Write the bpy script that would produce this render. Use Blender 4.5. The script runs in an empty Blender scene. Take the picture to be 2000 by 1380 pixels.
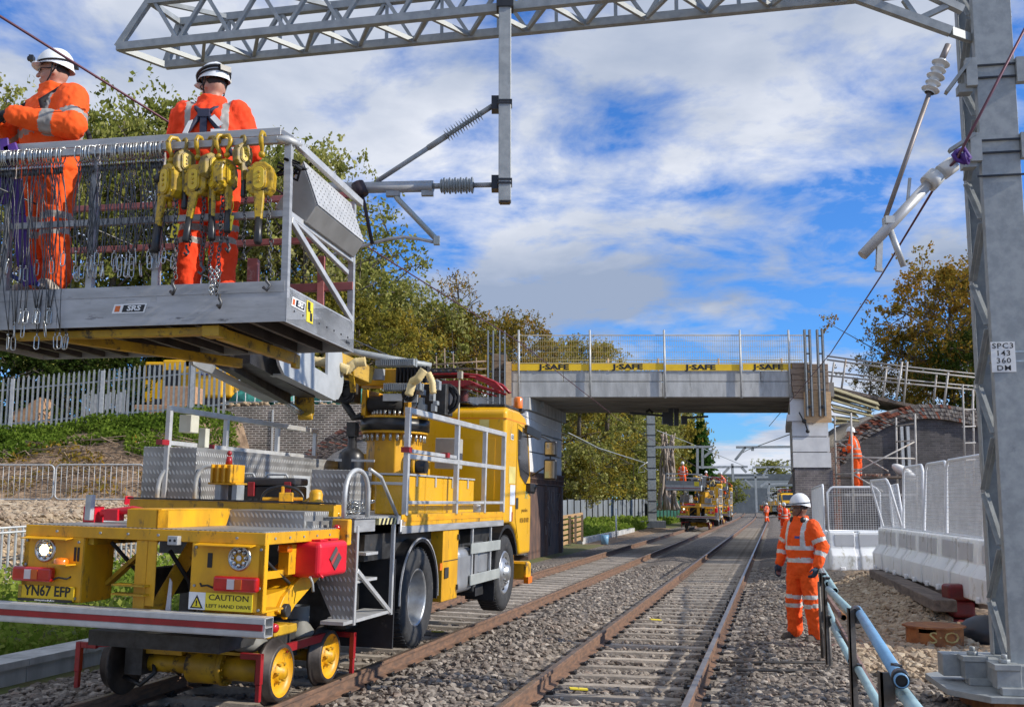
import bpy, bmesh, math, random
import numpy as np
from mathutils import Vector, Matrix, noise
random.seed(7); rng = np.random.default_rng(7)
R = math.radians
scn = bpy.context.scene; COL = scn.collection

# ------------------------------------------------------------ camera
F, CX, CY, H = 2000., 1000., 732., 1.69          # pixels of the 2000 x 1380 frame; eye height above the rail tops
TP = math.atan(250/2000.); cp, sp = math.cos(TP), math.sin(TP)
cam = bpy.data.cameras.new('camera'); cam.sensor_width = 36; cam.lens = 36; cam.shift_y = (CY-690)/2000
cam.clip_start = .1; cam.clip_end = 3000
co = bpy.data.objects.new('camera', cam); COL.objects.link(co)
co.location = (0, 0, H); co.rotation_euler = (R(90)+TP, 0, 0); scn.camera = co

# ------------------------------------------------------------ world and sun
SUNV = Vector((.84, -.20, .50)).normalized()
w = bpy.data.worlds.new('World'); scn.world = w; w.use_nodes = True
nt = w.node_tree; nt.nodes.clear(); N = nt.nodes.new; L = nt.links.new
out = N('ShaderNodeOutputWorld'); bg = N('ShaderNodeBackground'); bgc = N('ShaderNodeBackground'); mx = N('ShaderNodeMixShader')
sky = N('ShaderNodeTexSky'); sky.sky_type = 'NISHITA'; sky.sun_disc = False
sky.sun_elevation = math.asin(SUNV.z); sky.sun_rotation = math.atan2(SUNV.x, SUNV.y); sky.ozone_density = 3.0; sky.dust_density = .4; sky.air_density = 1.0
tint = N('ShaderNodeMix'); tint.data_type = 'RGBA'; tint.blend_type = 'MULTIPLY'; tint.inputs[0].default_value = 1
tint.inputs[7].default_value = (.30, .61, 1.04, 1); L(sky.outputs[0], tint.inputs[6])
L(tint.outputs[2], bg.inputs[0]); bg.inputs[1].default_value = .15
tc = N('ShaderNodeTexCoord'); sx = N('ShaderNodeSeparateXYZ'); L(tc.outputs['Generated'], sx.inputs[0])
def wm(op, a, b=None, c=None):
    n = N('ShaderNodeMath'); n.operation = op
    for i, v in enumerate((a, b, c)):
        if v is None: continue
        if isinstance(v, (int, float)): n.inputs[i].default_value = v
        else: L(v, n.inputs[i])
    return n.outputs[0]
den = wm('ADD', wm('MAXIMUM', sx.outputs[2], 0.0), .16)
cx_ = N('ShaderNodeCombineXYZ'); L(wm('DIVIDE', sx.outputs[0], den), cx_.inputs[0]); L(wm('DIVIDE', sx.outputs[1], den), cx_.inputs[1])
CLOUD_OFF = (1.8, 4.4, 0.0)
def wnoise(scale, off, rough=.6, det=8, dist=0.0):
    a = N('ShaderNodeVectorMath'); a.operation = 'ADD'; L(cx_.outputs[0], a.inputs[0]); a.inputs[1].default_value = off
    n = N('ShaderNodeTexNoise'); n.inputs['Scale'].default_value = scale; n.inputs['Detail'].default_value = det
    n.inputs['Roughness'].default_value = rough; n.inputs['Distortion'].default_value = dist
    L(a.outputs[0], n.inputs['Vector']); return n.outputs[0]
big = wnoise(.70, CLOUD_OFF, .55, 10, .25)
fine = wnoise(3.3, (1.0, 5.0, 2.0), .6, 9, .3)
dens = wm('ADD', wm('MULTIPLY', big, .73), wm('MULTIPLY', fine, .27))
# more open sky towards the middle height of the view, thicker cloud overhead
bias = wm('ADD', wm('ADD', wm('MULTIPLY', wm("SUBTRACT", sx.outputs[2], .20), .10), wm('MULTIPLY', sx.outputs[0], -.07)), wm('MULTIPLY', wm('MAXIMUM', wm('SUBTRACT', .13, sx.outputs[2]), 0.0), 1.3))
dens = wm('ADD', dens, bias)
ta_ = wm('DIVIDE', wm('SUBTRACT', sx.outputs[2], .215), .075); tb_ = wm('DIVIDE', wm('SUBTRACT', sx.outputs[0], .09), .24)
bank = wm('MULTIPLY', wm('MAXIMUM', wm('SUBTRACT', 1.0, wm('MULTIPLY', ta_, ta_)), 0.0), wm('MAXIMUM', wm('SUBTRACT', 1.0, wm('MULTIPLY', tb_, tb_)), 0.0))   # the grey cloud bank low over the bridge
dens = wm('ADD', dens, wm('MULTIPLY', bank, .112))
cr = N('ShaderNodeValToRGB'); cr.color_ramp.elements[0].position = .485; cr.color_ramp.elements[1].position = .555
L(dens, cr.inputs[0])
shade = N('ShaderNodeValToRGB')
sh_in = wm('ADD', wm('ADD', wm('MULTIPLY', wnoise(1.2, (6.0, 2.5, 1.0), .55, 7, .3), .75), wm('MULTIPLY', big, .35)), wm('MULTIPLY', bank, .20))
L(sh_in, shade.inputs[0])
e = shade.color_ramp.elements; e[0].position = .40; e[0].color = (.98, 1.0, 1.06, 1); e[1].position = .66; e[1].color = (.34, .42, .58, 1)
L(shade.outputs[0], bgc.inputs[0]); bgc.inputs[1].default_value = .84
L(cr.outputs[0], mx.inputs[0]); L(bg.outputs[0], mx.inputs[1]); L(bgc.outputs[0], mx.inputs[2]); L(mx.outputs[0], out.inputs[0])
w.cycles.sampling_method = 'MANUAL'; w.cycles.sample_map_resolution = 512
sl = bpy.data.lights.new('sun', 'SUN'); sl.energy = 4.0; sl.angle = R(.5); sl.color = (1, .93, .82)
so = bpy.data.objects.new('sun', sl); COL.objects.link(so); so.rotation_euler = SUNV.to_track_quat('Z', 'Y').to_euler(); so.location = (20, -20, 40)
scn.view_settings.view_transform = 'Standard'; scn.view_settings.look = 'None'; scn.view_settings.exposure = .28; scn.view_settings.gamma = 1
scn.cycles.max_bounces = 6; scn.cycles.diffuse_bounces = 3; scn.cycles.glossy_bounces = 3; scn.cycles.transparent_max_bounces = 12; scn.cycles.transmission_bounces = 4

# ------------------------------------------------------------ where things are
_a = ((1515-CX)/F, cp-(CY-982)/F*sp); _n = math.hypot(*_a); TX, TY = _a[0]/_n, _a[1]/_n   # direction of the tracks
TYAW = -math.atan2(TX, TY)
def ray(u, v):
    x = (u-CX)/F; y = (CY-v)/F
    return x, cp-y*sp, y*cp+sp
def at(u, v, Y):
    a = ray(u, v); k = Y/a[1]; return Vector((a[0]*k, Y, H+a[2]*k))
def atz(u, v, z=0.):
    a = ray(u, v); k = (z-H)/a[2]; return Vector((a[0]*k, a[1]*k, z))
def T(q, s, z=0.): return Vector((q*TY+s*TX, -q*TX+s*TY, z))      # track frame: q to the right, s along
def w2t(p): return (p[0]*TY-p[1]*TX, p[0]*TX+p[1]*TY)
QL, QR = -4.93, -1.545                                            # centre lines of the two tracks

# ------------------------------------------------------------ materials
MATS = {}
def mat(name, c1, c2=None, rough=.6, metal=0., scale=4., bump=0., bscale=60., rng_=(.38, .62), detail=6., spots=None, coat=0., stretch=None, emit=None, alpha=None, trans=None):
    if name in MATS: return MATS[name]
    m = bpy.data.materials.new(name); m.use_nodes = True; t = m.node_tree; b = t.nodes['Principled BSDF']
    if c2 is None: c2 = tuple(x*.80 for x in c1)
    tc = t.nodes.new('ShaderNodeTexCoord'); src = tc.outputs['Object']
    if stretch:
        mp = t.nodes.new('ShaderNodeMapping'); mp.inputs['Scale'].default_value = stretch; t.links.new(src, mp.inputs[0]); src2 = mp.outputs[0]
    else: src2 = src
    n = t.nodes.new('ShaderNodeTexNoise'); n.inputs['Scale'].default_value = scale; n.inputs['Detail'].default_value = detail; n.inputs['Roughness'].default_value = .62
    t.links.new(src2, n.inputs['Vector'])
    r = t.nodes.new('ShaderNodeValToRGB'); r.color_ramp.elements[0].position = rng_[0]; r.color_ramp.elements[1].position = rng_[1]
    r.color_ramp.elements[0].color = (*c2, 1); r.color_ramp.elements[1].color = (*c1, 1); t.links.new(n.outputs[0], r.inputs[0])
    col = r.outputs[0]
    if spots:      # (colour, scale, threshold): dirt or rust patches
        n2 = t.nodes.new('ShaderNodeTexNoise'); n2.inputs['Scale'].default_value = spots[1]; n2.inputs['Detail'].default_value = 8; n2.inputs['Roughness'].default_value = .7
        t.links.new(src2, n2.inputs['Vector'])
        r2 = t.nodes.new('ShaderNodeValToRGB'); r2.color_ramp.elements[0].position = spots[2]; r2.color_ramp.elements[1].position = spots[2]+.10; t.links.new(n2.outputs[0], r2.inputs[0])
        mm = t.nodes.new('ShaderNodeMix'); mm.data_type = 'RGBA'; mm.inputs[7].default_value = (*spots[0], 1); t.links.new(r2.outputs[0], mm.inputs[0]); t.links.new(col, mm.inputs[6]); col = mm.outputs[2]
    t.links.new(col, b.inputs['Base Color'])
    b.inputs['Metallic'].default_value = metal; b.inputs['Coat Weight'].default_value = coat; b.inputs['Coat Roughness'].default_value = .15
    rr = t.nodes.new('ShaderNodeMapRange'); rr.inputs[3].default_value = max(.04, rough-.10); rr.inputs[4].default_value = min(1, rough+.12); t.links.new(n.outputs[0], rr.inputs[0]); t.links.new(rr.outputs[0], b.inputs['Roughness'])
    if bump:
        nb = t.nodes.new('ShaderNodeTexNoise'); nb.inputs['Scale'].default_value = bscale; nb.inputs['Detail'].default_value = 5; t.links.new(src, nb.inputs['Vector'])
        bp = t.nodes.new('ShaderNodeBump'); bp.inputs['Strength'].default_value = 1; bp.inputs['Distance'].default_value = bump; t.links.new(nb.outputs[0], bp.inputs['Height']); t.links.new(bp.outputs[0], b.inputs['Normal'])
    if emit: b.inputs['Emission Color'].default_value = (*emit[0], 1); b.inputs['Emission Strength'].default_value = emit[1]
    if alpha is not None: b.inputs['Alpha'].default_value = alpha
    if trans is not None: b.inputs['Transmission Weight'].default_value = trans
    MATS[name] = m; return m
dirt = (.09, .065, .035)
YEL = mat('yellow_paint', (.80, .41, .006), (.60, .30, .012), .44, scale=2.6, spots=(dirt, 4.5, .575), stretch=(1.5, 1.5, .7), bump=.0008, bscale=40)
YELD = mat('grubby_yellow_paint', (.58, .34, .012), (.40, .23, .012), .5, scale=5, spots=((.05, .035, .02), 7., .54))
YELC = mat('cab_yellow_paint', (.86, .465, .004), (.76, .395, .006), .28, scale=1.6, coat=.3, spots=((.45, .27, .05), 3., .60), stretch=(1, 1, .45))
ALU = mat('dull_aluminium', (.46, .46, .455), (.34, .34, .335), .5, .35, scale=3., stretch=(1, 1, 6), spots=((.10, .09, .08), 3.5, .66))
ALUL = mat('clean_aluminium', (.58, .58, .57), (.48, .48, .47), .45, .35, scale=6., spots=((.16, .15, .14), 6, .68))
GALV = mat('galvanised_steel', (.355, .375, .375), (.265, .285, .29), .55, .25, scale=9., spots=((.16, .17, .18), 4., .66), bump=.0006, bscale=80)
GALVL = mat('bright_galvanised_steel', (.52, .53, .52), (.40, .41, .41), .5, .3, scale=9.)
BLK = mat('black_rubber', (.022, .022, .024), (.012, .012, .013), .75, scale=8, spots=((.07, .065, .06), 6, .62))
TYRE = mat('tyre_rubber', (.040, .040, .040), (.025, .025, .026), .85, scale=14, spots=((.12, .105, .085), 7, .60), bump=.002, bscale=60)
BLKP = mat('black_plastic', (.02, .02, .022), (.014, .014, .015), .35, scale=6)
DGREY = mat('dark_steel', (.07, .07, .07), (.035, .033, .03), .5, .4, scale=8, spots=((.10, .06, .03), 8, .60))
RED = mat('red_paint', (.36, .012, .018), (.26, .01, .014), .38, scale=6, coat=.1)
REDP = mat('red_plastic', (.72, .012, .03), (.62, .01, .026), .35, scale=6, spots=((.25, .03, .03), 9, .70))
ORP = mat('amber_lens', (.9, .22, .01), (.8, .18, .01), .2, scale=10, coat=.5)
REDL = mat('red_lens', (.55, .008, .012), (.4, .006, .01), .15, scale=10, coat=.6)
WHP = mat('white_plastic', (.80, .81, .82), (.70, .72, .74), .35, scale=5)
WHM = mat('white_label', (.82, .82, .80), (.76, .76, .74), .5, scale=9)
BLKM = mat('black_ink_and_hole_shade', (.012, .012, .014), None, .5)
ORM = mat('orange_ink', (.75, .16, .03), None, .5)
YELM = mat('yellow_label', (.82, .66, .03), (.78, .62, .03), .45, scale=9)
PLATE = mat('number_plate_yellow', (.72, .46, .01), (.62, .40, .01), .4, scale=9, spots=(dirt, 9, .68))
BLUM = mat('blue_ink', (.04, .08, .30), None, .5)
GLASS = mat('dark_glass', (.03, .035, .04), (.02, .022, .025), .05, scale=2, coat=1.)
CREAM = mat('cream_hose_sleeve', (.72, .58, .30), (.62, .46, .18), .6, scale=4)
RUSTR = mat('rail_rust', (.225, .125, .075), (.12, .075, .052), .8, scale=6, bump=.002, bscale=90, stretch=(1, 1, 4), spots=((.09, .06, .045), 5, .60))
RAILT = mat('worn_rail_top', (.30, .22, .17), (.20, .14, .10), .35, .6, scale=5)
RAILS = mat('polished_rail_top', (.36, .33, .31), (.24, .20, .18), .34, .6, scale=5)
RUST = mat('bright_rust', (.36, .15, .05), (.20, .075, .03), .85, scale=7, bump=.002, spots=((.09, .04, .02), 5, .58))
SLEEP = mat('sleeper_concrete', (.46, .40, .33), (.31, .265, .215), .9, scale=7, bump=.004, bscale=50, spots=((.10, .075, .05), 5, .60))
CONC = mat('pale_concrete', (.50, .50, .485), (.34, .34, .33), .85, scale=1.6, bump=.003, bscale=25, spots=((.24, .235, .22), 1.5, .57), stretch=(2.2, 2.2, .5))
CONCW = mat('new_white_concrete', (.72, .72, .71), (.60, .60, .60), .8, scale=2, spots=((.42, .42, .43), 2.0, .66))
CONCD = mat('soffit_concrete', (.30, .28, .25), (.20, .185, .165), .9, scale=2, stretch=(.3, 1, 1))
WOOD = mat('weathered_timber', (.34, .25, .18), (.20, .14, .10), .85, scale=5, stretch=(.6, 8, 8), bump=.002, bscale=30)
WOODN = mat('new_plywood', (.60, .40, .22), (.46, .29, .15), .75, scale=4, stretch=(1, 1, 5))
WOODG = mat('greenish_treated_planks', (.34, .30, .17), (.20, .175, .10), .8, scale=4, stretch=(1, 6, 1))
WOODD = mat('old_grey_brown_timber', (.20, .155, .125), (.10, .078, .065), .9, scale=4, stretch=(3, .5, 3), bump=.003, bscale=30)
STEELB = mat('rust_brown_plate', (.19, .11, .08), (.085, .058, .05), .75, .2, scale=2.2, stretch=(2, 2, .6), bump=.002, spots=((.19, .085, .05), 2.5, .60))
EARTH = mat('bare_earth', (.33, .225, .14), (.14, .09, .055), .95, scale=3.5, bump=.08, bscale=9)
TANST = mat('tan_rubble', (.42, .31, .19), (.25, .17, .10), .95, scale=9, bump=.02, bscale=25)
HIVIS = mat('orange_hi_vis_cloth', (.92, .105, .006), (.86, .092, .006), .85, scale=3, bump=.006, bscale=22, spots=((.50, .07, .012), 2.5, .68))
HIVISR = mat('red_orange_hi_vis_cloth', (.96, .062, .006), (.88, .054, .006), .85, scale=3, bump=.006, bscale=22)
REFL = mat('silver_reflective_tape', (.62, .62, .60), (.50, .50, .48), .45, scale=12)
REFLD = mat('grubby_reflective_tape', (.36, .34, .31), (.26, .245, .23), .5, scale=12)
SKIN = mat('skin', (.50, .27, .19), (.42, .21, .14), .55, scale=12)
SKIND = mat('darker_skin', (.26, .13, .085), (.19, .095, .06), .55, scale=12)
NAVY = mat('navy_webbing', (.03, .035, .07), None, .7)
BLKC = mat('black_cloth', (.018, .018, .022), (.01, .01, .012), .85, scale=9)
GLOVE = mat('dark_work_glove', (.035, .04, .05), (.02, .022, .026), .8, scale=9)
GLOVEB = mat('blue_work_glove', (.03, .07, .12), (.015, .03, .05), .7, scale=9)
BOOT = mat('dusty_work_boot', (.13, .105, .085), (.06, .05, .042), .85, scale=9)
BOOTG = mat('pale_muddy_boot', (.42, .38, .32), (.26, .22, .18), .85, scale=9)
HAIR = mat('dark_hair', (.03, .02, .015), None, .7)
PURP = mat('purple_webbing', (.10, .03, .26), (.06, .02, .18), .6, scale=7)
PIPEB = mat('blue_painted_pipe', (.20, .40, .62), (.16, .33, .52), .4, scale=5, spots=((.10, .12, .14), 6, .68))
PIPEG = mat('pale_green_blue_pipe', (.36, .52, .54), (.28, .42, .46), .45, scale=5, spots=((.16, .17, .16), 6, .66))
POSTB = mat('brown_grey_post', (.17, .155, .14), (.10, .09, .08), .55, .4, scale=8, spots=((.14, .08, .05), 7, .6))
BARR = mat('milky_barrier_plastic', (.86, .87, .85), (.74, .76, .76), .45, scale=1.2, spots=((.46, .44, .36), 3.0, .57), stretch=(1, 1, .6))
BARR.node_tree.nodes['Principled BSDF'].inputs['Subsurface Weight'].default_value = .7; BARR.node_tree.nodes['Principled BSDF'].inputs['Subsurface Radius'].default_value = (.35, .35, .33); BARR.node_tree.nodes['Principled BSDF'].inputs['Subsurface Scale'].default_value = .6
TUBE = mat('scaffold_tube', (.44, .42, .39), (.32, .30, .28), .6, .15, scale=3, spots=((.20, .12, .07), 2.5, .58))
GREENT = mat('green_tarpaulin', (.03, .24, .19), (.015, .13, .10), .55, scale=5, bump=.02, bscale=9)
GREENF = mat('green_fence_paint', (.015, .10, .055), (.008, .06, .035), .6, scale=3)
CREAMB = mat('cream_junction_box', (.60, .58, .47), (.52, .50, .40), .5, scale=8)
INSUL = mat('grey_insulator', (.40, .43, .43), (.30, .33, .33), .35, scale=8)
INSW = mat('white_porcelain', (.62, .62, .60), (.5, .5, .48), .2, scale=8, coat=.5)
WIRE = mat('wire_grey', (.10, .09, .09), None, .5, .5)
WIREM = mat('maroon_wire', (.14, .06, .08), None, .5, .5)
PINK = mat('faded_red_paint', (.40, .13, .12), (.30, .10, .09), .6, scale=4, spots=((.45, .32, .30), 5, .6))
ROPE = mat('steel_wire_rope', (.14, .14, .14), (.08, .08, .08), .45, .7, scale=20)
CHROME = mat('zinc_plated_steel', (.55, .55, .52), (.40, .40, .38), .28, .9, scale=20)
BRASSY = mat('worn_yellow_enamel', (.60, .38, .010), (.34, .21, .012), .35, scale=16, spots=((.05, .04, .02), 18, .54))
HAZEW = mat('far_mast_grey', (.42, .44, .45), (.34, .36, .37), .6, .2, scale=3)
FARBR = mat('far_bridge_grey', (.13, .15, .165), (.09, .105, .12), .8, scale=1.)
LIGHTR = mat('lamp_reflector', (.75, .76, .74), (.22, .23, .23), .18, .8, scale=60, rng_=(.45, .55))
LAMPON = mat('lit_lamp_core', (1, .95, .7), None, .3, emit=((1, .86, .5), 3.5))
CARD = mat('tan_brick_stack', (.50, .30, .17), (.38, .22, .12), .9, scale=6)

def checker_plate():
    m = bpy.data.materials.new('tread_plate'); m.use_nodes = True; t = m.node_tree; b = t.nodes['Principled BSDF']; nn = t.nodes.new; ln = t.links.new
    tc = nn('ShaderNodeTexCoord'); k = 2*math.pi/.085; outs = []
    for vec in ((k, k, k), (k, -k, 0)):
        d = nn('ShaderNodeVectorMath'); d.operation = 'DOT_PRODUCT'; d.inputs[1].default_value = vec; ln(tc.outputs['Object'], d.inputs[0]); s_ = nn('ShaderNodeMath'); s_.operation = 'SINE'; ln(d.outputs['Value'], s_.inputs[0]); outs.append(s_.outputs[0])
    mu = nn('ShaderNodeMath'); mu.operation = 'MULTIPLY'; ln(outs[0], mu.inputs[0]); ln(outs[1], mu.inputs[1])
    mr = nn('ShaderNodeMapRange'); mr.interpolation_type = 'SMOOTHSTEP'; mr.inputs[1].default_value = .25; mr.inputs[2].default_value = .65; ln(mu.outputs[0], mr.inputs[0])
    bp = nn('ShaderNodeBump'); bp.inputs['Distance'].default_value = .004; ln(mr.outputs[0], bp.inputs['Height']); ln(bp.outputs[0], b.inputs['Normal'])
    n = nn('ShaderNodeTexNoise'); n.inputs['Scale'].default_value = 3.; ln(tc.outputs['Object'], n.inputs[0])
    r = nn('ShaderNodeValToRGB'); r.color_ramp.elements[0].color = (.20, .195, .185, 1); r.color_ramp.elements[1].color = (.36, .355, .34, 1); r.color_ramp.elements[0].position = .35; r.color_ramp.elements[1].position = .65; ln(n.outputs[0], r.inputs[0])
    mx_ = nn('ShaderNodeMix'); mx_.data_type = 'RGBA'; mx_.inputs[7].default_value = (.55, .55, .53, 1); ln(mr.outputs[0], mx_.inputs[0]); ln(r.outputs[0], mx_.inputs[6]); ln(mx_.outputs[2], b.inputs['Base Color']); b.inputs['Metallic'].default_value = .4; b.inputs['Roughness'].default_value = .42
    return m
TREAD = checker_plate()

def brick_mat(name, c1, c2, mortar, plane='xz', bw=.225, bh=.075, msize=.010):
    m = bpy.data.materials.new(name); m.use_nodes = True; t = m.node_tree; b = t.nodes['Principled BSDF']
    tc = t.nodes.new('ShaderNodeTexCoord'); s = t.nodes.new('ShaderNodeSeparateXYZ'); c = t.nodes.new('ShaderNodeCombineXYZ'); t.links.new(tc.outputs['Object'], s.inputs[0])
    if plane == 'xyz':
        a = t.nodes.new('ShaderNodeMath'); a.operation = 'ADD'; t.links.new(s.outputs[0], a.inputs[0]); t.links.new(s.outputs[1], a.inputs[1]); t.links.new(a.outputs[0], c.inputs[0])
    else: t.links.new(s.outputs[0], c.inputs[0])
    t.links.new(s.outputs[2], c.inputs[1])
    br = t.nodes.new('ShaderNodeTexBrick'); t.links.new(c.outputs[0], br.inputs[0]); br.inputs['Scale'].default_value = 1; br.inputs['Brick Width'].default_value = bw; br.inputs['Row Height'].default_value = bh
    br.inputs['Mortar Size'].default_value = msize; br.inputs['Color1'].default_value = (*c1, 1); br.inputs['Color2'].default_value = (*c2, 1); br.inputs['Mortar'].default_value = (*mortar, 1); br.inputs['Bias'].default_value = 0
    n = t.nodes.new('ShaderNodeTexNoise'); n.inputs['Scale'].default_value = 1.6; n.inputs['Detail'].default_value = 8; t.links.new(tc.outputs['Object'], n.inputs[0])
    r = t.nodes.new('ShaderNodeValToRGB'); r.color_ramp.elements[0].position = .35; r.color_ramp.elements[1].position = .65; r.color_ramp.elements[0].color = (.62, .60, .58, 1); r.color_ramp.elements[1].color = (1.15, 1.1, 1.08, 1); t.links.new(n.outputs[0], r.inputs[0])
    mm = t.nodes.new('ShaderNodeMix'); mm.data_type = 'RGBA'; mm.blend_type = 'MULTIPLY'; mm.inputs[0].default_value = 1; t.links.new(br.outputs[0], mm.inputs[6]); t.links.new(r.outputs[0], mm.inputs[7])
    t.links.new(mm.outputs[2], b.inputs['Base Color']); b.inputs['Roughness'].default_value = .85
    bp = t.nodes.new('ShaderNodeBump'); bp.inputs['Distance'].default_value = .006; bp.invert = True; t.links.new(br.outputs[1], bp.inputs['Height']); t.links.new(bp.outputs[0], b.inputs['Normal'])
    return m
BRBLUE = brick_mat('blue_grey_engineering_brick', (.125, .115, .12), (.20, .185, .18), (.34, .32, .29))
BRDARK = brick_mat('sooty_infill_brick', (.065, .062, .068), (.11, .105, .11), (.13, .125, .12))
BRPIER = brick_mat('pier_engineering_brick', (.15, .14, .15), (.22, .20, .205), (.30, .28, .26), 'xyz')
BRLEFT = brick_mat('old_brown_wall_brick', (.10, .082, .07), (.20, .165, .14), (.50, .47, .41), msize=.014)
BRINF = brick_mat('grey_infill_brick', (.18, .18, .185), (.22, .22, .225), (.30, .30, .29))
BRRED = brick_mat('broken_red_brick', (.26, .085, .05), (.20, .15, .13), (.34, .28, .22), bw=.11)

def obj_random(m, lo, hi):      # each copy a little lighter or darker than its neighbours
    t = m.node_tree; b = t.nodes['Principled BSDF']; src = b.inputs['Base Color'].links[0].from_socket; oi = t.nodes.new('ShaderNodeObjectInfo'); mr = t.nodes.new('ShaderNodeMapRange'); mr.inputs[3].default_value = lo; mr.inputs[4].default_value = hi
    t.links.new(oi.outputs['Random'], mr.inputs[0]); mx_ = t.nodes.new('ShaderNodeMix'); mx_.data_type = 'RGBA'; mx_.blend_type = 'MULTIPLY'; mx_.inputs[0].default_value = 1; t.links.new(src, mx_.inputs[6]); t.links.new(mr.outputs[0], mx_.inputs[7]); t.links.new(mx_.outputs[2], b.inputs['Base Color'])
obj_random(SLEEP, .72, 1.15); obj_random(CONC, .9, 1.05); obj_random(TUBE, .75, 1.2)
# ------------------------------------------------------------ mesh builder
NOSPLIT = {'bars', 'uprights', 'pales', 'mesh_panel', 'mesh_screen', 'far_mesh_screen', 'chalk_scrawl', 'eyes', 'lenses', 'harness', 'harness_tabs', 'head_lamp', 'ear_defenders', 'faded_symbols', 'pictogram_marks', 'diamond_border', 'chin_strap', 'sheets', 'slats', 'arch_ring', 'stems', 'trunk', 'mesh_wires', 'bolt_holes', 'rubber_parts', 'helmet_lamp_pack', 'ribs', 'cover_plate', 'gear_case', 'cage_floor', 'web_bracing', 'lacing', 'platform_boards', 'rail_clips', 'load_chain'}
class MB:
    def __init__(s): s.v = []; s.f = []; s.m = []; s.s = []; s.M = Matrix.Identity(4)
    def _add(s, vs, fs, m=0, sm=False):
        b = len(s.v); M = s.M; s.v += [tuple(M @ Vector(p)) for p in vs]; s.f += [tuple(b+i for i in f) for f in fs]; s.m += [m]*len(fs); s.s += [sm]*len(fs)
        return s
    def box(s, x0, x1, y0, y1, z0, z1, m=0):
        vs = [(x, y, z) for z in (z0, z1) for y in (y0, y1) for x in (x0, x1)]
        return s._add(vs, [(0, 2, 3, 1), (4, 5, 7, 6), (0, 1, 5, 4), (2, 6, 7, 3), (0, 4, 6, 2), (1, 3, 7, 5)], m)
    def beam(s, p, q, w, h, m=0, up=(0, 0, 1)):
        p, q = Vector(p), Vector(q); d = (q-p); 
        if d.length < 1e-6: return s
        d.normalize(); u = Vector(up)
        if abs(d.dot(u)) > .98: u = Vector((0, 1, 0))
        a = d.cross(u).normalized(); b = a.cross(d).normalized(); vs = []
        for e_ in (p, q):
            for i, j in ((-1, -1), (1, -1), (1, 1), (-1, 1)): vs.append(e_+a*(i*w/2)+b*(j*h/2))
        return s._add(vs, [(0, 1, 2, 3), (7, 6, 5, 4), (0, 4, 5, 1), (1, 5, 6, 2), (2, 6, 7, 3), (3, 7, 4, 0)], m)
    def tube(s, pts, r, n=8, m=0, closed=False, caps=True, flat=None):
        pts = [Vector(p) for p in pts]; k = len(pts); rs = r if isinstance(r, (list, tuple)) else [r]*k
        vs = []; prev = None
        for i, p in enumerate(pts):
            if closed: d = pts[(i+1) % k]-pts[i-1]
            else: d = (pts[min(i+1, k-1)]-pts[max(i-1, 0)])
            if d.length < 1e-9: d = Vector((0, 0, 1))
            d.normalize()
            if prev is None:
                u = Vector((0, 0, 1)) if abs(d.z) < .9 else Vector((1, 0, 0)); a = d.cross(u).normalized()
            else: a = (prev-d*prev.dot(d)); a = a.normalized() if a.length > 1e-6 else d.orthogonal().normalized()
            prev = a; b = d.cross(a)
            for j in range(n):
                t = 2*math.pi*j/n; vs.append(p+(a*math.cos(t)+b*math.sin(t))*rs[i])
        fs = []
        for i in range(k if closed else k-1):
            i2 = (i+1) % k
            for j in range(n):
                j2 = (j+1) % n; fs.append((i*n+j, i*n+j2, i2*n+j2, i2*n+j))
        s._add(vs, fs, m, True)
        if caps and not closed:
            b0 = len(s.v)-len(vs); s.f.append(tuple(b0+j for j in range(n))[::-1]); s.m.append(m); s.s.append(False)
            s.f.append(tuple(b0+(k-1)*n+j for j in range(n))); s.m.append(m); s.s.append(False)
        return s
    def cyl(s, p, q, r, r2=None, n=16, m=0, caps=True): return s.tube([p, q], [r, r if r2 is None else r2], n, m, caps=caps)
    def pipe(s, p, q, ro, ri, n=18, m=0, m2=1):
        p, q = Vector(p), Vector(q); L_ = (q-p).length
        s.lathe([(0, 0), (ro, 0), (ro, L_), (ri, L_)], p, q-p, n, m); return s.lathe([(ri, L_-.001), (ri*.98, L_-.15), (0, L_-.15)], p, q-p, n, m2)  # bore lined in black: the shade inside the pipe is put into colour
    def lathe(s, prof, p, axis=(0, 0, 1), n=20, m=0):
        p, ax = Vector(p), Vector(axis).normalized(); a = ax.orthogonal().normalized(); b = ax.cross(a); vs = []
        for r, h in prof:
            for j in range(n):
                t = 2*math.pi*j/n; vs.append(p+ax*h+(a*math.cos(t)+b*math.sin(t))*max(r, 1e-4))
        fs = [(i*n+j, i*n+(j+1) % n, (i+1)*n+(j+1) % n, (i+1)*n+j) for i in range(len(prof)-1) for j in range(n)]
        return s._add(vs, fs, m, True)
    def sphere(s, c, r, n=12, m=0, k=8):
        c = Vector(c); r = r if isinstance(r, (tuple, list)) else (r, r, r)
        vs = [c+Vector((r[0]*math.sin(math.pi*i/k)*math.cos(2*math.pi*j/n), r[1]*math.sin(math.pi*i/k)*math.sin(2*math.pi*j/n), r[2]*math.cos(math.pi*i/k))) for i in range(k+1) for j in range(n)]
        fs = [(i*n+j, (i+1)*n+j, (i+1)*n+(j+1) % n, i*n+(j+1) % n) for i in range(k) for j in range(n)]
        return s._add(vs, fs, m, True)
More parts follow.
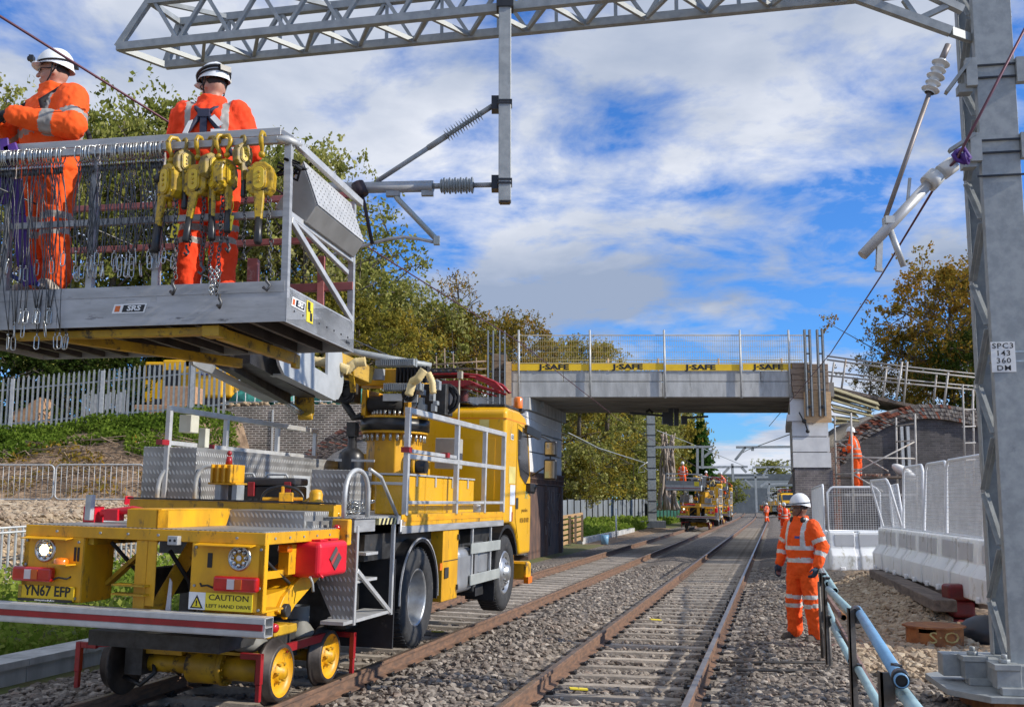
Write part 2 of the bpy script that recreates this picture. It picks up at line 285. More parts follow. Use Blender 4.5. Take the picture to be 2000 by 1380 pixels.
    def prism(s, poly, d, m=0, m2=None):
        poly = [Vector(p) for p in poly]; d = Vector(d); n = len(poly)
        nrm = Vector((0, 0, 0))
        for i in range(n): nrm += poly[i].cross(poly[(i+1) % n])
        if nrm.dot(d) > 0: poly = poly[::-1]
        vs = poly+[p+d for p in poly]
        s._add(vs, [tuple(range(n)), tuple(range(2*n-1, n-1, -1))], m)
        b = len(s.v)-2*n
        for i in range(n):
            j = (i+1) % n; s.f.append((b+i, b+n+i, b+n+j, b+j)); s.m.append(m if m2 is None else m2); s.s.append(False)
        return s
    def mesh(s, name):
        me = bpy.data.meshes.new(name); me.from_pydata(s.v, [], s.f); me.polygons.foreach_set('material_index', s.m); me.polygons.foreach_set('use_smooth', s.s); me.update(); return me
    def split(s):
        n = len(s.v); par = list(range(n))
        def fd(a):
            while par[a] != a: par[a] = par[par[a]]; a = par[a]
            return a
        for f in s.f:
            for i in f[1:]: par[fd(i)] = fd(f[0])
        comp = {}
        for i in range(n): comp.setdefault(fd(i), []).append(i)
        if len(comp) > 400: return [s]
        bb = []
        for c in comp.values():
            P_ = np.array([s.v[i] for i in c]); bb.append((P_.min(0)-.012, P_.max(0)+.012, c))
        g_ = list(range(len(bb)))
        def fg(a):
            while g_[a] != a: a = g_[a]
            return a
        for i in range(len(bb)):
            for j in range(i): 
                if (bb[i][0] < bb[j][1]).all() and (bb[j][0] < bb[i][1]).all(): g_[fg(i)] = fg(j)
        grp = {}
        for i in range(len(bb)): grp.setdefault(fg(i), []).extend(bb[i][2])
        if len(grp) < 2 or len(grp) > 20: return [s]
        own = {}; res = []
        for k, c in enumerate(grp.values()):
            m = MB(); mp_ = {i: j for j, i in enumerate(c)}; m.v = [s.v[i] for i in c]; res.append(m)
            for i in c: own[i] = (k, mp_[i])
        for f, mi, sm in zip(s.f, s.m, s.s):
            k = own[f[0]][0]; res[k].f.append(tuple(own[i][1] for i in f)); res[k].m.append(mi); res[k].s.append(sm)
        return res
    def build(s, name, mats, parent=None, world=False, bevel=0, seg=1, nosplit=False, **kw):
        if parent is not None and not nosplit and kw.get('kind') != 'stuff' and name not in NOSPLIT:
            pcs = s.split()
            if len(pcs) > 1:
                nm = name[:-1] if name.endswith('s') and not name.endswith('ss') and name not in ('glass', 'eyes', 'safety_glasses') else name
                return [q.build(nm, mats, parent, world, bevel, seg, True, **kw) for q in pcs][0]
        me = s.mesh(name); o = link(me, name, mats, parent, world)
        if bevel:
            b = o.modifiers.new('bevel', 'BEVEL'); b.width = bevel; b.segments = seg; b.limit_method = 'ANGLE'; b.angle_limit = R(40)
        if kw: tag(o, **kw)
        return o
def link(me, name, mats, parent=None, world=False):
    o = bpy.data.objects.new(name, me); COL.objects.link(o)
    for m in (mats if isinstance(mats, (list, tuple)) else [mats]): me.materials.append(m)
    if parent is not None:
        o.parent = parent
        if world: me.transform(parent_mw(parent).inverted())
    return o
def parent_mw(o):
    M = Matrix.LocRotScale(o.location, o.rotation_euler, o.scale)
    if o.parent: M = parent_mw(o.parent) @ M
    return M
def tag(o, label=None, cat=None, group=None, kind=None):
    if label: o['label'] = label
    if cat: o['category'] = cat
    if group: o['group'] = group
    if kind: o['kind'] = kind
    return o
def thing(name, label, cat, loc=(0, 0, 0), rz=0, group=None, rot=None):
    o = bpy.data.objects.new(name, None); COL.objects.link(o); o.empty_display_size = .3
    o.location = loc; o.rotation_euler = rot or (0, 0, rz); return tag(o, label, cat, group)
KIDS = {}
def children(o): return [c for c in bpy.data.objects if c.parent == o]
def copy_tree(o, parent=None, skip=()):
    c = o.copy(); COL.objects.link(c)
    if parent is not None: c.parent = parent
    for ch in children(o):
        if ch.name.split('.')[0] in skip: continue
        copy_tree(ch, c, skip)
    return c
def text_mb(txt, size, M, parent, m, name='lettering', ext=.0015, sx=1., align='CENTER', shear=0, off=0, world=False, sp_=1.):
    cu = bpy.data.curves.new('t', 'FONT'); cu.body = txt; cu.size = size; cu.extrude = ext; cu.align_x = align; cu.align_y = 'CENTER'; cu.shear = shear; cu.offset = off; cu.resolution_u = 2; cu.space_line = .92; cu.space_character = sp_
    o = bpy.data.objects.new('t', cu); COL.objects.link(o); bpy.context.view_layer.update()
    me = bpy.data.meshes.new_from_object(o.evaluated_get(bpy.context.evaluated_depsgraph_get())); bpy.data.objects.remove(o); bpy.data.curves.remove(cu)
    me.materials.clear(); me.transform(M @ Matrix.Diagonal((sx, 1, 1, 1)))
    return link(me, name, m, parent, world)
def frame(o, x, y):      # matrix with origin o, x axis along x, y axis along y (the text's up)
    x = Vector(x).normalized(); y = Vector(y); z = x.cross(y).normalized(); y = z.cross(x)
    return Matrix(((x.x, y.x, z.x, o[0]), (x.y, y.y, z.y, o[1]), (x.z, y.z, z.z, o[2]), (0, 0, 0, 1)))
# ============================================================ GROUND
def sstep(a, b, x):
    t = min(1, max(0, (x-a)/(b-a))); return t*t*(3-2*t)
def gheight(q, s):
    x, y = q*TY+s*TX, -q*TX+s*TY
    z = -.19
    z += .10*math.exp(-((q-(QR+QL)/2)/.55)**2)                        # ballast heaped between the tracks
    z += .09*sstep(-.75, -.25, q)*(1-sstep(.6, 1.4, q)) + .05*(1-sstep(-6.3, -6.0, q))*sstep(-7.4, -6.6, q)
    if q > .9:                                                        # slope up to the timber deck on the right
        up = .31*sstep(1.0, 2.2, q)*sstep(13.0, 20, s)
        if s > 50: up = 1.6*sstep(3.5, 7, q)
        z += up+.05*noise.noise(Vector((x*1.3, y*1.3, 0)))*sstep(.9, 1.6, q)
    if q < -7.7:                                                      # left: ditch, low terrace, then the bank
        z += .42*sstep(-8.2, -12.0, q)+.04
        n = noise.noise(Vector((x*.5, y*.5, 3)))+.5*noise.noise(Vector((x*1.6, y*1.6, 3)))
        if y < 45 and s < 50:
            ter = 1.15*sstep(-12.6, -14.2, q)
            ter += .28*sstep(18, 26, y)*sstep(-13, -15, q)
            bank = sstep(-15.9, -16.9, q)*(max(0, min(1, (y-27.)/4.3)))
            ter = max(ter, 0)
            z += ter+bank*(2.15+.5*sstep(-16, -9, x))
            z += .16*n*sstep(26.5, 28, y)*sstep(-12, -14, q)
        else:
            z += .12*n*sstep(-9, -11, q)+1.2*sstep(-14.5, -22, q)
    return z
def axis_pts(segs):
    r = []
    for a, b, st in segs: r += list(np.arange(a, b, st))
    return r+[segs[-1][1]]
qs = axis_pts([(-90, -30, 4), (-30, -15, .6), (-15, -6, .25), (-6, 2.6, .2), (2.6, 6, .3), (6, 30, 1.5), (30, 120, 8)])
ss = axis_pts([(-8, 4, 1.), (4, 52, .35), (52, 120, 1.5), (120, 800, 20)])
def region(q, s):
    x, y = q*TY+s*TX, -q*TX+s*TY
    n = .5*noise.noise(Vector((x*.8, y*.8, 9)))
    if -7.55 < q < 1.5+n*.4: return 0
    if q >= 1.5+n*.4: return 4 if s < 45 else 1
    if s > 46: return 3 if (q > -9.0+n and s < 78) else 1
    if q > -12.5: return 1
    if y < 26.8+n: return 2
    return 3
g = MB(); nq = len(qs)
P = [[T(q, s, gheight(q, s)) for q in qs] for s in ss]
g.v = [tuple(p) for row in P for p in row]
for i in range(len(ss)-1):
    for j in range(nq-1):
        a = i*nq+j; g.f.append((a, a+1, a+nq+1, a+nq)); g.m.append(region((qs[j]+qs[j+1])/2, (ss[i]+ss[i+1])/2)); g.s.append(True)
def ballast_mat(name, cols, scale, mortar=.25, bump=.03):
    m = bpy.data.materials.new(name); m.use_nodes = True; t = m.node_tree; b = t.nodes['Principled BSDF']
    tc = t.nodes.new('ShaderNodeTexCoord'); vo = t.nodes.new('ShaderNodeTexVoronoi'); vo.inputs['Scale'].default_value = scale; t.links.new(tc.outputs['Object'], vo.inputs[0])
    sp_ = t.nodes.new('ShaderNodeSeparateColor'); t.links.new(vo.outputs['Color'], sp_.inputs[0])
    r = t.nodes.new('ShaderNodeValToRGB'); e = r.color_ramp.elements; e[0].color = (*cols[0], 1); e[1].color = (*cols[-1], 1)
    for i, c in enumerate(cols[1:-1]): k = e.new((i+1)/(len(cols)-1)); k.color = (*c, 1)
    t.links.new(sp_.outputs[0], r.inputs[0])
    d = t.nodes.new('ShaderNodeMapRange'); d.inputs[1].default_value = 0; d.inputs[2].default_value = .75; d.inputs[3].default_value = 1.1; d.inputs[4].default_value = .45; t.links.new(vo.outputs['Distance'], d.inputs[0])
    mm = t.nodes.new('ShaderNodeMix'); mm.data_type = 'RGBA'; mm.blend_type = 'MULTIPLY'; mm.inputs[0].default_value = 1; t.links.new(r.outputs[0], mm.inputs[6]); t.links.new(d.outputs[0], mm.inputs[7])
    n = t.nodes.new('ShaderNodeTexNoise'); n.inputs['Scale'].default_value = .5; n.inputs['Detail'].default_value = 5; t.links.new(tc.outputs['Object'], n.inputs[0])
    r3 = t.nodes.new('ShaderNodeValToRGB'); r3.color_ramp.elements[0].position = .35; r3.color_ramp.elements[0].color = (.80, .80, .82, 1); r3.color_ramp.elements[1].position = .65; r3.color_ramp.elements[1].color = (1.12, 1.06, 1.0, 1); t.links.new(n.outputs[0], r3.inputs[0])
    m3 = t.nodes.new('ShaderNodeMix'); m3.data_type = 'RGBA'; m3.blend_type = 'MULTIPLY'; m3.inputs[0].default_value = 1; t.links.new(mm.outputs[2], m3.inputs[6]); t.links.new(r3.outputs[0], m3.inputs[7])
    t.links.new(m3.outputs[2], b.inputs['Base Color']); b.inputs['Roughness'].default_value = .9
    bp = t.nodes.new('ShaderNodeBump'); bp.inputs['Distance'].default_value = bump; bp.invert = True; t.links.new(vo.outputs['Distance'], bp.inputs['Height']); t.links.new(bp.outputs[0], b.inputs['Normal'])
    return m
BALL = ballast_mat('grey_brown_ballast', [(.12, .105, .092), (.29, .255, .22), (.20, .175, .155), (.42, .375, .335)], 17)
TERR = ballast_mat('tan_gravel', [(.40, .29, .16), (.58, .44, .27), (.48, .35, .21), (.62, .50, .35)], 14)
RUBB = ballast_mat('brown_rubble_ground', [(.20, .15, .105), (.40, .30, .20), (.30, .22, .15), (.48, .37, .26)], 12)
GRASSG = mat('rough_grass_ground', (.10, .13, .03), (.13, .10, .045), .95, scale=1.6, bump=.05, bscale=8)
ground = g.build('ground', [BALL, GRASSG, TERR, EARTH, RUBB], kind='structure')
far = MB(); far.box(-900, 900, 40, 2500, -1.2, -1.0, 0); far.build('far_ground', [GRASSG], kind='structure')

# ballast stones, one scatter per kind of stone
def stones(name, n, qr, sr, size, cols, avoid=True, flat=.62, seed=1, dens_fall=True, keep=None, yoff=0.012):
    rg = np.random.default_rng(seed); bm = bmesh.new(); bmesh.ops.create_icosphere(bm, subdivisions=1, radius=1)
    base = np.array([v.co[:] for v in bm.verts]); fc = np.array([[v.index for v in f.verts] for f in bm.faces]); bm.free()
    pts = []
    while len(pts) < n:
        q = rg.uniform(*qr); a, b = sr; u = rg.random(); s = a*(b/a)**u if dens_fall else rg.uniform(a, b)
        x, y = q*TY+s*TX, -q*TX+s*TY
        if y < 5.5: continue
        px = 1000+2000*x/y*1.0
        if px < -60 or px > 2060: continue
        if avoid:
            hit = False
            for c, gz in ((QR, .7525), (QL, .7525)):
                for sg in (-1, 1):
                    if abs(q-c-sg*gz) < .085: hit = True
            if hit: continue
        if keep and not keep(q, s): continue
        pts.append((q, s))
    pts = np.array(pts); V = np.zeros((n, 12, 3)); 
    for i, (q, s) in enumerate(pts):
        sc = size*rg.choice([.5, .8, 1., 1.3, 1.6], p=[.2, .3, .28, .16, .06])*rg.uniform(.85, 1.15)
        sh = base*rg.uniform(.68, 1.22, (12, 1))*np.array([rg.uniform(.8, 1.35), rg.uniform(.7, 1.1), flat*rg.uniform(.7, 1.2)])*sc
        a = rg.uniform(0, 6.28); tl = rg.normal(0, .35, 2); ca, sa = math.cos(a), math.sin(a)
        Rz = np.array([[ca, -sa, 0], [sa, ca, 0], [0, 0, 1]]); Rx = np.array([[1, 0, 0], [0, math.cos(tl[0]), -math.sin(tl[0])], [0, math.sin(tl[0]), math.cos(tl[0])]])
        z = gheight(q, s)+yoff*rg.uniform(-.6, 1.6)
        for c in (QR, QL):                       # keep sleeper tops clear
            if avoid and abs(q-c) < 1.15:
                ph = (s-SL0) % SLP
                if min(ph, SLP-ph) < .11: z -= .06
        p = T(q, s, z); V[i] = sh @ (Rx.T) @ Rz.T+np.array(p)
    me = bpy.data.meshes.new(name); nf = len(fc)
    me.vertices.add(n*12); me.vertices.foreach_set('co', V.reshape(-1).astype('f'))
    allf = (fc[None]+12*np.arange(n)[:, None, None]).reshape(-1)
    me.loops.add(len(allf)); me.loops.foreach_set('vertex_index', allf.astype('i')); me.polygons.add(n*nf); me.polygons.foreach_set('loop_start', np.arange(0, n*nf*3, 3, dtype='i')); me.polygons.foreach_set('use_smooth', np.zeros(n*nf, dtype=bool)); me.update(calc_edges=True)
    m = bpy.data.materials.new(name); m.use_nodes = True; t = m.node_tree; b = t.nodes['Principled BSDF']
    gi = t.nodes.new('ShaderNodeNewGeometry'); r = t.nodes.new('ShaderNodeValToRGB'); e = r.color_ramp.elements; e[0].color = (*cols[0], 1); e[1].color = (*cols[-1], 1)
    for i, c in enumerate(cols[1:-1]): k = e.new((i+1)/(len(cols)-1)); k.color = (*c, 1)
    t.links.new(gi.outputs['Random Per Island'], r.inputs[0])
    nn = t.nodes.new('ShaderNodeTexNoise'); nn.inputs['Scale'].default_value = 70; nn.inputs['Detail'].default_value = 3; tcn = t.nodes.new('ShaderNodeTexCoord'); t.links.new(tcn.outputs['Object'], nn.inputs[0])
    mm = t.nodes.new('ShaderNodeMix'); mm.data_type = 'RGBA'; mm.blend_type = 'MULTIPLY'; mm.inputs[0].default_value = .5; t.links.new(r.outputs[0], mm.inputs[6]); t.links.new(nn.outputs[0], mm.inputs[7])
    t.links.new(mm.outputs[2], b.inputs['Base Color']); b.inputs['Roughness'].default_value = .85
    o = link(me, name, m); tag(o, kind='stuff'); return o
SL0, SLP = 7.05, .61
BC = [(.12, .098, .080), (.38, .318, .262), (.215, .178, .148), (.30, .255, .21), (.55, .48, .40), (.17, .142, .118), (.37, .285, .225)]
o = stones('ballast_stones', 30000, (-7.5, 2.0), (6.2, 30), .036, BC, seed=3, keep=lambda q, s: not (q > 1.2 and s > 14))
tag(o, 'loose grey brown ballast stones heaped round the sleepers', 'ballast')
TC = [(.28, .20, .13), (.55, .42, .28), (.42, .31, .20), (.62, .51, .37), (.34, .24, .16), (.50, .39, .27)]
o = stones('tan_rubble_stones', 9000, (.85, 2.45), (12.0, 25), .055, TC, avoid=False, flat=.7, seed=5, yoff=.03)
tag(o, 'tan rounded rubble stones sloping up to the timber beams', 'rubble')
o = stones('terrace_gravel', 3500, (-24, -13), (14, 30), .06, TC, avoid=False, seed=8, keep=lambda q, s: 17 < -q*TX+s*TY < 27, yoff=.02)
tag(o, 'tan gravel on the terrace under the crowd barriers', 'gravel')

# ============================================================ RAILS AND SLEEPERS
def rail_profile(): return [(-.07, -.16), (.07, -.16), (.07, -.147), (.012, -.132), (.012, -.046), (.036, -.036), (.036, -.006), (.028, 0), (-.028, 0), (-.036, -.006), (-.036, -.036), (-.012, -.046), (-.012, -.132), (-.07, -.147)]
def rail(qc, zc, label, top, s0=-2., s1=190.):
    pr = rail_profile(); n = len(pr); m = MB(); svals = [s0+i*(s1-s0)/24 for i in range(25)]
    for i, s in enumerate(svals):
        off = -.00014*max(0, s-95)**2
        for x, z in pr: m.v.append(tuple(T(qc+off+x, s, zc+z)))
    for i in range(24):
        for j in range(n):
            j2 = (j+1) % n; m.f.append((i*n+j, i*n+j2, (i+1)*n+j2, (i+1)*n+j)); m.m.append(1 if j == 7 else 0); m.s.append(False)
    m.f.append(tuple(range(n))[::-1]); m.m.append(0); m.s.append(False)
    return m.build('rail', [RUSTR, top], label=label, cat='rail', group='running rails of the two tracks')
rail(QR+.7525, 0, 'rightmost running rail, polished silver along its top, beside the lone orange worker', RAILS)
rail(QR-.7525, 0, 'rusty running rail on the left side of the empty right hand track', RAILT)
rail(QL+.7525, 0, 'rusty running rail under the right hand wheels of the yellow truck', RAILT)
rail(QL-.7525, .039, 'leftmost running rail, passing under the left wheels of the yellow truck', RAILT)
sm = MB()
sm.prism([(-1.25, -.12, -.10), (-1.25, .12, -.10), (-1.25, .075, 0), (-1.25, -.075, 0)], (2.5, 0, 0))
sleeper0 = None; cm = MB()
for sx_ in (-.7525, .7525):
    for d in (-1, 1):
        cm.box(sx_+d*.10-.035, sx_+d*.10+.035, -.05, .05, -.004, .028, 0); cm.tube([(sx_+d*.10, -.04, .03), (sx_+d*.13, 0, .045), (sx_+d*.10, .04, .03)], .010, 6, 0)
cm = MB(); cm.box(-.035, .035, -.05, .05, -.004, .028); cm.tube([(0, -.04, .02), (.03, 0, .045), (0, .04, .02)], .010, 6)
me_s, me_c = sm.mesh('sleeper'), cm.mesh('rail_clip'); me_s.materials.append(SLEEP); me_c.materials.append(BLKP)
def sleepers(qc, n, side, cant, lab, grp):
    for i in range(n):
        s = SL0+i*SLP
        o = bpy.data.objects.new('sleeper', me_s); COL.objects.link(o)
        q = qc-.00014*max(0, s-95)**2
        o.location = T(q+rng.normal(0, .012), s, -.158+(.0195 if cant else 0)); o.rotation_euler = (0, .026 if cant else rng.normal(0, .003), TYAW+rng.normal(0, .008))
        tag(o, lab, 'sleeper', grp)
        if i < 26:
            for a in (-.7525, .7525):
                for d in (-.10, .10): c = bpy.data.objects.new('rail_clip', me_c); COL.objects.link(c); c.parent = o; c.location = (a+d, 0, 0); c.rotation_euler = (0, 0, 0 if d > 0 else math.pi)
sleepers(QR, 120, 0, False, 'pale concrete sleeper of the empty right hand track', 'sleepers of the right hand track')
sleepers(QL, 110, 0, True, 'pale concrete sleeper of the left hand track used by the yellow trucks', 'sleepers of the left hand track')
# small things lying about the track
for q, s, rz, lab in ((-1.95, 10.3, .1, 'small yellow tag lying on a sleeper of the right hand track, nearest the camera'), (-1.9, 16.6, .3, 'small yellow tag lying between the rails of the right hand track, farther away'),
                  (-4.75, 14.3, .5, 'small yellow tag lying in the ballast in front of the big truck front wheel')):
    m = MB(); m.box(-.09, .09, -.035, .035, 0, .012); o = m.build('yellow_tag', [YELM], label=lab, cat='tag'); o.location = T(q, s, -.14); o.rotation_euler = (.05, .08, rz)

# concrete cable trough along the grass on the left
tr = MB()
for i in range(26):
    s0 = 3.0+i*.92; m_ = 0
    for dz, x0, x1 in ((0, -.22, .22),):
        a = T(-7.86, s0, 0); bq = T(-7.86, s0+.905, 0); tr.beam(a+Vector((0, 0, .04)), bq+Vector((0, 0, .04)), .46, .07, 0); tr.beam(a+Vector((0, 0, -.1)), bq+Vector((0, 0, -.1)), .40, .22, 0)
tr.build('cable_trough', [CONC], label='pale concrete cable trough with lids running beside the left grass', cat='cable trough')
# kerb, marker post and blue tub beyond the bridge
kb = MB(); kb.beam(T(-8.6, 46, -.02), T(-8.9, 66, -.02), .25, .28); kb.build('kerb', [CONC], label='pale concrete kerb edging the grass beyond the bridge', cat='kerb')
pm = MB(); pm.cyl((0, 0, 0), (0, 0, 1.5), .045, n=8); o = pm.build('marker_post', [WHM], label='thin white marker post standing beyond the left bridge pier', cat='post'); o.location = T(-8.0, 53, -.1)
bt = MB(); bt.lathe([(.0, 0), (.16, 0), (.19, .42), (.17, .42), (.15, .03), (0, .03)], (0, 0, 0)); o = bt.build('blue_tub', [PIPEB], label='small blue tub on the ground beside the left track beyond the bridge', cat='tub'); o.location = T(-7.55, 46.5, -.15)

# ============================================================ BRIDGE
BY = 34.                                     # near face of the bridge
pl = at(1000, 712, BY); pr_ = at(1575, 712, BY); zt = pl.z; zs = at(1010, 775, BY).z
dX = .2556                                    # the piers run along the track
def skew(x, y, z): return (x+dX*(y-BY), y, z)
bridge = thing('bridge', 'pale grey concrete railway bridge deck carrying yellow edge boards and mesh screens', 'bridge', (0, BY, 0))
def bpart(mb, name, mats, **k): return mb.build(name, mats, bridge, world=True, **k)
xl, xr = pl.x-.05, pr_.x+.9
dk = MB(); zmid = zs+(zt-zs)*.48
YB = BY+6.3
def slab(mb, x0, x1, y0, y1, z0, z1, m=0):
    v = [skew(x0, y0, z0), skew(x1, y0, z0), skew(x1, y1, z0), skew(x0, y1, z0)]; mb.prism(v, (0, 0, z1-z0), m)
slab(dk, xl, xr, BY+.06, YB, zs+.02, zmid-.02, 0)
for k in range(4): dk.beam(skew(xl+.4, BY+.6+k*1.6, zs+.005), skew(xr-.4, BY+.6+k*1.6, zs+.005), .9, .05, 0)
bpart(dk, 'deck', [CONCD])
xs = [xl, at(1295, 740, BY).x, at(1450, 740, BY).x, xr-.75]
xs = [xl]+[at(u, 740, BY).x for u in (1100, 1294, 1448, 1486)]+[xr-.72]
fp = MB()
for a, b in ((xl, at(1294, 740, BY).x), (at(1294, 740, BY).x, xr-.72)): fp.box(a+.01, b-.01, BY, BY+.18, zs, zmid-.015)
for a, b in zip(xs[:-1], xs[1:]): fp.box(a+.008, b-.008, BY-.004, BY+.18, zmid+.005, zt-.205)
bpart(fp, 'fascia_panels', [CONC], bevel=.01)
# yellow edge boards with lettering
segs = [(1000, 1150), (1155, 1297), (1300, 1448), (1450, 1575)]
for i, (u0, u1) in enumerate(segs):
    a = at(u0, 712, BY).x; b = at(u1, 712, BY).x; e = MB(); dz_ = (.0, .012, -.006, .008)[i]; e.box(a, b, BY-.045, BY-.02, zt-.20+dz_, zt+.02+dz_)
    eb = bpart(e, 'edge_board', [mat('yellow_edge_board', (.85, .54, .012), (.74, .46, .012), .5, scale=3)])
    uc = (1082, 1226, 1368, 1500)[i]; c = at(uc, 718, BY)
    text_mb('J·SAFE', .235, frame((c.x, BY-.049, zt-.09+dz_), (1, 0, 0), (0, 0, 1)), eb, BLKM, 'lettering', .002, 1.62, off=.009, world=True)
for u in (1013, 1152, 1297, 1445, 1540):
    x = at(u, 700, BY).x; z1 = at(u, 645, BY).z; e = MB(); e.cyl((x, BY-.08, zs-.05), (x, BY-.08, z1), .035, n=8); bpart(e, 'screen_post', [GALVL])
zm0, zm1 = zt+.05, at(1300, 655, BY).z
def mesh_screen(y, z0, z1, x0, x1, st, r, name, m):
    e = MB(); x = x0
    while x < x1: e.beam((x, y, z0), (x, y, z1), r, r); x += st
    k = z0
    while k <= z1+.01: e.beam((x0, y, k), (x1, y, k), r, r); k += (z1-z0)/5
    e.beam((x0, y-.01, z1), (x1, y-.01, z1), .03, .03); e.beam((x0, y-.01, z0), (x1, y-.01, z0), .025, .025)
    return bpart(e, name, m)
mesh_screen(BY-.02, zm0, zm1, xl+.1, pr_.x+.1, .075, .008, 'mesh_screen', [mat('tan_mesh_wire', (.66, .52, .28), None, .6, .3)])
mesh_screen(YB+.1, zm0+.05, zm0+1.0, xl+1.8, pr_.x+1.7, .10, .010, 'far_mesh_screen', [mat('yellow_mesh_wire', (.55, .42, .12), None, .6)])
for x in (2.2, 4.2, 6.6, 9.1): e = MB(); e.cyl(skew(x, YB, zt), skew(x, YB, zt+1.1), .04, n=8); bpart(e, 'far_screen_post', [WOODN])
# timber packing and steel channel clamps at both ends
def clamp(x, y, z0, z1, lab):
    t = thing('steel_clamp', lab, 'steel clamp', (x, y, 0), group='upright steel channel clamps at the bridge ends')
    for k, dx in enumerate((-.085, .085)):
        e = MB()
        e.box(x+dx-.03, x+dx+.03, y, y+.012, z0, z1); e.box(x+dx-.03, x+dx-.022, y, y+.12, z0, z1); e.box(x+dx+.022, x+dx+.03, y, y+.12, z0, z1)
        e.build('channel', [GALV], t, world=True)
    e = MB(); 
    for z in np.arange(z0+.25, z1, .6): e.box(x-.07, x+.07, y+.002, y+.03, z, z+.05)
    e.cyl((x, y-.06, z0+.32), (x, y, z0+.32), .05, n=6); e.cyl((x, y-.10, z0+.32), (x, y, z0+.32), .02, n=6); e.build('tie_plates', [DGREY], t, world=True)
    return t
for u, v0, v1, lab in ((958, 812, 645, 'leftmost of the upright steel clamps at the left end of the bridge'), (981, 812, 645, 'upright steel clamp touching the left end of the concrete bridge face')):
    a = at(u, v0, BY-.35); clamp(a.x, BY-.35, a.z, at(u, v1, BY-.35).z, lab)
for u, lab in ((1583, 'upright steel clamp at the right end of the bridge, nearer the yellow boards'), (1608, 'rightmost of the upright steel clamps at the right end of the bridge')):
    a = at(u, 812, BY-.35); clamp(a.x, BY-.35, a.z, at(u, 643, BY-.35).z, lab)
e = MB()
for k in range(6):
    z0 = at(1560, 778, BY).z+k*.20; e.box(at(1545, 750, BY).x+rng.uniform(-.03, .05), at(1577, 750, BY).x, BY-.12, BY+.3, z0, z0+.19)
for k in range(7):
    z0 = at(1560, 800, BY).z+k*.22; e.box(at(1577.2, 750, BY).x, at(1617, 750, BY).x, BY-.1, BY+.3, z0, z0+.21)
e.build('timber_packing', [WOOD], bevel=.01, label='brown stacked timber baulks wedged at the right end of the bridge', cat='timber packing')
e = MB(); a = at(1572, 825, BY-.2); b = at(1622, 765, BY-.2); e.box(a.x, b.x, BY-.22, BY-.17, a.z, b.z); e.build('plywood_board', [WOODN], label='tan plywood panel fixed below the right bridge clamps', cat='plywood')
e = MB(); a = at(988, 800, BY-.2); b = at(999, 706, BY-.2); e.box(a.x, b.x, BY-.25, BY-.02, a.z, b.z); e.build('timber_board', [WOODN], label='tan upright board at the left end of the bridge face', cat='board'); e = MB()
a = at(966, 800, BY); b = at(990, 690, BY)
for k in range(7): e.box(a.x-.1, b.x, BY-.1, BY+.4, a.z+k*.27, a.z+k*.27+.25)
a = at(940, 725, BY); 
e.build('timber_packing', [WOOD], bevel=.01, label='brown stacked timber baulks wedged at the left end of the bridge', cat='timber packing')

# left abutment: brown steel-faced base, pale blocks, cap
LX = at(1030, 900, BY).x
ab = thing('bridge_pier', 'left bridge pier of white blocks over rust brown plates with chalk scrawl', 'bridge pier', (LX-2, BY, 0), group='piers carrying the bridge')
def slab2(mb, x0, x1, y0, y1, z0, z1, m=0): slab(mb, x0, x1, y0, y1, z0, z1, m)
zb0 = 2.72; zc = zs-.42; yb_ = BY+5.6; AX0 = LX-3.2
e = MB(); slab(e, AX0, LX+.02, BY+.02, yb_, -.4, zb0-.42); e.build('lower_wall', [STEELB], ab, world=True)
e = MB()
for z in (zb0-.40, zb0-.22, zb0-.03): slab(e, AX0, LX+.08, BY-.03, yb_+.03, z, z+.035)
slab(e, AX0, LX+.04, BY, yb_+.01, zb0-.36, zb0)
for k in range(22): y = BY+.2+k*.25; e.beam(skew(LX+.07, y, zb0-.36), skew(LX+.07, y, zb0-.06), .05, .02)
for k in range(2): e.beam(skew(LX+.05, BY+2.5+k*2.4, -.4), skew(LX+.05, BY+2.5+k*2.4, zb0-.4), .12, .04)
e.build('ledge_beams', [STEELB], ab, world=True)
e = MB(); nb = 3; hb = (zc-zb0)/nb
for k in range(nb):
    z = zb0+k*hb; slab(e, AX0, LX-.02, BY+.0, yb_-.05, z+.02, z+hb-.02)
e.build('pale_block', [CONCW], ab, world=True); e = MB(); slab(e, AX0, LX-.09, BY+.07, yb_-.12, zb0, zc); e.build('joint_core', [DGREY], ab, world=True)
e = MB(); slab(e, AX0, LX+.10, BY-.12, yb_+.25, zc, zs-.015); e.build('cap_stone', [CONC], ab, world=True)
# chalk scrawl on the brown plate
e = MB()
def scr(y0, z0, pts, r=.012): e.tube([skew(LX+.05+.01, y0+a, z0+b) for a, b in pts], r, 4)
scr(BY+2.4, 1.2, [(0, .9), (.5, 1.0), (.7, .6), (.2, .45), (.7, .2), (.6, -.2), (0, -.1)]); scr(BY+3.4, 1.2, [(0, -.1), (0, .95), (.45, .9), (.5, .5), (.05, .45), (.5, -.1)])
scr(BY+4.2, 1.1, [(.0, .9), (.6, .95), (.1, .4), (.6, .3), (.5, -.1), (.0, -.15)]); scr(BY+2.4, .3, [(0, .6), (.2, -.1), (.45, .4), (.7, -.15), (1.0, .7)], .015)
e.build('chalk_scrawl', [mat('faint_chalk', (.30, .26, .24), None, .9)], ab, world=True)
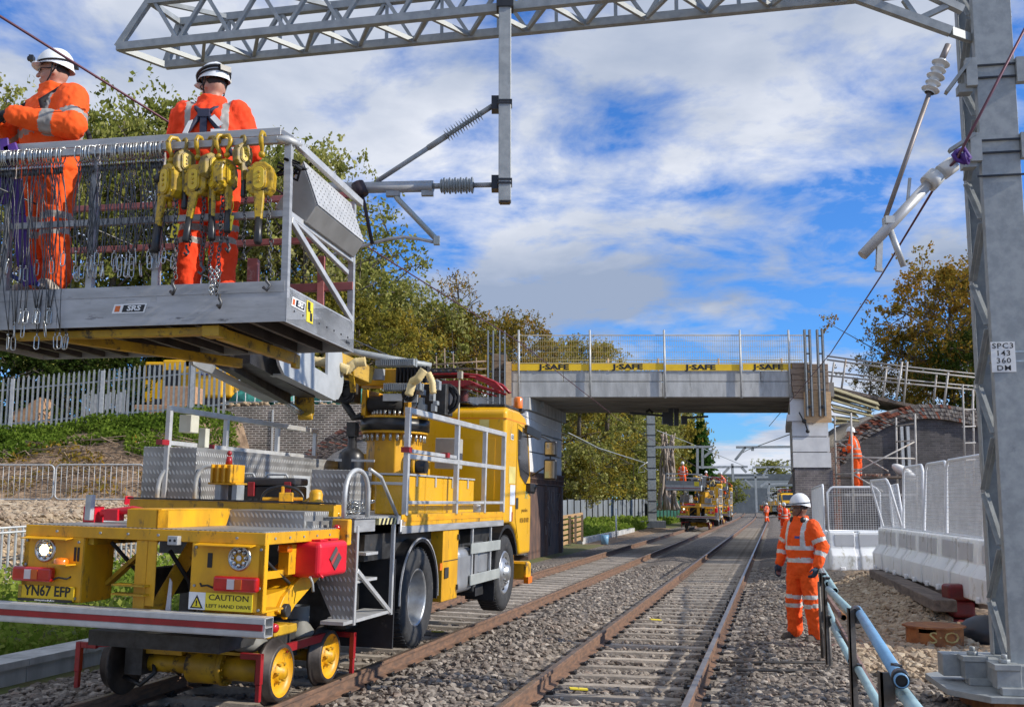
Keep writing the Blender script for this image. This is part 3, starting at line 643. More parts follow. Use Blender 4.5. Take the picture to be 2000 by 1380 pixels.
# right pier
rx0 = at(1548, 860, BY).x; rx1 = at(1622, 860, BY).x
rp = thing('bridge_pier', 'right bridge pier of white blocks on grey brickwork beside the scaffold', 'bridge pier', ((rx0+rx1)/2, BY, 0), group='piers carrying the bridge')
za, zb, zc2 = at(1580, 913, BY).z, at(1580, 822, BY).z, zs
e = MB(); slab(e, rx0+.04, rx1+.04, BY+.04, yb_, -.3, za); e.build('brick_base', [BRPIER], rp, world=True)
e = MB(); h3 = (zb-za)/3
for k in range(3): slab(e, rx0+(k*.0), rx1-.03*k, BY, yb_, za+k*h3+.014, za+(k+1)*h3-.014)
e.build('pale_block', [CONCW], rp, world=True); e = MB(); slab(e, rx0+.07, rx1-.12, BY+.07, yb_-.07, za, zb); e.build('joint_core', [DGREY], rp, world=True)
e = MB(); slab(e, rx0-.16, rx1-.35, BY-.05, yb_+.1, zb, zb+.22); slab(e, rx0-.05, rx1-.3, BY, yb_+.1, zb+.22, zc2-.015); e.build('cap_stone', [CONCW], rp, world=True)
e = MB(); a = at(1560, 805, BY-.1); b = at(1582, 848, BY-.1)
e.tube([(a.x, BY-.15, a.z), (a.x+.1, BY-.2, a.z-.25), ((a.x+b.x)/2, BY-.2, (a.z+b.z)/2), (b.x-.1, BY-.2, b.z+.1)], .025, 5); e.sphere((a.x+.15, BY-.2, a.z-.3), .08, 6); e.sphere((b.x-.1, BY-.2, b.z+.1), .07, 6)
e.build('cable_bracket', [BLKP], label='black cable and bracket hanging at the top of the right pier', cat='bracket')
fl = MB(); a = at(1056, 790, BY+1.5); fl.box(a.x-.12, a.x+.12, BY+1.45, BY+1.6, a.z-.1, a.z+.1); fl.beam((a.x, BY+1.5, a.z+.1), (a.x, BY+1.5, zs), .04, .04)
fl.build('floodlight', [GALV], label='small grey floodlight hung under the left end of the bridge', cat='floodlight')

# ============================================================ RIGHT ARCH, RAMP, SCAFFOLD
AY = 35.
def aw(u, v, Y=AY): return at(u, v, Y)
outer = [(1625, 890), (1640, 865), (1668, 840), (1700, 818), (1740, 799), (1790, 789), (1840, 789), (1890, 797), (1940, 812), (2000, 838)]
inner = [(1650, 905), (1672, 872), (1700, 850), (1735, 832), (1775, 820), (1810, 817), (1850, 820), (1895, 829), (1940, 842), (2000, 868)]
arch = thing('brick_arch', 'old brick arch ring with dark brick infill behind the scaffold', 'brick arch', (aw(1800, 900).x, AY, 0))
e = MB()
rgs = np.random.default_rng(4)
def lerp2(P_, t):
    t = t*(len(P_)-1); i = min(int(t), len(P_)-2); f = t-i; return (P_[i][0]*(1-f)+P_[i+1][0]*f, P_[i][1]*(1-f)+P_[i+1][1]*f)
NB = 86
for c in range(4):
    for k in range(NB):
        t0, t1 = (k+.06)/NB, (k+.94)/NB; f0, f1 = c/4+.02, (c+1)/4-.02
        jit = rgs.uniform(-.06, .10) if t0 < .45 else rgs.uniform(0, .03)
        if t0 < .5 and c == 3 and rgs.random() < .35: continue
        q_ = []
        for t, f in ((t0, f0), (t1, f0), (t1, f1), (t0, f1)):
            a, b = lerp2(inner, t), lerp2(outer, t); p = aw(a[0]*(1-f)+b[0]*f, a[1]*(1-f)+b[1]*f); q_.append((p.x, AY-.05-jit, p.z))
        red = (t0 < .5 and c >= 2 and rgs.random() < .6) or rgs.random() < .12
        e.prism(q_, (0, .6, 0), 1 if red else (2 if rgs.random() < .3 else 0))
e.build('arch_ring', [mat('weathered_arch_brick', (.26, .22, .19), (.12, .10, .09), .9, scale=9, spots=((.48, .44, .38), 5, .55)), mat('broken_red_arch_brick', (.34, .11, .06), (.20, .07, .045), .9, scale=9), mat('pale_arch_brick', (.34, .31, .27), (.2, .18, .16), .9, scale=9)], arch, world=True)
e = MB(); poly = [aw(u, v) for u, v in inner]; poly = [(p.x, AY+.08, p.z) for p in poly]+[(aw(2000, 868).x, AY+.08, -.2), (rx1+.1, AY+.08, -.2), (rx1+.1, AY+.08, aw(1650, 905).z)]
e.prism(poly, (0, .4, 0)); e.build('infill_wall', [BRDARK], arch, world=True)
e = MB(); poly = [(aw(u, v).x, AY+.15, aw(u, v).z-.03) for u, v in outer]; poly = poly+[(aw(2000, 838).x, AY+.15, 3.0), (rx1-.1, AY+.15, 2.4)]
e.prism(poly, (0, 4, 0)); e.build('mortar_core', [mat('pale_mortar', (.46, .42, .36), (.28, .25, .21), .95, scale=8)], arch, world=True)
e = MB(); x0 = rx1+.02
e.box(x0, x0+.55, AY-.1, AY+.3, -.3, aw(1640, 880).z+.1); e.build('broken_pier_edge', [BRRED], arch, world=True)
for u, lab in ((1762, 'a'), (1774, 'b')):
    e = MB(); a = aw(u, 832, AY-.1); b = aw(u, 925, AY-.1); e.box(a.x-.05, a.x+.05, AY-.06, AY+.06, b.z, a.z); e.build('wall_strip', [GALVL], arch, world=True)
# approach embankment behind the arch
e = MB(); e.prism([(rx1+2.6, AY+4.3, -.3), (60, AY+4.3, -.3), (60, AY+16, -.3), (rx1+7.5, AY+16, -.3)], (0, 0, 5.2)); e.build('approach_embankment', [GRASSG], kind='structure')
# sloping ramp deck and its rails
ramp = thing('ramp', 'grey timber ramp sloping down from the bridge over the brick arch with a tube handrail', 'ramp', (aw(1700, 790).x, AY+2, 0))
RY = AY+2.4
e = MB(); a = at(1618, 755, RY); b = at(1800, 796, RY); c = at(1990, 812, RY)
for p, q_ in ((a, b), (b, c)): e.beam(p+Vector((0, 1, 0)), q_+Vector((0, 1, 0)), 2.0, .12)
e.build('ramp_deck', [WOODD], ramp, world=True)
def rail_line(pa, n_, y, name='handrail'):
    e = MB(); e.tube([at(u, v, y) for u, v in pa], .035, 6); e.build(name, [TUBE], ramp, world=True)
for y, dv in ((RY-.1, 0), (RY+2.1, 7)):
    rail_line([(1615, 702-dv), (1760, 722-dv), (2000, 747-dv)], 0, y); rail_line([(1617, 733-dv), (1760, 748-dv), (2000, 770-dv)], 0, y, 'mid_rail')
for u0, v0, u1, v1, y in ((1652, 702, 1643, 763, RY-.1), (1629, 707, 1622, 755, RY+2), (1762, 706, 1750, 780, RY-.2), (1732, 716, 1724, 778, RY+2), (1772, 706, 1765, 788, RY-.1), (1829, 732, 1823, 787, RY+2), (1852, 727, 1843, 795, RY-.1), (1905, 742, 1898, 800, RY-.1)):
    e = MB(); e.cyl(at(u0, v0, y), at(u1, v1, y), .04, n=6); e.build('handrail_post', [TUBE], ramp, world=True)
# yellow-green planks sloping over the arch
pk = MB()
for k, (v_, d_) in enumerate(((757, 0), (768, 9), (779, 3), (792, 14), (801, -6), (815, 4), (826, -10))):
    a = at(1622+k*1.0, v_, AY-.3-k*.05); b = at(1716-k*9+d_, 789+k*6.0+d_*.3, AY-.1-k*.05); pk.beam(a, b, .26, .04, 0, up=(0, -.6, 1)) 
pk.build('plank_stack', [WOODG], label='greenish planks sloping from the right bridge end down onto the brick arch', cat='planks')

# scaffold
sc = thing('scaffold', 'grey tube scaffold tower with boarded platform in front of the brick arch', 'scaffold', (at(1700, 950, 32).x, 32, 0))
def spart(mb, name, m=None): return mb.build(name, m or [TUBE], sc, world=True)
SY = 32.
for u0, v0, u1, v1, y in ((1630, 812, 1635, 1000, SY+1), (1662, 806, 1667, 1000, SY-.8), (1750, 815, 1753, 960, SY+1), (1787, 808, 1792, 1010, SY-.8), (1880, 750, 1886, 950, SY-.8), (1900, 760, 1903, 950, SY+1)):
    e = MB(); e.cyl(at(u0, v0, y), at(u1, v1, y), .030, n=8); spart(e, 'standard')
for a, b in (((1630, 830, SY+1), (1662, 826, SY-.8)), ((1632, 862, SY+1), (1664, 857, SY-.8)), ((1632, 893, SY+1), (1790, 895, SY-.8)), ((1664, 893, SY-.8), (1790, 895, SY-.8)), ((1632, 926, SY+1), (1666, 924, SY-.8)),
             ((1664, 925, SY-.8), (1787, 862, SY-.8)), ((1632, 860, SY+1), (1735, 920, SY-.8)), ((1665, 925, SY-.8), (1725, 960, SY-.8)), ((1750, 832, SY+1), (1788, 826, SY-.8)), ((1750, 862, SY+1), (1788, 860, SY-.8)),
             ((1880, 800, SY-.8), (1905, 799, SY+1)), ((1880, 833, SY-.8), (1905, 832, SY+1)), ((1882, 865, SY-.8), (1905, 864, SY+1)), ((1884, 898, SY-.8), (1905, 897, SY+1))):
    e = MB(); e.cyl(at(*a), at(*b), .024, n=7); spart(e, 'brace')
e = MB(); pz = at(1700, 929, SY-.8).z
xa, xb = at(1666, 925, SY-.8).x, at(1790, 925, SY-.8).x
for k in range(5): e.box(xa, xb, SY-.75+k*.32, SY-.45+k*.32, pz-.05, pz)
spart(e, 'platform_boards', [WOODD])
e = MB(); pz2 = at(1680, 964, SY-.8).z
e.box(at(1634, 960, SY).x, at(1770, 960, SY).x, SY-.8, SY+.9, pz2-.06, pz2); spart(e, 'lower_boards', [mat('grey_boards', (.40, .38, .35), None, .8)])
e = MB(); c = at(1765, 914, SY-.3); e.M = Matrix.Translation((c.x, SY-.3, pz+.14)) @ Matrix.Rotation(.55, 4, 'Y'); e.sphere((0, 0, 0), (.42, .26, .16), 14)
o = e.build('cement_bag', [WHM], label='white sack lying on the scaffold platform', cat='sack')
e = MB()
for k in range(11): c = Vector((rng.uniform(xa+.3, xb-.8), SY-.75+rng.uniform(0, .5), pz)); e.M = Matrix.Translation(c) @ Matrix.Rotation(rng.uniform(0, 3), 4, 'Z'); e.box(-.11, .11, -.05, .05, 0, .07)
e.build('loose_bricks', [BRRED], label='loose broken bricks scattered on the scaffold platform', cat='bricks', kind='stuff')
# concrete post seen behind the arch on the right
# ============================================================ LEFT WALL AND BANK
WY = 33.4
lw = thing('brick_wall', 'old brown brick abutment wall with an arch ring and grey infill left of the bridge', 'brick wall', (at(560, 850, WY).x, WY, 0))
tp = [(425, 798), (480, 792), (560, 790), (690, 789), (860, 789), (1004, 792)]
arcI = [(620, 960), (640, 925), (675, 885), (720, 850), (790, 830), (1004, 820)]
e = MB(); poly = [at(u, v, WY) for u, v in tp]+[Vector((LX, WY, 0)), Vector((at(440, 800, WY).x, WY, 1.0))]
e.prism([(p.x, WY, p.z) for p in poly], (0, .6, 0)); e.build('brickwork', [BRLEFT], lw, world=True)
a1 = [(548, 960), (560, 925), (600, 880), (650, 845), (700, 818)]; a2 = [(590, 960), (612, 920), (650, 885), (700, 860), (760, 845)]
e = MB()
for c in range(4):
    for k in range(44):
        q_ = []
        for t, f in (((k+.08)/44, c/4+.03), ((k+.92)/44, c/4+.03), ((k+.92)/44, (c+1)/4-.03), ((k+.08)/44, (c+1)/4-.03)):
            a, b = lerp2(a2, t), lerp2(a1, t); p = at(a[0]*(1-f)+b[0]*f, a[1]*(1-f)+b[1]*f, WY-.05); q_.append((p.x, WY-.05-rgs.uniform(0, .03), p.z))
        e.prism(q_, (0, .1, 0), int(rgs.random() < .25))
e.build('arch_ring', [mat('dark_ring_brick', (.16, .125, .11), (.09, .075, .07), .9, scale=9, spots=((.4, .37, .32), 5, .6)), mat('red_ring_brick', (.25, .10, .07), None, .9)], lw, world=True)
e = MB(); p3 = [at(u, v, WY) for u, v in a2]; e.prism([(p.x, WY-.02, p.z) for p in p3]+[(at(760, 845, WY).x, WY-.02, 1.), (at(600, 960, WY).x, WY-.02, 1.)], (0, .02, 0)); e.build('infill', [BRINF], lw, world=True)
e = MB(); a = at(535, 800, WY); e.box(a.x-.06, a.x+.0, WY-.03, WY, 1.2, a.z); e.build('mortar_joint', [CONC], lw, world=True)
# palisade fence on the bank
def palisade(x0, x1, y0, y1, zf0, zf1, h, st, label, name='palisade_fence', posts=2.78, m=GALV, off=.35, wd=.07):
    t = thing(name, label, 'fence', (x0, y0, zf0)); n = int(math.hypot(x1-x0, y1-y0)/st); L_ = math.hypot(x1-x0, y1-y0)
    d = Vector((x1-x0, y1-y0, 0))/L_; nn = Vector((d.y, -d.x, 0))
    if nn.y > 0: nn = -nn
    e = MB(); rg = np.random.default_rng(int(abs(x0*10)))
    for k in range(n):
        f = k/n; p = Vector((x0+(x1-x0)*f, y0+(y1-y0)*f, zf0+(zf1-zf0)*f)); w2_ = wd/2; hh = h+rg.normal(0, .01)
        pts = [(-w2_, 0), (w2_, 0), (w2_, hh-.12), (.012, hh), (-.012, hh), (-w2_, hh-.12)]
        e.prism([p+d*a+Vector((0, 0, b)) for a, b in pts], -nn*.014)
        e.prism([p+d*a+nn*.012+Vector((0, 0, b)) for a, b in [(-.012, .0), (.012, .0), (.006, hh-.05), (-.006, hh-.05)]], nn*.012)
    e.build('pales', [m], t, world=True, kind='stuff' if n > 100 else None)
    for zz in (.28, h-.38):
        e = MB(); e.beam(Vector((x0, y0, zf0+zz))-nn*.03, Vector((x1, y1, zf1+zz))-nn*.03, .045, .045); e.build('rail', [m], t, world=True)
    k = off
    while k < L_:
        p = Vector((x0, y0, zf0))+d*k; p.z = zf0+(zf1-zf0)*k/L_; e = MB(); e.beam(p-Vector((0, 0, .4)), p+Vector((0, 0, h-.05)), .11, .06); e.build('post', [GALVL], t, world=True); k += posts
    return t
pa = at(-30, 852, 31.5); pb = at(446, 809, 31.5)
zf0, zf1 = pa.z+.05, pb.z+.05
L0 = math.hypot(pb.x-pa.x, 0); off0 = at(22, 800, 31.5).x-pa.x
palisade(pa.x, pb.x, 31.5, 31.5, zf0, zf1, 1.72, .155, 'grey steel palisade fence along the top of the left bank', off=off0)
# low handrail fence of pale uprights beyond the ditch
t = thing('pedestrian_fence', 'low pale metal fence of thin uprights beside the ditch at the left edge', 'fence', T(-12.3, 15, .25))
e = MB()
for k in range(64):
    s = 11.5+k*.16; z0 = gheight(-12.3, s); zt_ = 1.22+.022*(s-11.5)
    e.beam(T(-12.3, s, z0-.05), T(-12.3, s, zt_), .022, .05)
e.build('uprights', [GALVL], t, world=True)
for f in (0, .5):
    e = MB(); e.tube([T(-12.3, 11.4, 1.22-.08*(f > 0)), T(-12.3, 21.8, 1.45-.08*(f > 0))], .022, 6); e.build('rail', [GALVL], t, world=True)
# crowd barriers
def barrier_mesh():
    e = MB(); W_, H_ = 1.12, 1.02; r = .12; z0 = .13
    pts = []
    for cx2, cz, a0 in ((W_-r, z0+r, -90), (W_-r, H_-r, 0), (-W_+r, H_-r, 90), (-W_+r, z0+r, 180)):
        for k in range(5): a = R(a0+k*22.5); pts.append((cx2+r*math.cos(a), 0, cz+r*math.sin(a)))
    e.tube(pts, .021, 8, closed=True); b = MB()
    for k in range(15): x = -W_+.14+k*(2*W_-.28)/14; b.cyl((x, 0, z0), (x, 0, H_), .008, n=5)
    f = MB()
    for x in (-.75, .75): f.tube([(x, -.28, 0), (x, 0, .14), (x, .28, 0)], .018, 6)
    return e, b, f
e, b, f = barrier_mesh(); B0 = thing('crowd_barrier', 'x', 'crowd barrier', (0, 0, 0), group='galvanised crowd barriers on the terrace')
e.build('frame', [GALVL], B0); b.build('bars', [GALVL], B0); f.build('feet', [GALVL], B0)
bl = ['leftmost crowd barrier on the terrace, cut by the left edge of the picture', 'crowd barrier on the terrace behind the red block, middle of the row', 'crowd barrier on the terrace directly behind the two bent handrails of the truck']
for i, (u, lab) in enumerate(zip((10, 194, 382), bl)):
    o = B0 if i == 0 else copy_tree(B0); p = at(u, 980, 25.6); o.location = (p.x, 25.6+(.1 if i != 1 else -.05), 1.66); o['label'] = lab; o.rotation_euler = (0, 0, (.05, -.02, .03)[i]); o.scale = (.985, 1, .96)
e = MB(); p = at(249, 985, 24); e.box(-.10, .10, -.05, .05, 0, .32); o = e.build('red_block', [REDP], label='small red plastic block standing at the foot of the middle crowd barrier', cat='block', bevel=.02); o.location = (p.x, 24, 1.53); o.rotation_euler = (0, .12, .4)
# stuff on the plateau behind the palisade: excavator, brick stack, tarps
ex = thing('excavator', 'yellow excavator body parked behind the palisade fence on the bank', 'excavator', (at(370, 760, 40).x, 40, 4.6))
EY = 40.; ep = lambda u, v, y=EY: at(u, v, y)
def exbox(u0, v0, u1, v1, d, name, m, y=EY, bv=.06, **k):
    a, b = ep(u0, v0, y), ep(u1, v1, y); e = MB(); e.box(a.x, b.x, y, y+d, b.z, a.z); return e.build(name, m, ex, world=True, bevel=bv, seg=3, **k)
exbox(283, 706, 322, 785, 1.8, 'cab', [YELC]); exbox(287, 712, 317, 740, .02, 'cab_window', [GLASS], EY-.02, 0)
exbox(318, 702, 382, 775, 2.4, 'rear_body', [YELC]); exbox(322, 722, 352, 760, .02, 'vent_door', [BLKM], EY-.025, 0)
exbox(368, 712, 436, 778, 2.3, 'engine_cover', [YELC], EY-.15, .15); exbox(358, 697, 380, 720, .8, 'exhaust_cover', [YELC], EY, .1)
o = exbox(390, 722, 425, 732, .02, 'name_board', [BLUM], EY-.20, 0); c = ep(390, 727, EY-.24); text_mb('FLANNERY', .17, frame((ep(407, 727, EY-.24).x, EY-.222, ep(407, 727, EY-.24).z), (1, 0, 0), (0, 0, 1)), ex, WHM, 'lettering', .003, .8, world=True)
exbox(296, 778, 440, 792, 2.2, 'tracks', [BLK], EY-.1, .05); exbox(430, 735, 452, 776, 1.4, 'counterweight', [YELC], EY-.1, .1)
e = MB(); a, b = at(262, 790, 37), at(405, 815, 37); e.box(a.x, b.x, 37, 38.4, b.z-1, a.z); a2_ = at(350, 765, 37.2); e.box(a2_.x-.6, a2_.x+.6, 37.1, 38.2, a.z, a2_.z+.2)
e.build('tan_board_stack', [CARD], bevel=.02, label='tan stack of boards behind the palisade fence below the excavator', cat='board stack')
e = MB()
for k in range(13): a = at(165+k*7, 775-(k % 3)*4, 35); e.beam((a.x, 35, 3.9), (a.x+.02, 35, a.z+.1), .09, .02)
e.build('spare_pales', [GALVL], label='stack of spare steel pales leaning behind the palisade fence', cat='steel pales')
e = MB(); a, b = at(20, 790, 34), at(75, 830, 34); e.prism([(a.x, 34, b.z-.5), (b.x, 34, b.z-.5), (b.x, 34, a.z+.25), (a.x, 34, a.z-.3)], (0, 1, 0)); e.build('plywood_sheet', [CARD], label='brown plywood sheet leaning behind the left end of the palisade fence', cat='plywood')
for (u, v, yy, w_), lab in zip(((490, 782, 36, 1.3), (560, 782, 36.5, 1.2), (650, 778, 36, 1.5), (690, 770, 37, .8)), ('leftmost green tarpaulin heap on the wall, beside the fence end', 'green tarpaulin heap on the wall under the lifting arm', 'green tarpaulin heap on the wall right of the hanging yellow arm', 'small green tarpaulin heap nearest the truck turret')):
    p = at(u, v, yy); e = MB(); e.sphere((0, 0, 0), (w_*.55, .6, .42), 20, 0, 14); o = e.build('tarpaulin', [GREENT], label=lab, cat='tarpaulin', group='green tarpaulins on the old wall')
    for vv in o.data.vertices: vv.co *= 1+.35*noise.noise(Vector(vv.co)*2.6+Vector((u, 0, 0)))
    o.location = (p.x, yy, p.z-.05)
e = MB()
for k in range(14):
    u = 440+k*19+rng.uniform(-4, 4); p = at(u, 792, 34.5); e.cyl((p.x, 34.5, p.z-.6), (p.x+rng.uniform(-.1, .1), 34.5, p.z+rng.uniform(.4, .75)), .018, n=5)
e.tube([at(440, 785, 34.5), at(700, 783, 34.5)], .02, 5); e.build('edge_protection', [GALVL], label='thin steel edge protection bars along the top of the old brick wall', cat='railing')
e = MB()
for k in range(90):
    u = rng.uniform(430, 700); p = at(u, 791, WY+.2); r_ = rng.uniform(.05, .12); e.sphere((p.x, WY+rng.uniform(.1, .6), p.z+rng.uniform(-.02, .06)), (r_, r_, r_*.7), 6, 0, 4)
e.build('wall_rubble', [TANST], label='broken brick rubble along the top of the old wall', cat='rubble', kind='stuff')
# platform deck behind left bridge end with temporary works
e = MB()
for (u0, v0, u1, v1) in ((845, 712, 950, 705), (845, 722, 950, 720), (840, 735, 950, 733)): e.cyl(at(u0, v0, 35), at(u1, v1, 35), .03, n=6)
for u in (852, 868, 885, 930): e.cyl(at(u, 680+(u % 7)*3, 35), at(u+3, 790, 35), .025, n=6)
e.build('temporary_railing', [WOOD], label='brown temporary railing above the old wall left of the bridge clamps', cat='railing')
# ============================================================ THE YELLOW ROAD RAIL TRUCK (local frame: x right, y forward along the track, z up)
truck = thing('road_rail_truck', 'big yellow road rail lorry nearest the camera carrying the raised work cage', 'rail truck', T(QL, 7.0, .0195), group=None, rot=(0, .026, TYAW))
def tp_(mb, name, mats, parent=truck, **k): return mb.build(name, mats, parent, **k)
X = 1.25
# bumper beam with red stripe
e = MB(); y0, y1, z0, z1 = 0., .125, .72, .865
for a, b in ((z0, z0+.008), (z1-.008, z1), (z0+.068, z0+.075)): e.box(-X, X, y0, y1, a, b)
e.box(-X, X, y0-.001, y0+.007, z0+.0075, z1-.0075); e.box(-X, X, y1-.006, y1+.001, z0+.0075, z1-.0075); e.box(-X, X, y0-.012, y0+.001, z0+.01, z0+.045); e.box(-X, X, y0-.012, y0+.001, z0+.10, z0+.138)
bb = tp_(e, 'bumper_beam', [ALUL]); e = MB(); e.box(-X, X-.02, y0-.009, y0-.002, z0+.05, z0+.096); tp_(e, 'red_stripe', [RED], bb)
for x in (-.55, .55): e = MB(); e.box(x-.05, x+.05, y1, .35, .74, .84); tp_(e, 'bumper_bracket', [DGREY])
# rear frame
XL, XR = -1.0, 1.14
e = MB()
e.box(XL, XR, .15, .17, 1.385, 1.475); e.box(XL, .25, .17, 1.5, 1.455, 1.473); e.box(XR-.02, XR, .17, 1.52, 1.385, 1.475); e.box(XL, XL+.02, .17, 1.52, 1.385, 1.475); e.box(.25, XR-.02, .17, 1.5, 1.455, 1.473)
tp_(e, 'deck_frame', [YEL], bevel=.004)
e = MB(); e.box(XL+.02, XR-.02, .155, 1.5, 1.476, 1.481); tp_(e, 'deck_plate', [TREAD])
def lightbox(x0, x1, inner, name):
    e = MB()
    e.box(x0, x1, .15, .162, .88, 1.385); e.box(inner-.006, inner+.006, .162, .55, .88, 1.385); ox = x1 if inner < (x0+x1)/2 else x0
    e.box(ox-(.05 if ox > 0 else 0), ox+(.05 if ox < 0 else 0), .150, .21, .88, 1.386)
    e.box(x0, x1, .162, .5, .875, .89)
    return tp_(e, name, [YEL], bevel=.003)
lb = lightbox(XL, -.45, -.455, 'lamp_housing'); rb = lightbox(.52, XR, .526, 'lamp_housing')
for (x0, x1), par in (((-.97, -.55), lb), ((.58, 1.06), rb)):
    e = MB(); e.prism([(x0, .15, 1.385), (x0, .06, 1.372), (x0, .06, 1.366), (x0, .15, 1.376)], (x1-x0, 0, 0)); tp_(e, 'visor', [YEL], par)
for (x, par, on) in ((-.80, lb, True), (.93, rb, False)):
    e = MB(); e.lathe([(.098, .12), (.098, .0), (.084, -.012), (.082, -.004)], (x, .145, 1.28), (0, 1, 0), 28, 0); hl = tp_(e, 'headlight', [CHROME], par)
    e = MB(); e.lathe([(.084, -.004), (.05, .006), (.0, .01)], (x, .145, 1.28), (0, 1, 0), 28, 0); 
    for k in range(8): a = k*math.pi/4; e.sphere((x+.055*math.cos(a), .138, 1.28+.055*math.sin(a)), (.018, .006, .018), 8, 0, 5)
    tp_(e, 'reflector', [LIGHTR], hl)
    e = MB(); e.sphere((x, .138, 1.28), (.048 if on else .022, .006, .048 if on else .022), 12, 0, 6); tp_(e, 'lamp_core', [LAMPON] if on else [WHM], hl)
for x, par, sgn in ((-.87, lb, -1), (.93, rb, 1)):
    e = MB(); e.box(x-.185, x+.185, .09, .15, 1.03, 1.145); tl = tp_(e, 'tail_light', [REDL], par, bevel=.02, seg=3)
    e = MB(); e.box(x-.06, x+.0, .084, .092, 1.05, 1.125, 0); tp_(e, 'clear_lens', [mat('clear_lens', (.8, .72, .72), None, .15, coat=.5)], tl)
    e = MB(); e.box(x+.004, x+.06, .084, .092, 1.05, 1.125, 0); tp_(e, 'amber_segment', [mat('dull_amber', (.7, .14, .03), None, .2)], tl)
    e = MB(); e.tube([(x-.185 if sgn > 0 else x+.185, .12, 1.05), (x-sgn*.24, .11, 1.07), (x-sgn*.30, .13, 1.06), (x-sgn*.33, .16, 1.08)], .008, 6); tp_(e, 'cable', [BLK], par)
e = MB(); e.box(-.66, -.50, .02, .15, 1.17, 1.18); tp_(e, 'small_shelf', [YEL], lb)
e = MB(); e.lathe([(.055, 0), (.055, .03), (.04, .045), (0, .05)], (-.59, .08, 1.18)); tp_(e, 'marker_lamp', [ORP], lb)
for x in (-.53, -.50, .66, .68): 
    e = MB(); e.box(x, x+.02, .146, .152, 1.20, 1.31); tp_(e, 'slot', [BLKM], lb if x < 0 else rb)
# plates and lettering
e = MB(); e.box(-1.02, -.48, .125, .135, .905, 1.0); 
e = MB(); e.box(-1.01, -.49, .128, .142, .885, 1.0); npl = tp_(e, 'number_plate', [PLATE], bevel=.004)
text_mb('YN67 EFP', .112, frame((-.735, .1265, .955), (1, 0, 0), (0, 0, 1)), npl, BLKM, sx=.92, off=.0022)
e = MB(); e.box(-1.0, -.50, .120, .130, .875, .897); tp_(e, 'plate_holder', [BLKP], npl); text_mb('www.srsroadrail.co', .022, frame((-.75, .119, .886), (1, 0, 0), (0, 0, 1)), npl, WHM, sx=1.05)
e = MB(); e.box(-1.005, -.975, .125, .129, .905, .99); tp_(e, 'blue_strip', [mat('faded_plate_blue', (.35, .24, .03), None, .5)], npl)
e = MB(); e.box(.525, 1.06, .140, .148, .882, 1.012); cs = tp_(e, 'caution_sign', [YELM], rb)
e = MB(); e.box(.525, .665, .137, .142, .882, 1.012); tp_(e, 'white_field', [WHM], cs)
e = MB(); e.prism([(.54, .1362, .892), (.65, .1362, .892), (.595, .1362, .992)], (0, -.0015, 0)); tp_(e, 'warning_triangle', [BLKM], cs)
e = MB(); e.prism([(.558, .1345, .901), (.632, .1345, .901), (.595, .1345, .970)], (0, -.0015, 0)); tp_(e, 'triangle_field', [YELM], cs); text_mb('!', .055, frame((.595, .1325, .928), (1, 0, 0), (0, 0, 1)), cs, BLKM, off=.003)
text_mb('CAUTION', .062, frame((.862, .1385, .977), (1, 0, 0), (0, 0, 1)), cs, BLKM, sx=1.22); text_mb('LEFT HAND DRIVE', .036, frame((.862, .1385, .914), (1, 0, 0), (0, 0, 1)), cs, BLKM, sx=1.28)
# centre post, socket, braces
e = MB(); e.box(.02, .12, .16, .26, .76, 1.385); e.box(.12, .20, .165, .18, .88, 1.385); tp_(e, 'centre_post', [YEL], bevel=.004)
e = MB(); e.box(-.13, .16, .09, .2, 1.03, 1.045); e.box(-.13, .16, .09, .2, .96, .975); tp_(e, 'coupling_jaws', [YELD])
e = MB(); e.beam((-.45, .5, 1.0), (-.02, .5, 1.38), .09, .03); e.beam((-.42, .2, 1.36), (-.42, .9, 1.36), .05, .06); e.beam((.12, .3, .8), (.3, .6, 1.4), .02, .12); tp_(e, 'brace_plates', [YELD])
e = MB(); e.box(.33, .42, .10, .16, 1.36, 1.43); tp_(e, 'hitch_bracket', [GALVL], bevel=.004); e = MB(); e.cyl((.355, .098, 1.395), (.355, .11, 1.395), .011, n=8); e.cyl((.395, .098, 1.395), (.395, .11, 1.395), .011, n=8); tp_(e, 'bolt_holes', [BLKM])
e = MB(); e.prism([(.22, .3, .78), (.27, .3, .78), (.265, .3, 1.06), (.245, .3, 1.09)], (0, .012, 0)); tp_(e, 'white_guide', [WHP])
e = MB()
for x, z in ((-.97, .91), (-.97, 1.16), (-.49, .91), (-.97, 1.35), (-.49, 1.35), (.56, 1.06), (.56, 1.35), (1.11, 1.35), (1.11, 1.06), (1.11, .90), (-.3, 1.43), (-.05, 1.43), (.22, 1.43), (.9, 1.43), (-.7, 1.43)): e.cyl((x, .140, z), (x, .150, z), .011, n=6)
for y in (.3, .55, .8, 1.05, 1.3): e.cyl((XR, y, 1.43), (XR+.008, y, 1.43), .011, n=6)
e.build('panel_bolts', [GALV], truck, nosplit=True, kind='stuff')
e = MB(); e.box(.98, 1.245, 2.18, 2.20, 1.50, 1.56); e.box(1.236, 1.242, 2.19, 2.72, 1.50, 1.56); ch = tp_(e, 'hazard_strip', [mat('pale_yellow_strip', (.70, .62, .30), None, .5)]); e = MB()
for k in range(5): e.prism([(1.2435, 2.22+k*.10, 1.50), (1.2435, 2.27+k*.10, 1.50), (1.2435, 2.31+k*.10, 1.56), (1.2435, 2.26+k*.10, 1.56)], (.002, 0, 0))
e.build('hazard_stripes', [BLKM], ch, nosplit=True, kind='stuff')
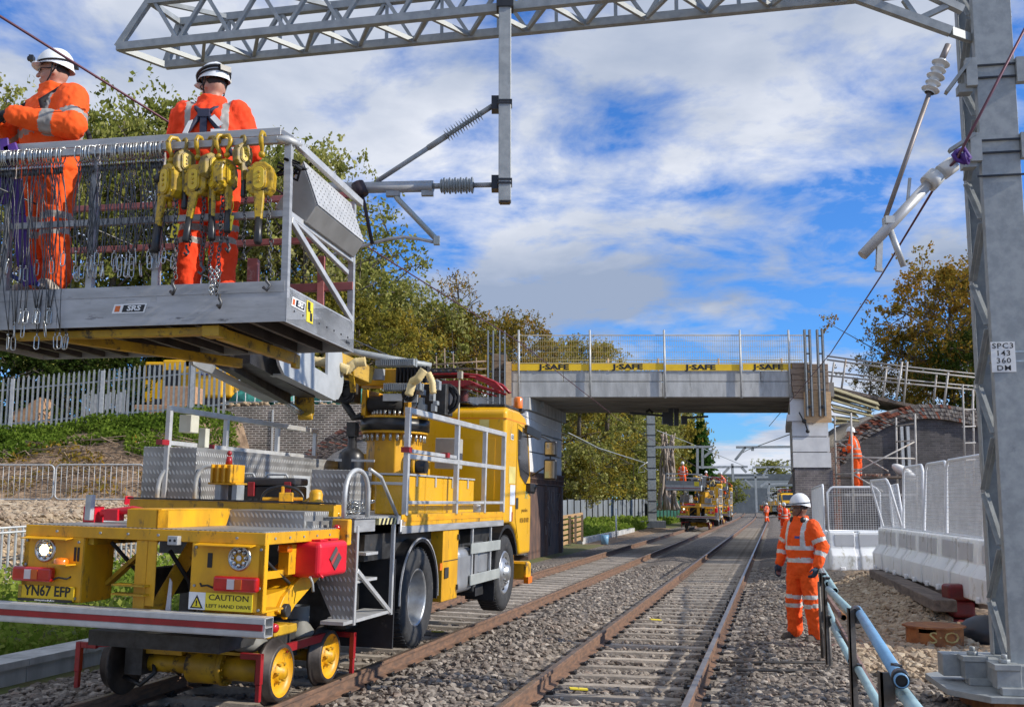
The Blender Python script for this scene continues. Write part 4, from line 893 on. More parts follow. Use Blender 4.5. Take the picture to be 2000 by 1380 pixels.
e = MB(); e.tube([(1.02, .30, 1.30), (.98, .6, 1.18), (1.0, .85, 1.05), (.9, 1.1, 1.0)], .014, 6); e.tube([(.2, .35, 1.3), (.3, .5, 1.05), (.25, .7, .8), (.1, .9, .6)], .018, 6); e.tube([(-.3, .3, 1.35), (-.25, .6, 1.1), (-.1, .9, .7)], .016, 6); tp_(e, 'hydraulic_hose', [BLK])
# upper deck steps
e = MB(); e.box(-.08, .20, .16, .30, 1.48, 1.625); e.prism([(.20, .16, 1.48), (.20, 1.2, 1.48), (.20, 1.28, 1.625), (.20, .16, 1.625)], (-.02, 0, 0)); e.box(-.08, .20, .2, 1.25, 1.615, 1.63); tp_(e, 'yellow_step_box', [YEL], bevel=.003)
e = MB(); e.box(.18, .92, 1.25, 1.75, 1.48, 1.62); e.box(-.08, .18, 1.3, 1.75, 1.48, 1.60); tp_(e, 'tread_step', [TREAD]); e = MB(); e.box(.92, .98, 1.3, 1.8, 1.48, 1.54); tp_(e, 'lower_step', [TREAD])
e = MB(); e.box(-1.2, .95, 1.8, 2.0, 1.56, 1.68); tp_(e, 'rear_sill', [YEL], bevel=.004); e = MB(); e.box(-1.22, .97, 1.79, 1.84, 1.683, 1.70); tp_(e, 'sill_edge', [DGREY])
e = MB(); e.box(1.06, 1.17, 1.52, 1.6, 1.33, 1.56); e.box(1.15, 1.22, 1.52, 1.60, 1.33, 1.56); yp = tp_(e, 'lamp_bracket', [YEL], bevel=.01); e = MB(); e.lathe([(.032, 0), (.032, .02), (.02, .028), (0, .03)], (1.11, 1.52, 1.48), (0, -1, 0)); tp_(e, 'round_lamp', [REDL], yp)
# underframe arm of the rail bogie
e = MB(); pf = [(1.0, 2.0, 1.40), (1.0, 1.55, 1.36), (1.0, .72, .95), (1.0, .62, .84), (1.0, .78, .76), (1.0, .92, .86), (1.0, 1.75, 1.22), (1.0, 2.1, 1.25)]
e.prism(pf, (.035, 0, 0)); e.prism([(x+.0-.28, y, z) for x, y, z in pf], (.035, 0, 0)); tp_(e, 'lifting_arm', [YEL], bevel=.004)
e = MB(); e.prism([(.76, .35, .86), (.76, .75, .84), (.76, .95, .92), (.76, 1.35, 1.22), (.76, 1.2, 1.24), (.76, .85, 1.0), (.76, .35, .97)], (.24, 0, 0)); e.box(.55, 1.0, .3, .7, .80, .86); tp_(e, 'arm_cradle', [YEL], bevel=.006)
for yy, zz, r in ((.72, .84, .055), (1.28, 1.13, .04)): e = MB(); e.cyl((.98, yy, zz), (1.075, yy, zz), r, n=16); tp_(e, 'pivot_pin', [DGREY], bevel=.006)
e = MB(); e.box(.86, 1.1, .35, .85, .66, .73); e.box(1.0, 1.13, .40, .62, .67, .75); tp_(e, 'pivot_block', [YELD], bevel=.01)
e = MB(); e.lathe([(.035, 0), (.035, .05), (.02, .06), (0, .06)], (1.16, .28, .76), (1, -.6, 0)); tp_(e, 'side_marker', [REDL]); e = MB(); e.beam((1.14, .0, .80), (1.14, .3, .78), .02, .03); tp_(e, 'marker_bracket', [GALVL])
e = MB(); e.prism([(.95, .75, 1.36), (1.04, .75, 1.36), (1.04, .75, 1.12), (.95, .75, 1.12)], (0, .35, 0)); e.box(.96, 1.0, .4, .9, 1.10, 1.16); tp_(e, 'inner_bracket', [YEL]); e = MB(); e.box(.95, 1.05, .72, .8, 1.30, 1.36); tp_(e, 'orange_lamp', [ORP], bevel=.01)
# bogie
bg_ = MB(); bg_.cyl((-.62, 1.2, .26), (.62, 1.2, .26), .055, n=14); bg_.cyl((-.62, 2.18, .26), (.62, 2.18, .26), .055, n=14); bg_.box(-.55, .55, 1.28, 2.1, .30, .36)
bogie = tp_(bg_, 'rail_bogie', [YELD])
e = MB(); e.cyl((-.05, 1.2, .27), (.25, 1.2, .27), .145, n=26); e.cyl((.25, 1.2, .27), (.30, 1.2, .27), .155, n=26); e.cyl((.30, 1.2, .27), (.62, 1.2, .27), .105, n=20); e.cyl((-.5, 1.2, .27), (-.05, 1.2, .27), .075, n=18)
for k in range(14): a = k*2*math.pi/14; e.cyl((.305, 1.2+.135*math.cos(a), .27+.135*math.sin(a)), (.32, 1.2+.135*math.cos(a), .27+.135*math.sin(a)), .010, n=6)
tp_(e, 'axle_motor', [YELD], bogie, bevel=.008)
e = MB(); e.box(-.5, .5, 1.06, 1.35, .40, .425); tp_(e, 'spring_plate', [YELD], bogie); e = MB(); e.box(-.45, -.1, 1.10, 1.3, .36, .40); e.box(-.3, -.15, 1.2, 1.6, .55, .60); tp_(e, 'spring_seat', [YELD], bogie)
for x in (-.28, .50): e = MB(); e.lathe([(.12, 0), (.155, .02), (.16, .06), (.12, .12), (.10, .14), (.10, .24)], (x, 1.18, .435), n=22); tp_(e, 'rubber_spring', [mat('grey_spring', (.22, .22, .20), None, .6)], bogie)
e = MB(); e.lathe([(.12, 0), (.155, .02), (.16, .06), (.10, .14), (.10, .3)], (.55, 2.0, .435), n=18); tp_(e, 'rubber_spring', [mat('grey_spring', (.22, .22, .20), None, .6)], bogie)
e = MB(); e.tube([(-.62, 1.15, .40), (-.45, 1.12, .5), (-.3, 1.15, .46), (-.1, 1.1, .52)], .014, 6); e.box(-.62, -.45, 1.05, 1.35, .18, .42); e.tube([(-.65, 1.1, .15), (-.45, 1.05, .1), (-.35, 1.1, .2), (-.45, 1.2, .35)], .02, 6); e.box(-.5, .6, 1.5, 1.9, .3, .5); e.box(-.6, .6, .5, 1.9, .50, .62); tp_(e, 'brake_gear', [DGREY], bogie)
whl = MB(); whl.lathe([(.0, -.05), (.21, -.05), (.275, -.05), (.285, -.04), (.28, -.022), (.245, -.012), (.240, .06), (.225, .066), (.205, .066)], (0, 0, 0), (1, 0, 0), 40)
hub = MB(); hub.lathe([(.205, .064), (.195, .045), (.17, .022), (.10, .018), (.085, .035), (.075, .060), (.055, .062), (.05, .095), (.0, .10)], (0, 0, 0), (1, 0, 0), 40)
bl_ = MB()
for k in range(6): a = k*math.pi/3; bl_.cyl((.035, .078*math.cos(a), .078*math.sin(a)), (.075, .078*math.cos(a), .078*math.sin(a)), .013, n=6)
me_w, me_h, me_b = whl.mesh('rail_wheel'), hub.mesh('wheel_disc'), bl_.mesh('bolts')
me_w.materials.append(mat('rail_wheel_steel', (.10, .085, .075), (.05, .042, .038), .5, .5, scale=6)); me_h.materials.append(YEL); me_b.materials.append(YELD)
for x, y in ((.745, 1.2), (.745, 2.18), (-.745, 1.2), (-.745, 2.18)):
    o = bpy.data.objects.new('rail_wheel', me_w); COL.objects.link(o); o.parent = bogie; o.location = (x, y, .262-.0); o.rotation_euler = (0, 0, 0 if x > 0 else math.pi)
    d = bpy.data.objects.new('wheel_disc', me_h); COL.objects.link(d); d.parent = o; d2 = bpy.data.objects.new('bolts', me_b); COL.objects.link(d2); d2.parent = o
def guard(x, y, sg):
    e = MB(); e.box(x-.10, x+.10, y-.02, y+.02, .40, .45); e.box(x+(.05 if x > 0 else -.10), x+(.10 if x > 0 else -.05), y-.025, y+.025, .20, .45); e.box(x+(.055 if x > 0 else -.095), x+(.095 if x > 0 else -.055), y-.02, y+.02, .06, .20)
    tp_(e, 'rail_guard', [RED], bogie, bevel=.004)
guard(.66, .93, 1); guard(-.92, .93, 1); guard(.82, 2.50, 1)
e = MB(); e.beam((-.92, .93, .425), (-.55, 1.05, .46), .05, .05); e.beam((.78, 1.3, .45), (.78, 2.1, .45), .03, .07); tp_(e, 'guard_arm', [RED], bogie)
# jerry can on the right side
e = MB(); e.box(.98, 1.26, .88, 1.45, 1.09, 1.385); jc = tp_(e, 'fuel_can', [REDP], bevel=.045, seg=4)
e = MB(); e.prism([(1.262, 1.17, 1.14), (1.262, 1.29, 1.24), (1.262, 1.17, 1.34), (1.262, 1.05, 1.24)], (.003, 0, 0)); tp_(e, 'diamond_label', [mat('faded_red_label', (.45, .05, .05), None, .5)], jc)
e = MB(); e.prism([(1.266, 1.17, 1.14), (1.266, 1.29, 1.24), (1.266, 1.235, 1.285), (1.266, 1.115, 1.185)], (.003, 0, 0)); e.prism([(1.266, 1.17, 1.34), (1.266, 1.05, 1.24), (1.266, 1.085, 1.215), (1.266, 1.205, 1.31)], (.003, 0, 0)); tp_(e, 'diamond_border', [mat('grey_label', (.08, .08, .08), None, .5)], jc)
e = MB(); e.box(1.02, 1.22, .95, 1.1, 1.388, 1.402); e.box(1.02, 1.2, 1.2, 1.36, 1.388, 1.402); e.tube([(1.26, .86, 1.13), (1.30, .86, 1.10)], .01, 6); tp_(e, 'can_ridges', [REDP], jc)
e = MB(); e.tube([(1.18, .87, 1.1), (1.18, .92, 1.05), (1.2, .9, .98)], .012, 6); tp_(e, 'can_strap', [GALV], jc)
# platform deck, side rail profile
e = MB(); e.box(-X, X, 2.65, 6.72, 1.50, 1.575); e.box(-X, 1.19, 1.9, 2.65, 1.50, 1.575); tp_(e, 'platform', [ALU])
e = MB(); e.box(X, X+.012, 2.75, 6.72, 1.475, 1.59); ss_ = tp_(e, 'side_profile', [YEL], bevel=.003); e = MB(); e.box(X-.02, X+.02, 2.75, 6.72, 1.40, 1.474); tp_(e, 'lower_profile', [ALU], bevel=.003)
e = MB(); e.box(X+.013, X+.018, 2.8, 6.7, 1.52, 1.56); tp_(e, 'reflective_strip', [mat('orange_yellow_strip', (.85, .38, .01), None, .4)], ss_)
# step tower of tread plate beside the stairs
e = MB(); e.box(.72, 1.22, 1.66, 2.15, 1.44, 1.56); tp_(e, 'rear_corner_platform', [ALU], bevel=.003); e = MB(); e.box(.72, 1.24, 1.64, 2.18, 1.563, 1.572); tp_(e, 'corner_tread', [TREAD])
e = MB(); e.box(1.06, 1.12, 1.655, 1.66, 1.46, 1.54); tp_(e, 'notice', [WHM]); e = MB(); e.box(1.256, 1.262, 2.72, 2.86, 1.42, 1.54); tp_(e, 'notice', [WHM])
e = MB(); e.prism([(.78, 1.70, 1.44), (1.22, 1.70, 1.44), (1.22, 1.70, .62), (1.05, 1.70, .62), (.82, 1.70, 1.05)], (0, .012, 0)); tp_(e, 'step_side_plate', [TREAD])
e = MB(); e.box(1.20, 1.235, 1.70, 1.74, .62, 1.5); e.box(1.2, 1.235, 2.62, 2.66, .62, 1.5); e.beam((1.22, 1.75, 1.1), (1.22, 2.6, .66), .03, .04); tp_(e, 'step_posts', [ALUL], bevel=.002)
for z in (.64, .98, 1.22): e = MB(); e.box(.95, 1.23, 1.76, 2.62, z, z+.03) if z < .7 else e.box(.98, 1.2, 1.76 if z < 1.1 else 2.0, 2.3, z, z+.025); tp_(e, 'step_tread', [ALUL])
e = MB(); e.box(1.0, 1.22, 1.5, 1.76, .64, .67); tp_(e, 'step_tread', [ALUL])
# bent grab hoops
def hoop(p0, p1, top, r, name='grab_hoop'):
    p0, p1 = Vector(p0), Vector(p1); pts = []; 
    for k in range(17):
        t = k/16; a = math.pi*t; w_ = .5-.5*math.cos(a); pts.append(p0.lerp(p1, w_)*1+Vector((0, 0, top*(min(1, (math.sin(a))**.45)))))
    e = MB(); e.tube(pts, r, 10); tp_(e, name, [GALVL])
hoop((-1.0, 1.95, 1.60), (-.78, 2.15, 1.60), .40, .022); hoop((-.62, 2.0, 1.66), (-.38, 2.1, 1.66), .36, .022); hoop((1.20, 1.45, 1.57), (1.20, 2.0, 1.57), .43, .022); 
e = MB(); e.tube([(1.18, 2.05, 2.02), (1.2, 2.3, 1.95), (1.22, 2.72, 1.58)], .018, 8); tp_(e, 'grab_bar', [GALVL])
# lockers on the left side of the platform, left guard rail
e = MB(); e.box(-1.22, -.62, 2.0, 5.4, 1.58, 2.20); lk = tp_(e, 'tread_locker', [TREAD], bevel=.006)
e = MB(); e.box(-.619, -.614, 3.4, 3.85, 1.85, 2.0); e.box(-.619, -.614, 4.1, 4.55, 1.68, 1.98); tp_(e, 'locker_notices', [mat('grey_notice', (.42, .44, .45), None, .6)], lk)
e = MB(); e.box(-.70, -.60, 5.4, 5.6, 1.58, 2.18); tp_(e, 'locker_end', [DGREY])
def bars(pts, wd, name, m=ALUL, parent=truck, r=.004):
    e = MB()
    for p, q in pts: e.beam(p, q, wd, wd)
    return tp_(e, name, [m], parent, bevel=r)
xg = -.95
for y in (2.0, 3.1, 4.3, 5.35): bars([((xg, y, 1.6), (xg, y, 2.57))], .05, 'rail_post')
bars([((xg, 1.98, 2.58), (xg, 5.4, 2.58))], .055, 'top_rail'); bars([((xg, 1.9, 2.24), (xg, 5.4, 2.24))], .045, 'middle_rail')
for y in (1.9, 2.75): e = MB(); e.box(xg-.035, xg+.035, y-.05, y+.07, 2.215, 2.265); tp_(e, 'red_clamp', [RED])
e = MB(); e.box(-1.0, -.86, 2.25, 2.4, 2.36, 2.54); tp_(e, 'junction_box', [CREAMB], bevel=.006); e = MB(); e.box(-.92, -.84, 2.5, 2.58, 2.22, 2.42); tp_(e, 'switch_box', [CREAMB], bevel=.004)
# right guard rail
for y in (2.86, 4.55, 5.75, 6.70): bars([((X, y, 1.58), (X, y, 2.63))], .055, 'rail_post')
bars([((X, 2.83, 2.645), (X, 6.73, 2.645))], .06, 'top_rail'); bars([((X, 2.83, 2.18), (X, 6.73, 2.18))], .05, 'middle_rail'); bars([((X-.002, 2.83, 2.235), (X-.002, 4.5, 2.235))], .04, 'toe_rail'); bars([((X, 2.86, 1.71), (X, 6.72, 1.71))], .035, 'lower_rail')
for y in (2.84, 4.1): e = MB(); e.box(X-.045, X+.045, y-.04, y+.05, 2.215, 2.27); tp_(e, 'red_clamp', [RED])
bars([((.66, 3.0, 1.9), (1.22, 3.0, 1.9))], .03, 'gate_bar')
# tool boxes (yellow) on platform behind the right rail
e = MB()
for y in (3.15, 3.78, 4.41, 5.04): e.box(.80, 1.15, y, y+.60, 1.58, 1.985)
tp_(e, 'yellow_tool_boxes', [YELC], bevel=.012)
e = MB()
for y in (3.15, 3.78, 4.41, 5.04): e.box(.79, 1.16, y-.005, y+.605, 1.99, 2.01); e.box(1.152, 1.162, y+.28, y+.32, 1.88, 2.0)
tp_(e, 'box_lids', [ALUL]); e = MB(); e.box(.35, .78, 2.55, 3.1, 1.58, 2.02); tp_(e, 'grey_tread_box', [TREAD], bevel=.006)
# chassis, wheels, fenders
e = MB(); e.box(-.45, -.35, .9, 8.2, .85, 1.1); e.box(.35, .45, .9, 8.2, .85, 1.1); e.box(-1.1, 1.1, 2.2, 6.6, 1.15, 1.40); e.box(-.9, .9, 2.3, 2.6, .5, 1.4); e.box(-.34, .34, 3.5, 7.8, .45, 1.1); tp_(e, 'chassis', [DGREY])
tyre = MB(); tyre.lathe([(.30, -.14), (.36, -.155), (.46, -.16), (.50, -.13), (.515, -.10), (.515, .10), (.50, .135), (.46, .158), (.36, .155), (.305, .14), (.29, .10)], (0, 0, 0), (1, 0, 0), 48)
for k in range(56): a = k*2*math.pi/56; c, s_ = math.cos(a), math.sin(a); tyre.beam((-.125, .517*c, .517*s_), (.13, .517*c, .517*s_), .020, .012, 0, up=(0, c, s_))
rim = MB(); rim.lathe([(.30, .135), (.285, .138), (.275, .12), (.255, .06), (.235, -.03), (.22, -.06), (.12, -.075), (.10, -.05), (.095, .0), (.0, .005)], (0, 0, 0), (1, 0, 0), 40)
rimf = MB(); rimf.lathe([(.30, .135), (.285, .15), (.27, .15), (.25, .10), (.20, .13), (.17, .16), (.11, .165), (.10, .21), (.0, .215)], (0, 0, 0), (1, 0, 0), 40)
nuts = rimf
for k in range(10): a = k*2*math.pi/10; nuts.cyl((.155, .14*math.cos(a), .14*math.sin(a)), (.185, .14*math.cos(a), .14*math.sin(a)), .014, n=6)
hol = MB()
for k in range(8): a = k*2*math.pi/8+.2; hol.cyl((.10, .225*math.cos(a), .225*math.sin(a)), (.128, .225*math.cos(a), .225*math.sin(a)), .022, n=10)
mts = {}
for nme, mb, m in (('tyre', tyre, TYRE), ('rim', rim, mat('grey_wheel', (.42, .43, .43), (.28, .28, .28), .35, .6, scale=7)), ('rimf', rimf, mat('grey_wheel', (.42, .43, .43), (.28, .28, .28), .35, .6, scale=7)), ('rim_holes', hol, BLKM)): me = mb.mesh(nme); me.materials.append(m); mts[nme] = me
for x, y, fr in ((X-.165, 3.40, 0), (-X+.165, 3.40, 0), (X-.165, 7.0, 1), (-X+.165, 7.0, 1)):
    o = bpy.data.objects.new('wheel', mts['tyre']); COL.objects.link(o); o.parent = truck; o.location = (x, y, .72 if not fr else .745); o.rotation_euler = (0, 0, 0 if x > 0 else math.pi)
    for nm, me in (('rim', mts['rimf' if fr else 'rim']),)+((('rim_holes', mts['rim_holes']),) if fr else ()):
        d = bpy.data.objects.new(nm, me); COL.objects.link(d); d.parent = o
def fender(yc, zc_, r, x0, x1, a0, a1, m, name, rt=.03):
    e = MB(); n = 18; prof = []
    for rr in (r, r+rt): prof.append([(yc+rr*math.cos(R(a0+(a1-a0)*k/n)), zc_+rr*math.sin(R(a0+(a1-a0)*k/n))) for k in range(n+1)])
    for k in range(n):
        e.prism([(x0, *prof[0][k]), (x0, *prof[0][k+1]), (x0, *prof[1][k+1]), (x0, *prof[1][k])], (x1-x0, 0, 0))
    return tp_(e, name, [m])
fd = fender(3.40, .74, .56, .90, X+.0, -8, 188, BLKP, 'mudguard'); fender(3.40, .74, .592, X-.01, X+.006, -5, 185, mat('silver_trim', (.5, .5, .5), None, .4, .2), 'mudguard_trim', .014)
fender(7.0, .76, .60, .88, X, 20, 190, BLKP, 'mudguard', .05)
e = MB(); e.box(-1.05, X-.03, 2.72, 2.745, .28, 1.15); tp_(e, 'mud_flap', [BLK]); e = MB(); e.box(.85, X, 6.38, 6.40, .42, .95); e.box(.8, 1.1, 6.0, 6.4, .5, .9); tp_(e, 'mud_flap', [BLK])
# yellow cabinet, tank, side guards
e = MB(); e.box(.85, X, 4.15, 4.72, .60, 1.42); cab_ = tp_(e, 'yellow_cabinet', [YEL], bevel=.008)
e = MB(); e.box(X+.001, X+.004, 4.17, 4.70, 1.045, 1.055); e.box(X+.002, X+.02, 4.66, 4.70, .70, .76); e.box(X+.002, X+.02, 4.66, 4.70, 1.28, 1.34); tp_(e, 'door_gap', [DGREY], cab_)
e = MB(); e.box(X+.002, X+.018, 4.2, 4.33, .86, .98); tp_(e, 'latch', [DGREY], cab_, bevel=.004); e = MB(); e.box(X+.002, X+.02, 4.0, 4.08, .96, 1.04); tp_(e, 'side_reflector', [ORP])
e = MB(); e.box(.72, X-.03, 4.85, 5.75, .62, 1.16); tk = tp_(e, 'fuel_tank', [mat('grey_tank', (.40, .41, .42), (.32, .33, .34), .4, .5, scale=4)], bevel=.10, seg=5)
for y in (5.45, ): e = MB(); e.box(.70, X-.015, y, y+.05, .60, 1.18); tp_(e, 'tank_strap', [BLK], tk, bevel=.09, seg=4)
e = MB(); e.box(.75, X-.05, 5.8, 6.3, .75, 1.2); tp_(e, 'air_tanks', [mat('grey_tank', (.40, .41, .42), (.32, .33, .34), .4, .5, scale=4)], bevel=.08, seg=3)
for z in (.70, 1.08): e = MB(); e.box(X-.01, X+.01, 5.25, 6.62, z, z+.13); tp_(e, 'side_guard', [mat('pale_grey_aluminium', (.50, .52, .48), (.42, .44, .41), .5, .4, scale=4)], bevel=.004)
bars([((X-.02, 5.35, .75), (X-.02, 5.35, 1.42)), ((X-.02, 6.2, .75), (X-.02, 6.2, 1.42))], .03, 'guard_hanger')
e = MB()
for k in range(6): e.tube([(.9+.03*k, 5.9+.1*k, 1.42), (1.0, 6.0+.08*k, 1.32-.03*k), (1.05, 6.3, 1.25)], .012, 6)
e.box(.6, 1.1, 5.0, 5.7, 1.2, 1.38); tp_(e, 'hoses_under_deck', [DGREY])
# ---- cab
YC0, YC1 = 6.80, 8.42
cs_ = [(YC0, 1.42), (YC0, 2.98), (YC0+.10, 3.04), (7.6, 3.04), (7.95, 2.98), (8.18, 2.75), (8.38, 2.05), (YC1, 1.55), (YC1, .95), (7.78, .95), (7.70, 1.10), (7.5, 1.30), (7.2, 1.42)]
CXL = -.62; e = MB(); e.prism([(CXL, y, z) for y, z in cs_], (X-CXL, 0, 0)); cabin = tp_(e, 'cab', [YELC], bevel=.05, seg=4)
for s in (1, -1):
    xx = X+.003 if s > 0 else CXL-.003
    e = MB(); e.prism([(xx, 7.48, 2.78), (xx, 8.02, 2.70), (xx, 8.22, 2.12), (xx, 8.0, 1.98), (xx, 7.66, 2.10), (xx, 7.50, 2.35)], (s*.006, 0, 0)); tp_(e, 'side_window', [GLASS], cabin)
    e = MB(); e.box(min(xx, xx+s*.01), max(xx, xx+s*.01), 7.42, 7.56, 1.62, 1.78); tp_(e, 'door_handle', [DGREY], cabin, bevel=.01)
    e = MB(); e.tube([(xx, 7.44, 2.85), (xx, 7.42, 1.5), (xx, 7.6, 1.2)], .004, 4); e.tube([(xx, 7.44, 2.85), (xx, 8.05, 2.78), (xx, 8.28, 2.1)], .004, 4); tp_(e, 'door_seam', [mat('dark_yellow_seam', (.30, .18, .01), None, .6)], cabin)
e = MB(); e.box(CXL, X, YC0-.002, YC0+.06, 2.87, 2.885); e.box(X, X+.003, YC0, 7.9, 2.87, 2.885); tp_(e, 'orange_stripe', [mat('orange_stripe', (.85, .25, .02), None, .4)], cabin)
for (x0, x1, z0_, z1_) in ((.45, 1.1, 1.75, 2.6), (-.5, .3, 1.75, 2.6)): e = MB(); e.box(x0, x1, YC0-.006, YC0-.001, z0_, z1_); tp_(e, 'pressed_panel', [YELC], cabin, bevel=.10, seg=4)
e = MB(); e.box(.86, 1.0, YC0-.004, YC0-.001, 2.72, 2.86); tp_(e, 'cab_sticker', [mat('pale_yellow_sticker', (.75, .62, .20), None, .5)], cabin)
e = MB(); e.box(X+.002, X+.005, 7.06, 7.22, 2.60, 2.68); st = tp_(e, 'logo_plate', [WHM], cabin)
e = MB(); e.box(X+.006, X+.008, 7.09, 7.21, 2.612, 2.668); tp_(e, 'logo_field', [BLKM], st); text_mb('SRS', .055, frame((X+.010, 7.15, 2.64), (0, 1, 0), (0, 0, 1)), st, WHM, sx=1.0)
e = MB(); e.box(X+.002, X+.004, 7.0, 7.38, 1.98, 2.22); tp_(e, 'load_chart', [mat('pale_yellow_sticker', (.75, .62, .20), None, .5)], cabin)
e = MB(); e.box(X+.002, X+.004, 7.1, 7.38, 1.68, 1.96); tp_(e, 'load_chart', [mat('pale_blue_paper', (.68, .72, .80), None, .6)], cabin); e = MB(); e.box(X+.002, X+.004, 7.1, 7.22, 1.45, 1.66); tp_(e, 'notice', [WHM], cabin); e = MB(); e.box(X+.004, X+.006, 7.2, 7.26, 1.45, 1.58); tp_(e, 'notice', [RED], cabin)
text_mb('SPL', .16, frame((X+.004, 8.08, 1.82), (0, 1, 0), (0, 0, 1)), cabin, mat('pale_green_ink', (.45, .50, .25), None, .5), sx=.9)
text_mb('powerlines', .085, frame((X+.004, 7.98, 1.60), (0, 1, 0), (0, 0, 1)), cabin, mat('brown_ink', (.30, .17, .02), None, .5), sx=1.0)
text_mb('01236 428 1872', .10, frame((X+.004, 7.98, 1.45), (0, 1, 0), (0, 0, 1)), cabin, mat('brown_ink', (.30, .17, .02), None, .5), sx=.85)
e = MB(); e.box(CXL+.1, 1.0, 8.36, 8.44, .60, .95); e.box(CXL, X, 8.30, 8.52, .55, .82); tp_(e, 'front_bumper', [YEL], cabin, bevel=.03)
e = MB(); e.prism([(CXL+.17, 8.17, 2.80), (1.08, 8.17, 2.80), (1.12, 8.37, 2.12), (CXL+.13, 8.37, 2.12)], (0, .03, .008)); tp_(e, 'windscreen', [GLASS], cabin)
e = MB(); e.box(-.3, .9, 8.40, 8.45, 1.15, 1.75)
for k in range(5): e.box(-.32, .92, 8.42, 8.47, 1.18+k*.12, 1.22+k*.12)
tp_(e, 'grille', [BLKP], cabin)
for s in (-.4, 1.1): e = MB(); e.box(s*.85-.16, s*.85+.16, 8.48, 8.54, .60, .76); tp_(e, 'headlight', [LIGHTR], cabin, bevel=.02)
e = MB(); e.box(X-.05, X+.02, 8.25, 8.52, .50, .60); tp_(e, 'corner_reflector', [ORP], cabin)
# mirrors, beacon, roof kit
e = MB(); e.tube([(X, 8.15, 2.70), (X+.18, 8.30, 2.72), (X+.30, 8.36, 2.66), (X+.30, 8.36, 2.3), (X+.02, 8.32, 2.12)], .013, 6); mr = tp_(e, 'mirror_arm', [BLKP], cabin)
for z0_, z1_ in ((2.42, 2.66), (2.06, 2.38)):
    e = MB(); e.box(X+.20, X+.40, 8.33, 8.42, z0_, z1_); tp_(e, 'mirror', [BLKP], mr, bevel=.03, seg=3); e = MB(); e.box(X+.225, X+.375, 8.322, 8.329, z0_+.03, z1_-.03); tp_(e, 'mirror_glass', [mat('mirror', (.35, .36, .36), None, .03, 1)], mr)
e = MB(); e.beam((X+.05, 7.75, 2.80), (X+.16, 8.2, 2.72), .05, .12); tp_(e, 'wind_deflector', [BLKP], cabin); 
e = MB(); e.box(CXL+.1, 1.15, 7.2, 7.7, 3.045, 3.10); e.box(.8, 1.2, 6.9, 8.0, 3.045, 3.09); tp_(e, 'roof_rack', [DGREY], cabin, bevel=.01)
e = MB(); e.box(1.08, 1.24, 7.72, 7.90, 3.05, 3.10); bc = tp_(e, 'beacon_base', [BLKP], cabin); e = MB(); e.lathe([(.065, 0), (.07, .03), (.068, .15), (.05, .175), (0, .18)], (1.16, 7.8, 3.10)); tp_(e, 'beacon', [ORP], bc)
e = MB(); e.prism([(X+.02, 8.2, 1.98), (X+.10, 8.35, 1.98), (X+.06, 8.35, 1.84), (X, 8.15, 1.86)], (0, .02, 0)); e.box(X-.01, X+.07, 8.05, 8.4, 1.88, 2.0); tp_(e, 'lower_mirror_shell', [BLKP], cabin, bevel=.02)
# pantograph on the roof
pg = MB(); pg.box(-.3, 1.0, 6.9, 7.5, 3.10, 3.14); panto = tp_(pg, 'pantograph', [DGREY])
for x, y in ((.62, 6.95), (.82, 7.3), (.1, 6.95), (.3, 7.3)):
    e = MB(); e.lathe([(.03, 0)]+[(r_, .03+.025*k) for k, r_ in enumerate([.05, .10]*6)]+[(.03, .34)], (x, y, 3.14), n=14); tp_(e, 'insulator', [mat('maroon_insulator', (.20, .05, .045), (.12, .03, .03), .35, scale=9)], panto)
e = MB(); e.prism([(-.1, 6.95, 3.46), (.9, 6.95, 3.50), (1.1, 6.95, 3.58), (1.0, 6.95, 3.66), (-.1, 6.95, 3.62)], (0, .45, 0)); e.beam((.9, 7.0, 3.62), (1.45, 7.0, 3.38), .05, .05); e.beam((.9, 7.35, 3.62), (1.45, 7.35, 3.38), .05, .05); e.beam((.9, 7.0, 3.50), (1.4, 7.0, 3.28), .03, .03)
e.tube([(-.4, 6.9, 3.78), (.9, 6.9, 3.80), (1.15, 6.9, 3.76), (1.4, 6.9, 3.60), (1.52, 6.9, 3.40)], .03, 8); e.tube([(-.4, 7.3, 3.78), (.9, 7.3, 3.80), (1.15, 7.3, 3.76), (1.4, 7.3, 3.60), (1.52, 7.3, 3.40)], .03, 8); e.prism([(1.15, 6.88, 3.78), (1.4, 6.88, 3.62), (1.54, 6.88, 3.38), (1.40, 6.88, 3.42), (1.25, 6.88, 3.58), (1.1, 6.88, 3.66)], (0, .04, 0))
tp_(e, 'pantograph_frame', [RED], panto, bevel=.006)
e = MB(); e.box(-.5, .9, 6.88, 7.4, 3.83, 3.86); e.tube([(-.5, 6.9, 3.90), (1.0, 6.9, 3.93), (1.2, 6.9, 3.88)], .018, 6)
for k in range(12): e.box(-.45+k*.11, -.40+k*.11, 6.87, 6.95, 3.86, 3.90)
tp_(e, 'contact_strips', [DGREY], panto); panto.location = (-.36, 0, 3.1*.40); panto.scale = (1, 1, .60)
e = MB(); e.cyl((.82, 5.98, 1.75), (.80, 5.98, 3.42), .012, n=6); e.box(.78, .84, 5.95, 6.02, 3.34, 3.44); e.cyl((.80, 5.96, 2.0), (.80, 5.96, 2.3), .03, n=6); tp_(e, 'earthing_pole', [mat('pole_beige', (.45, .40, .30), None, .5)])
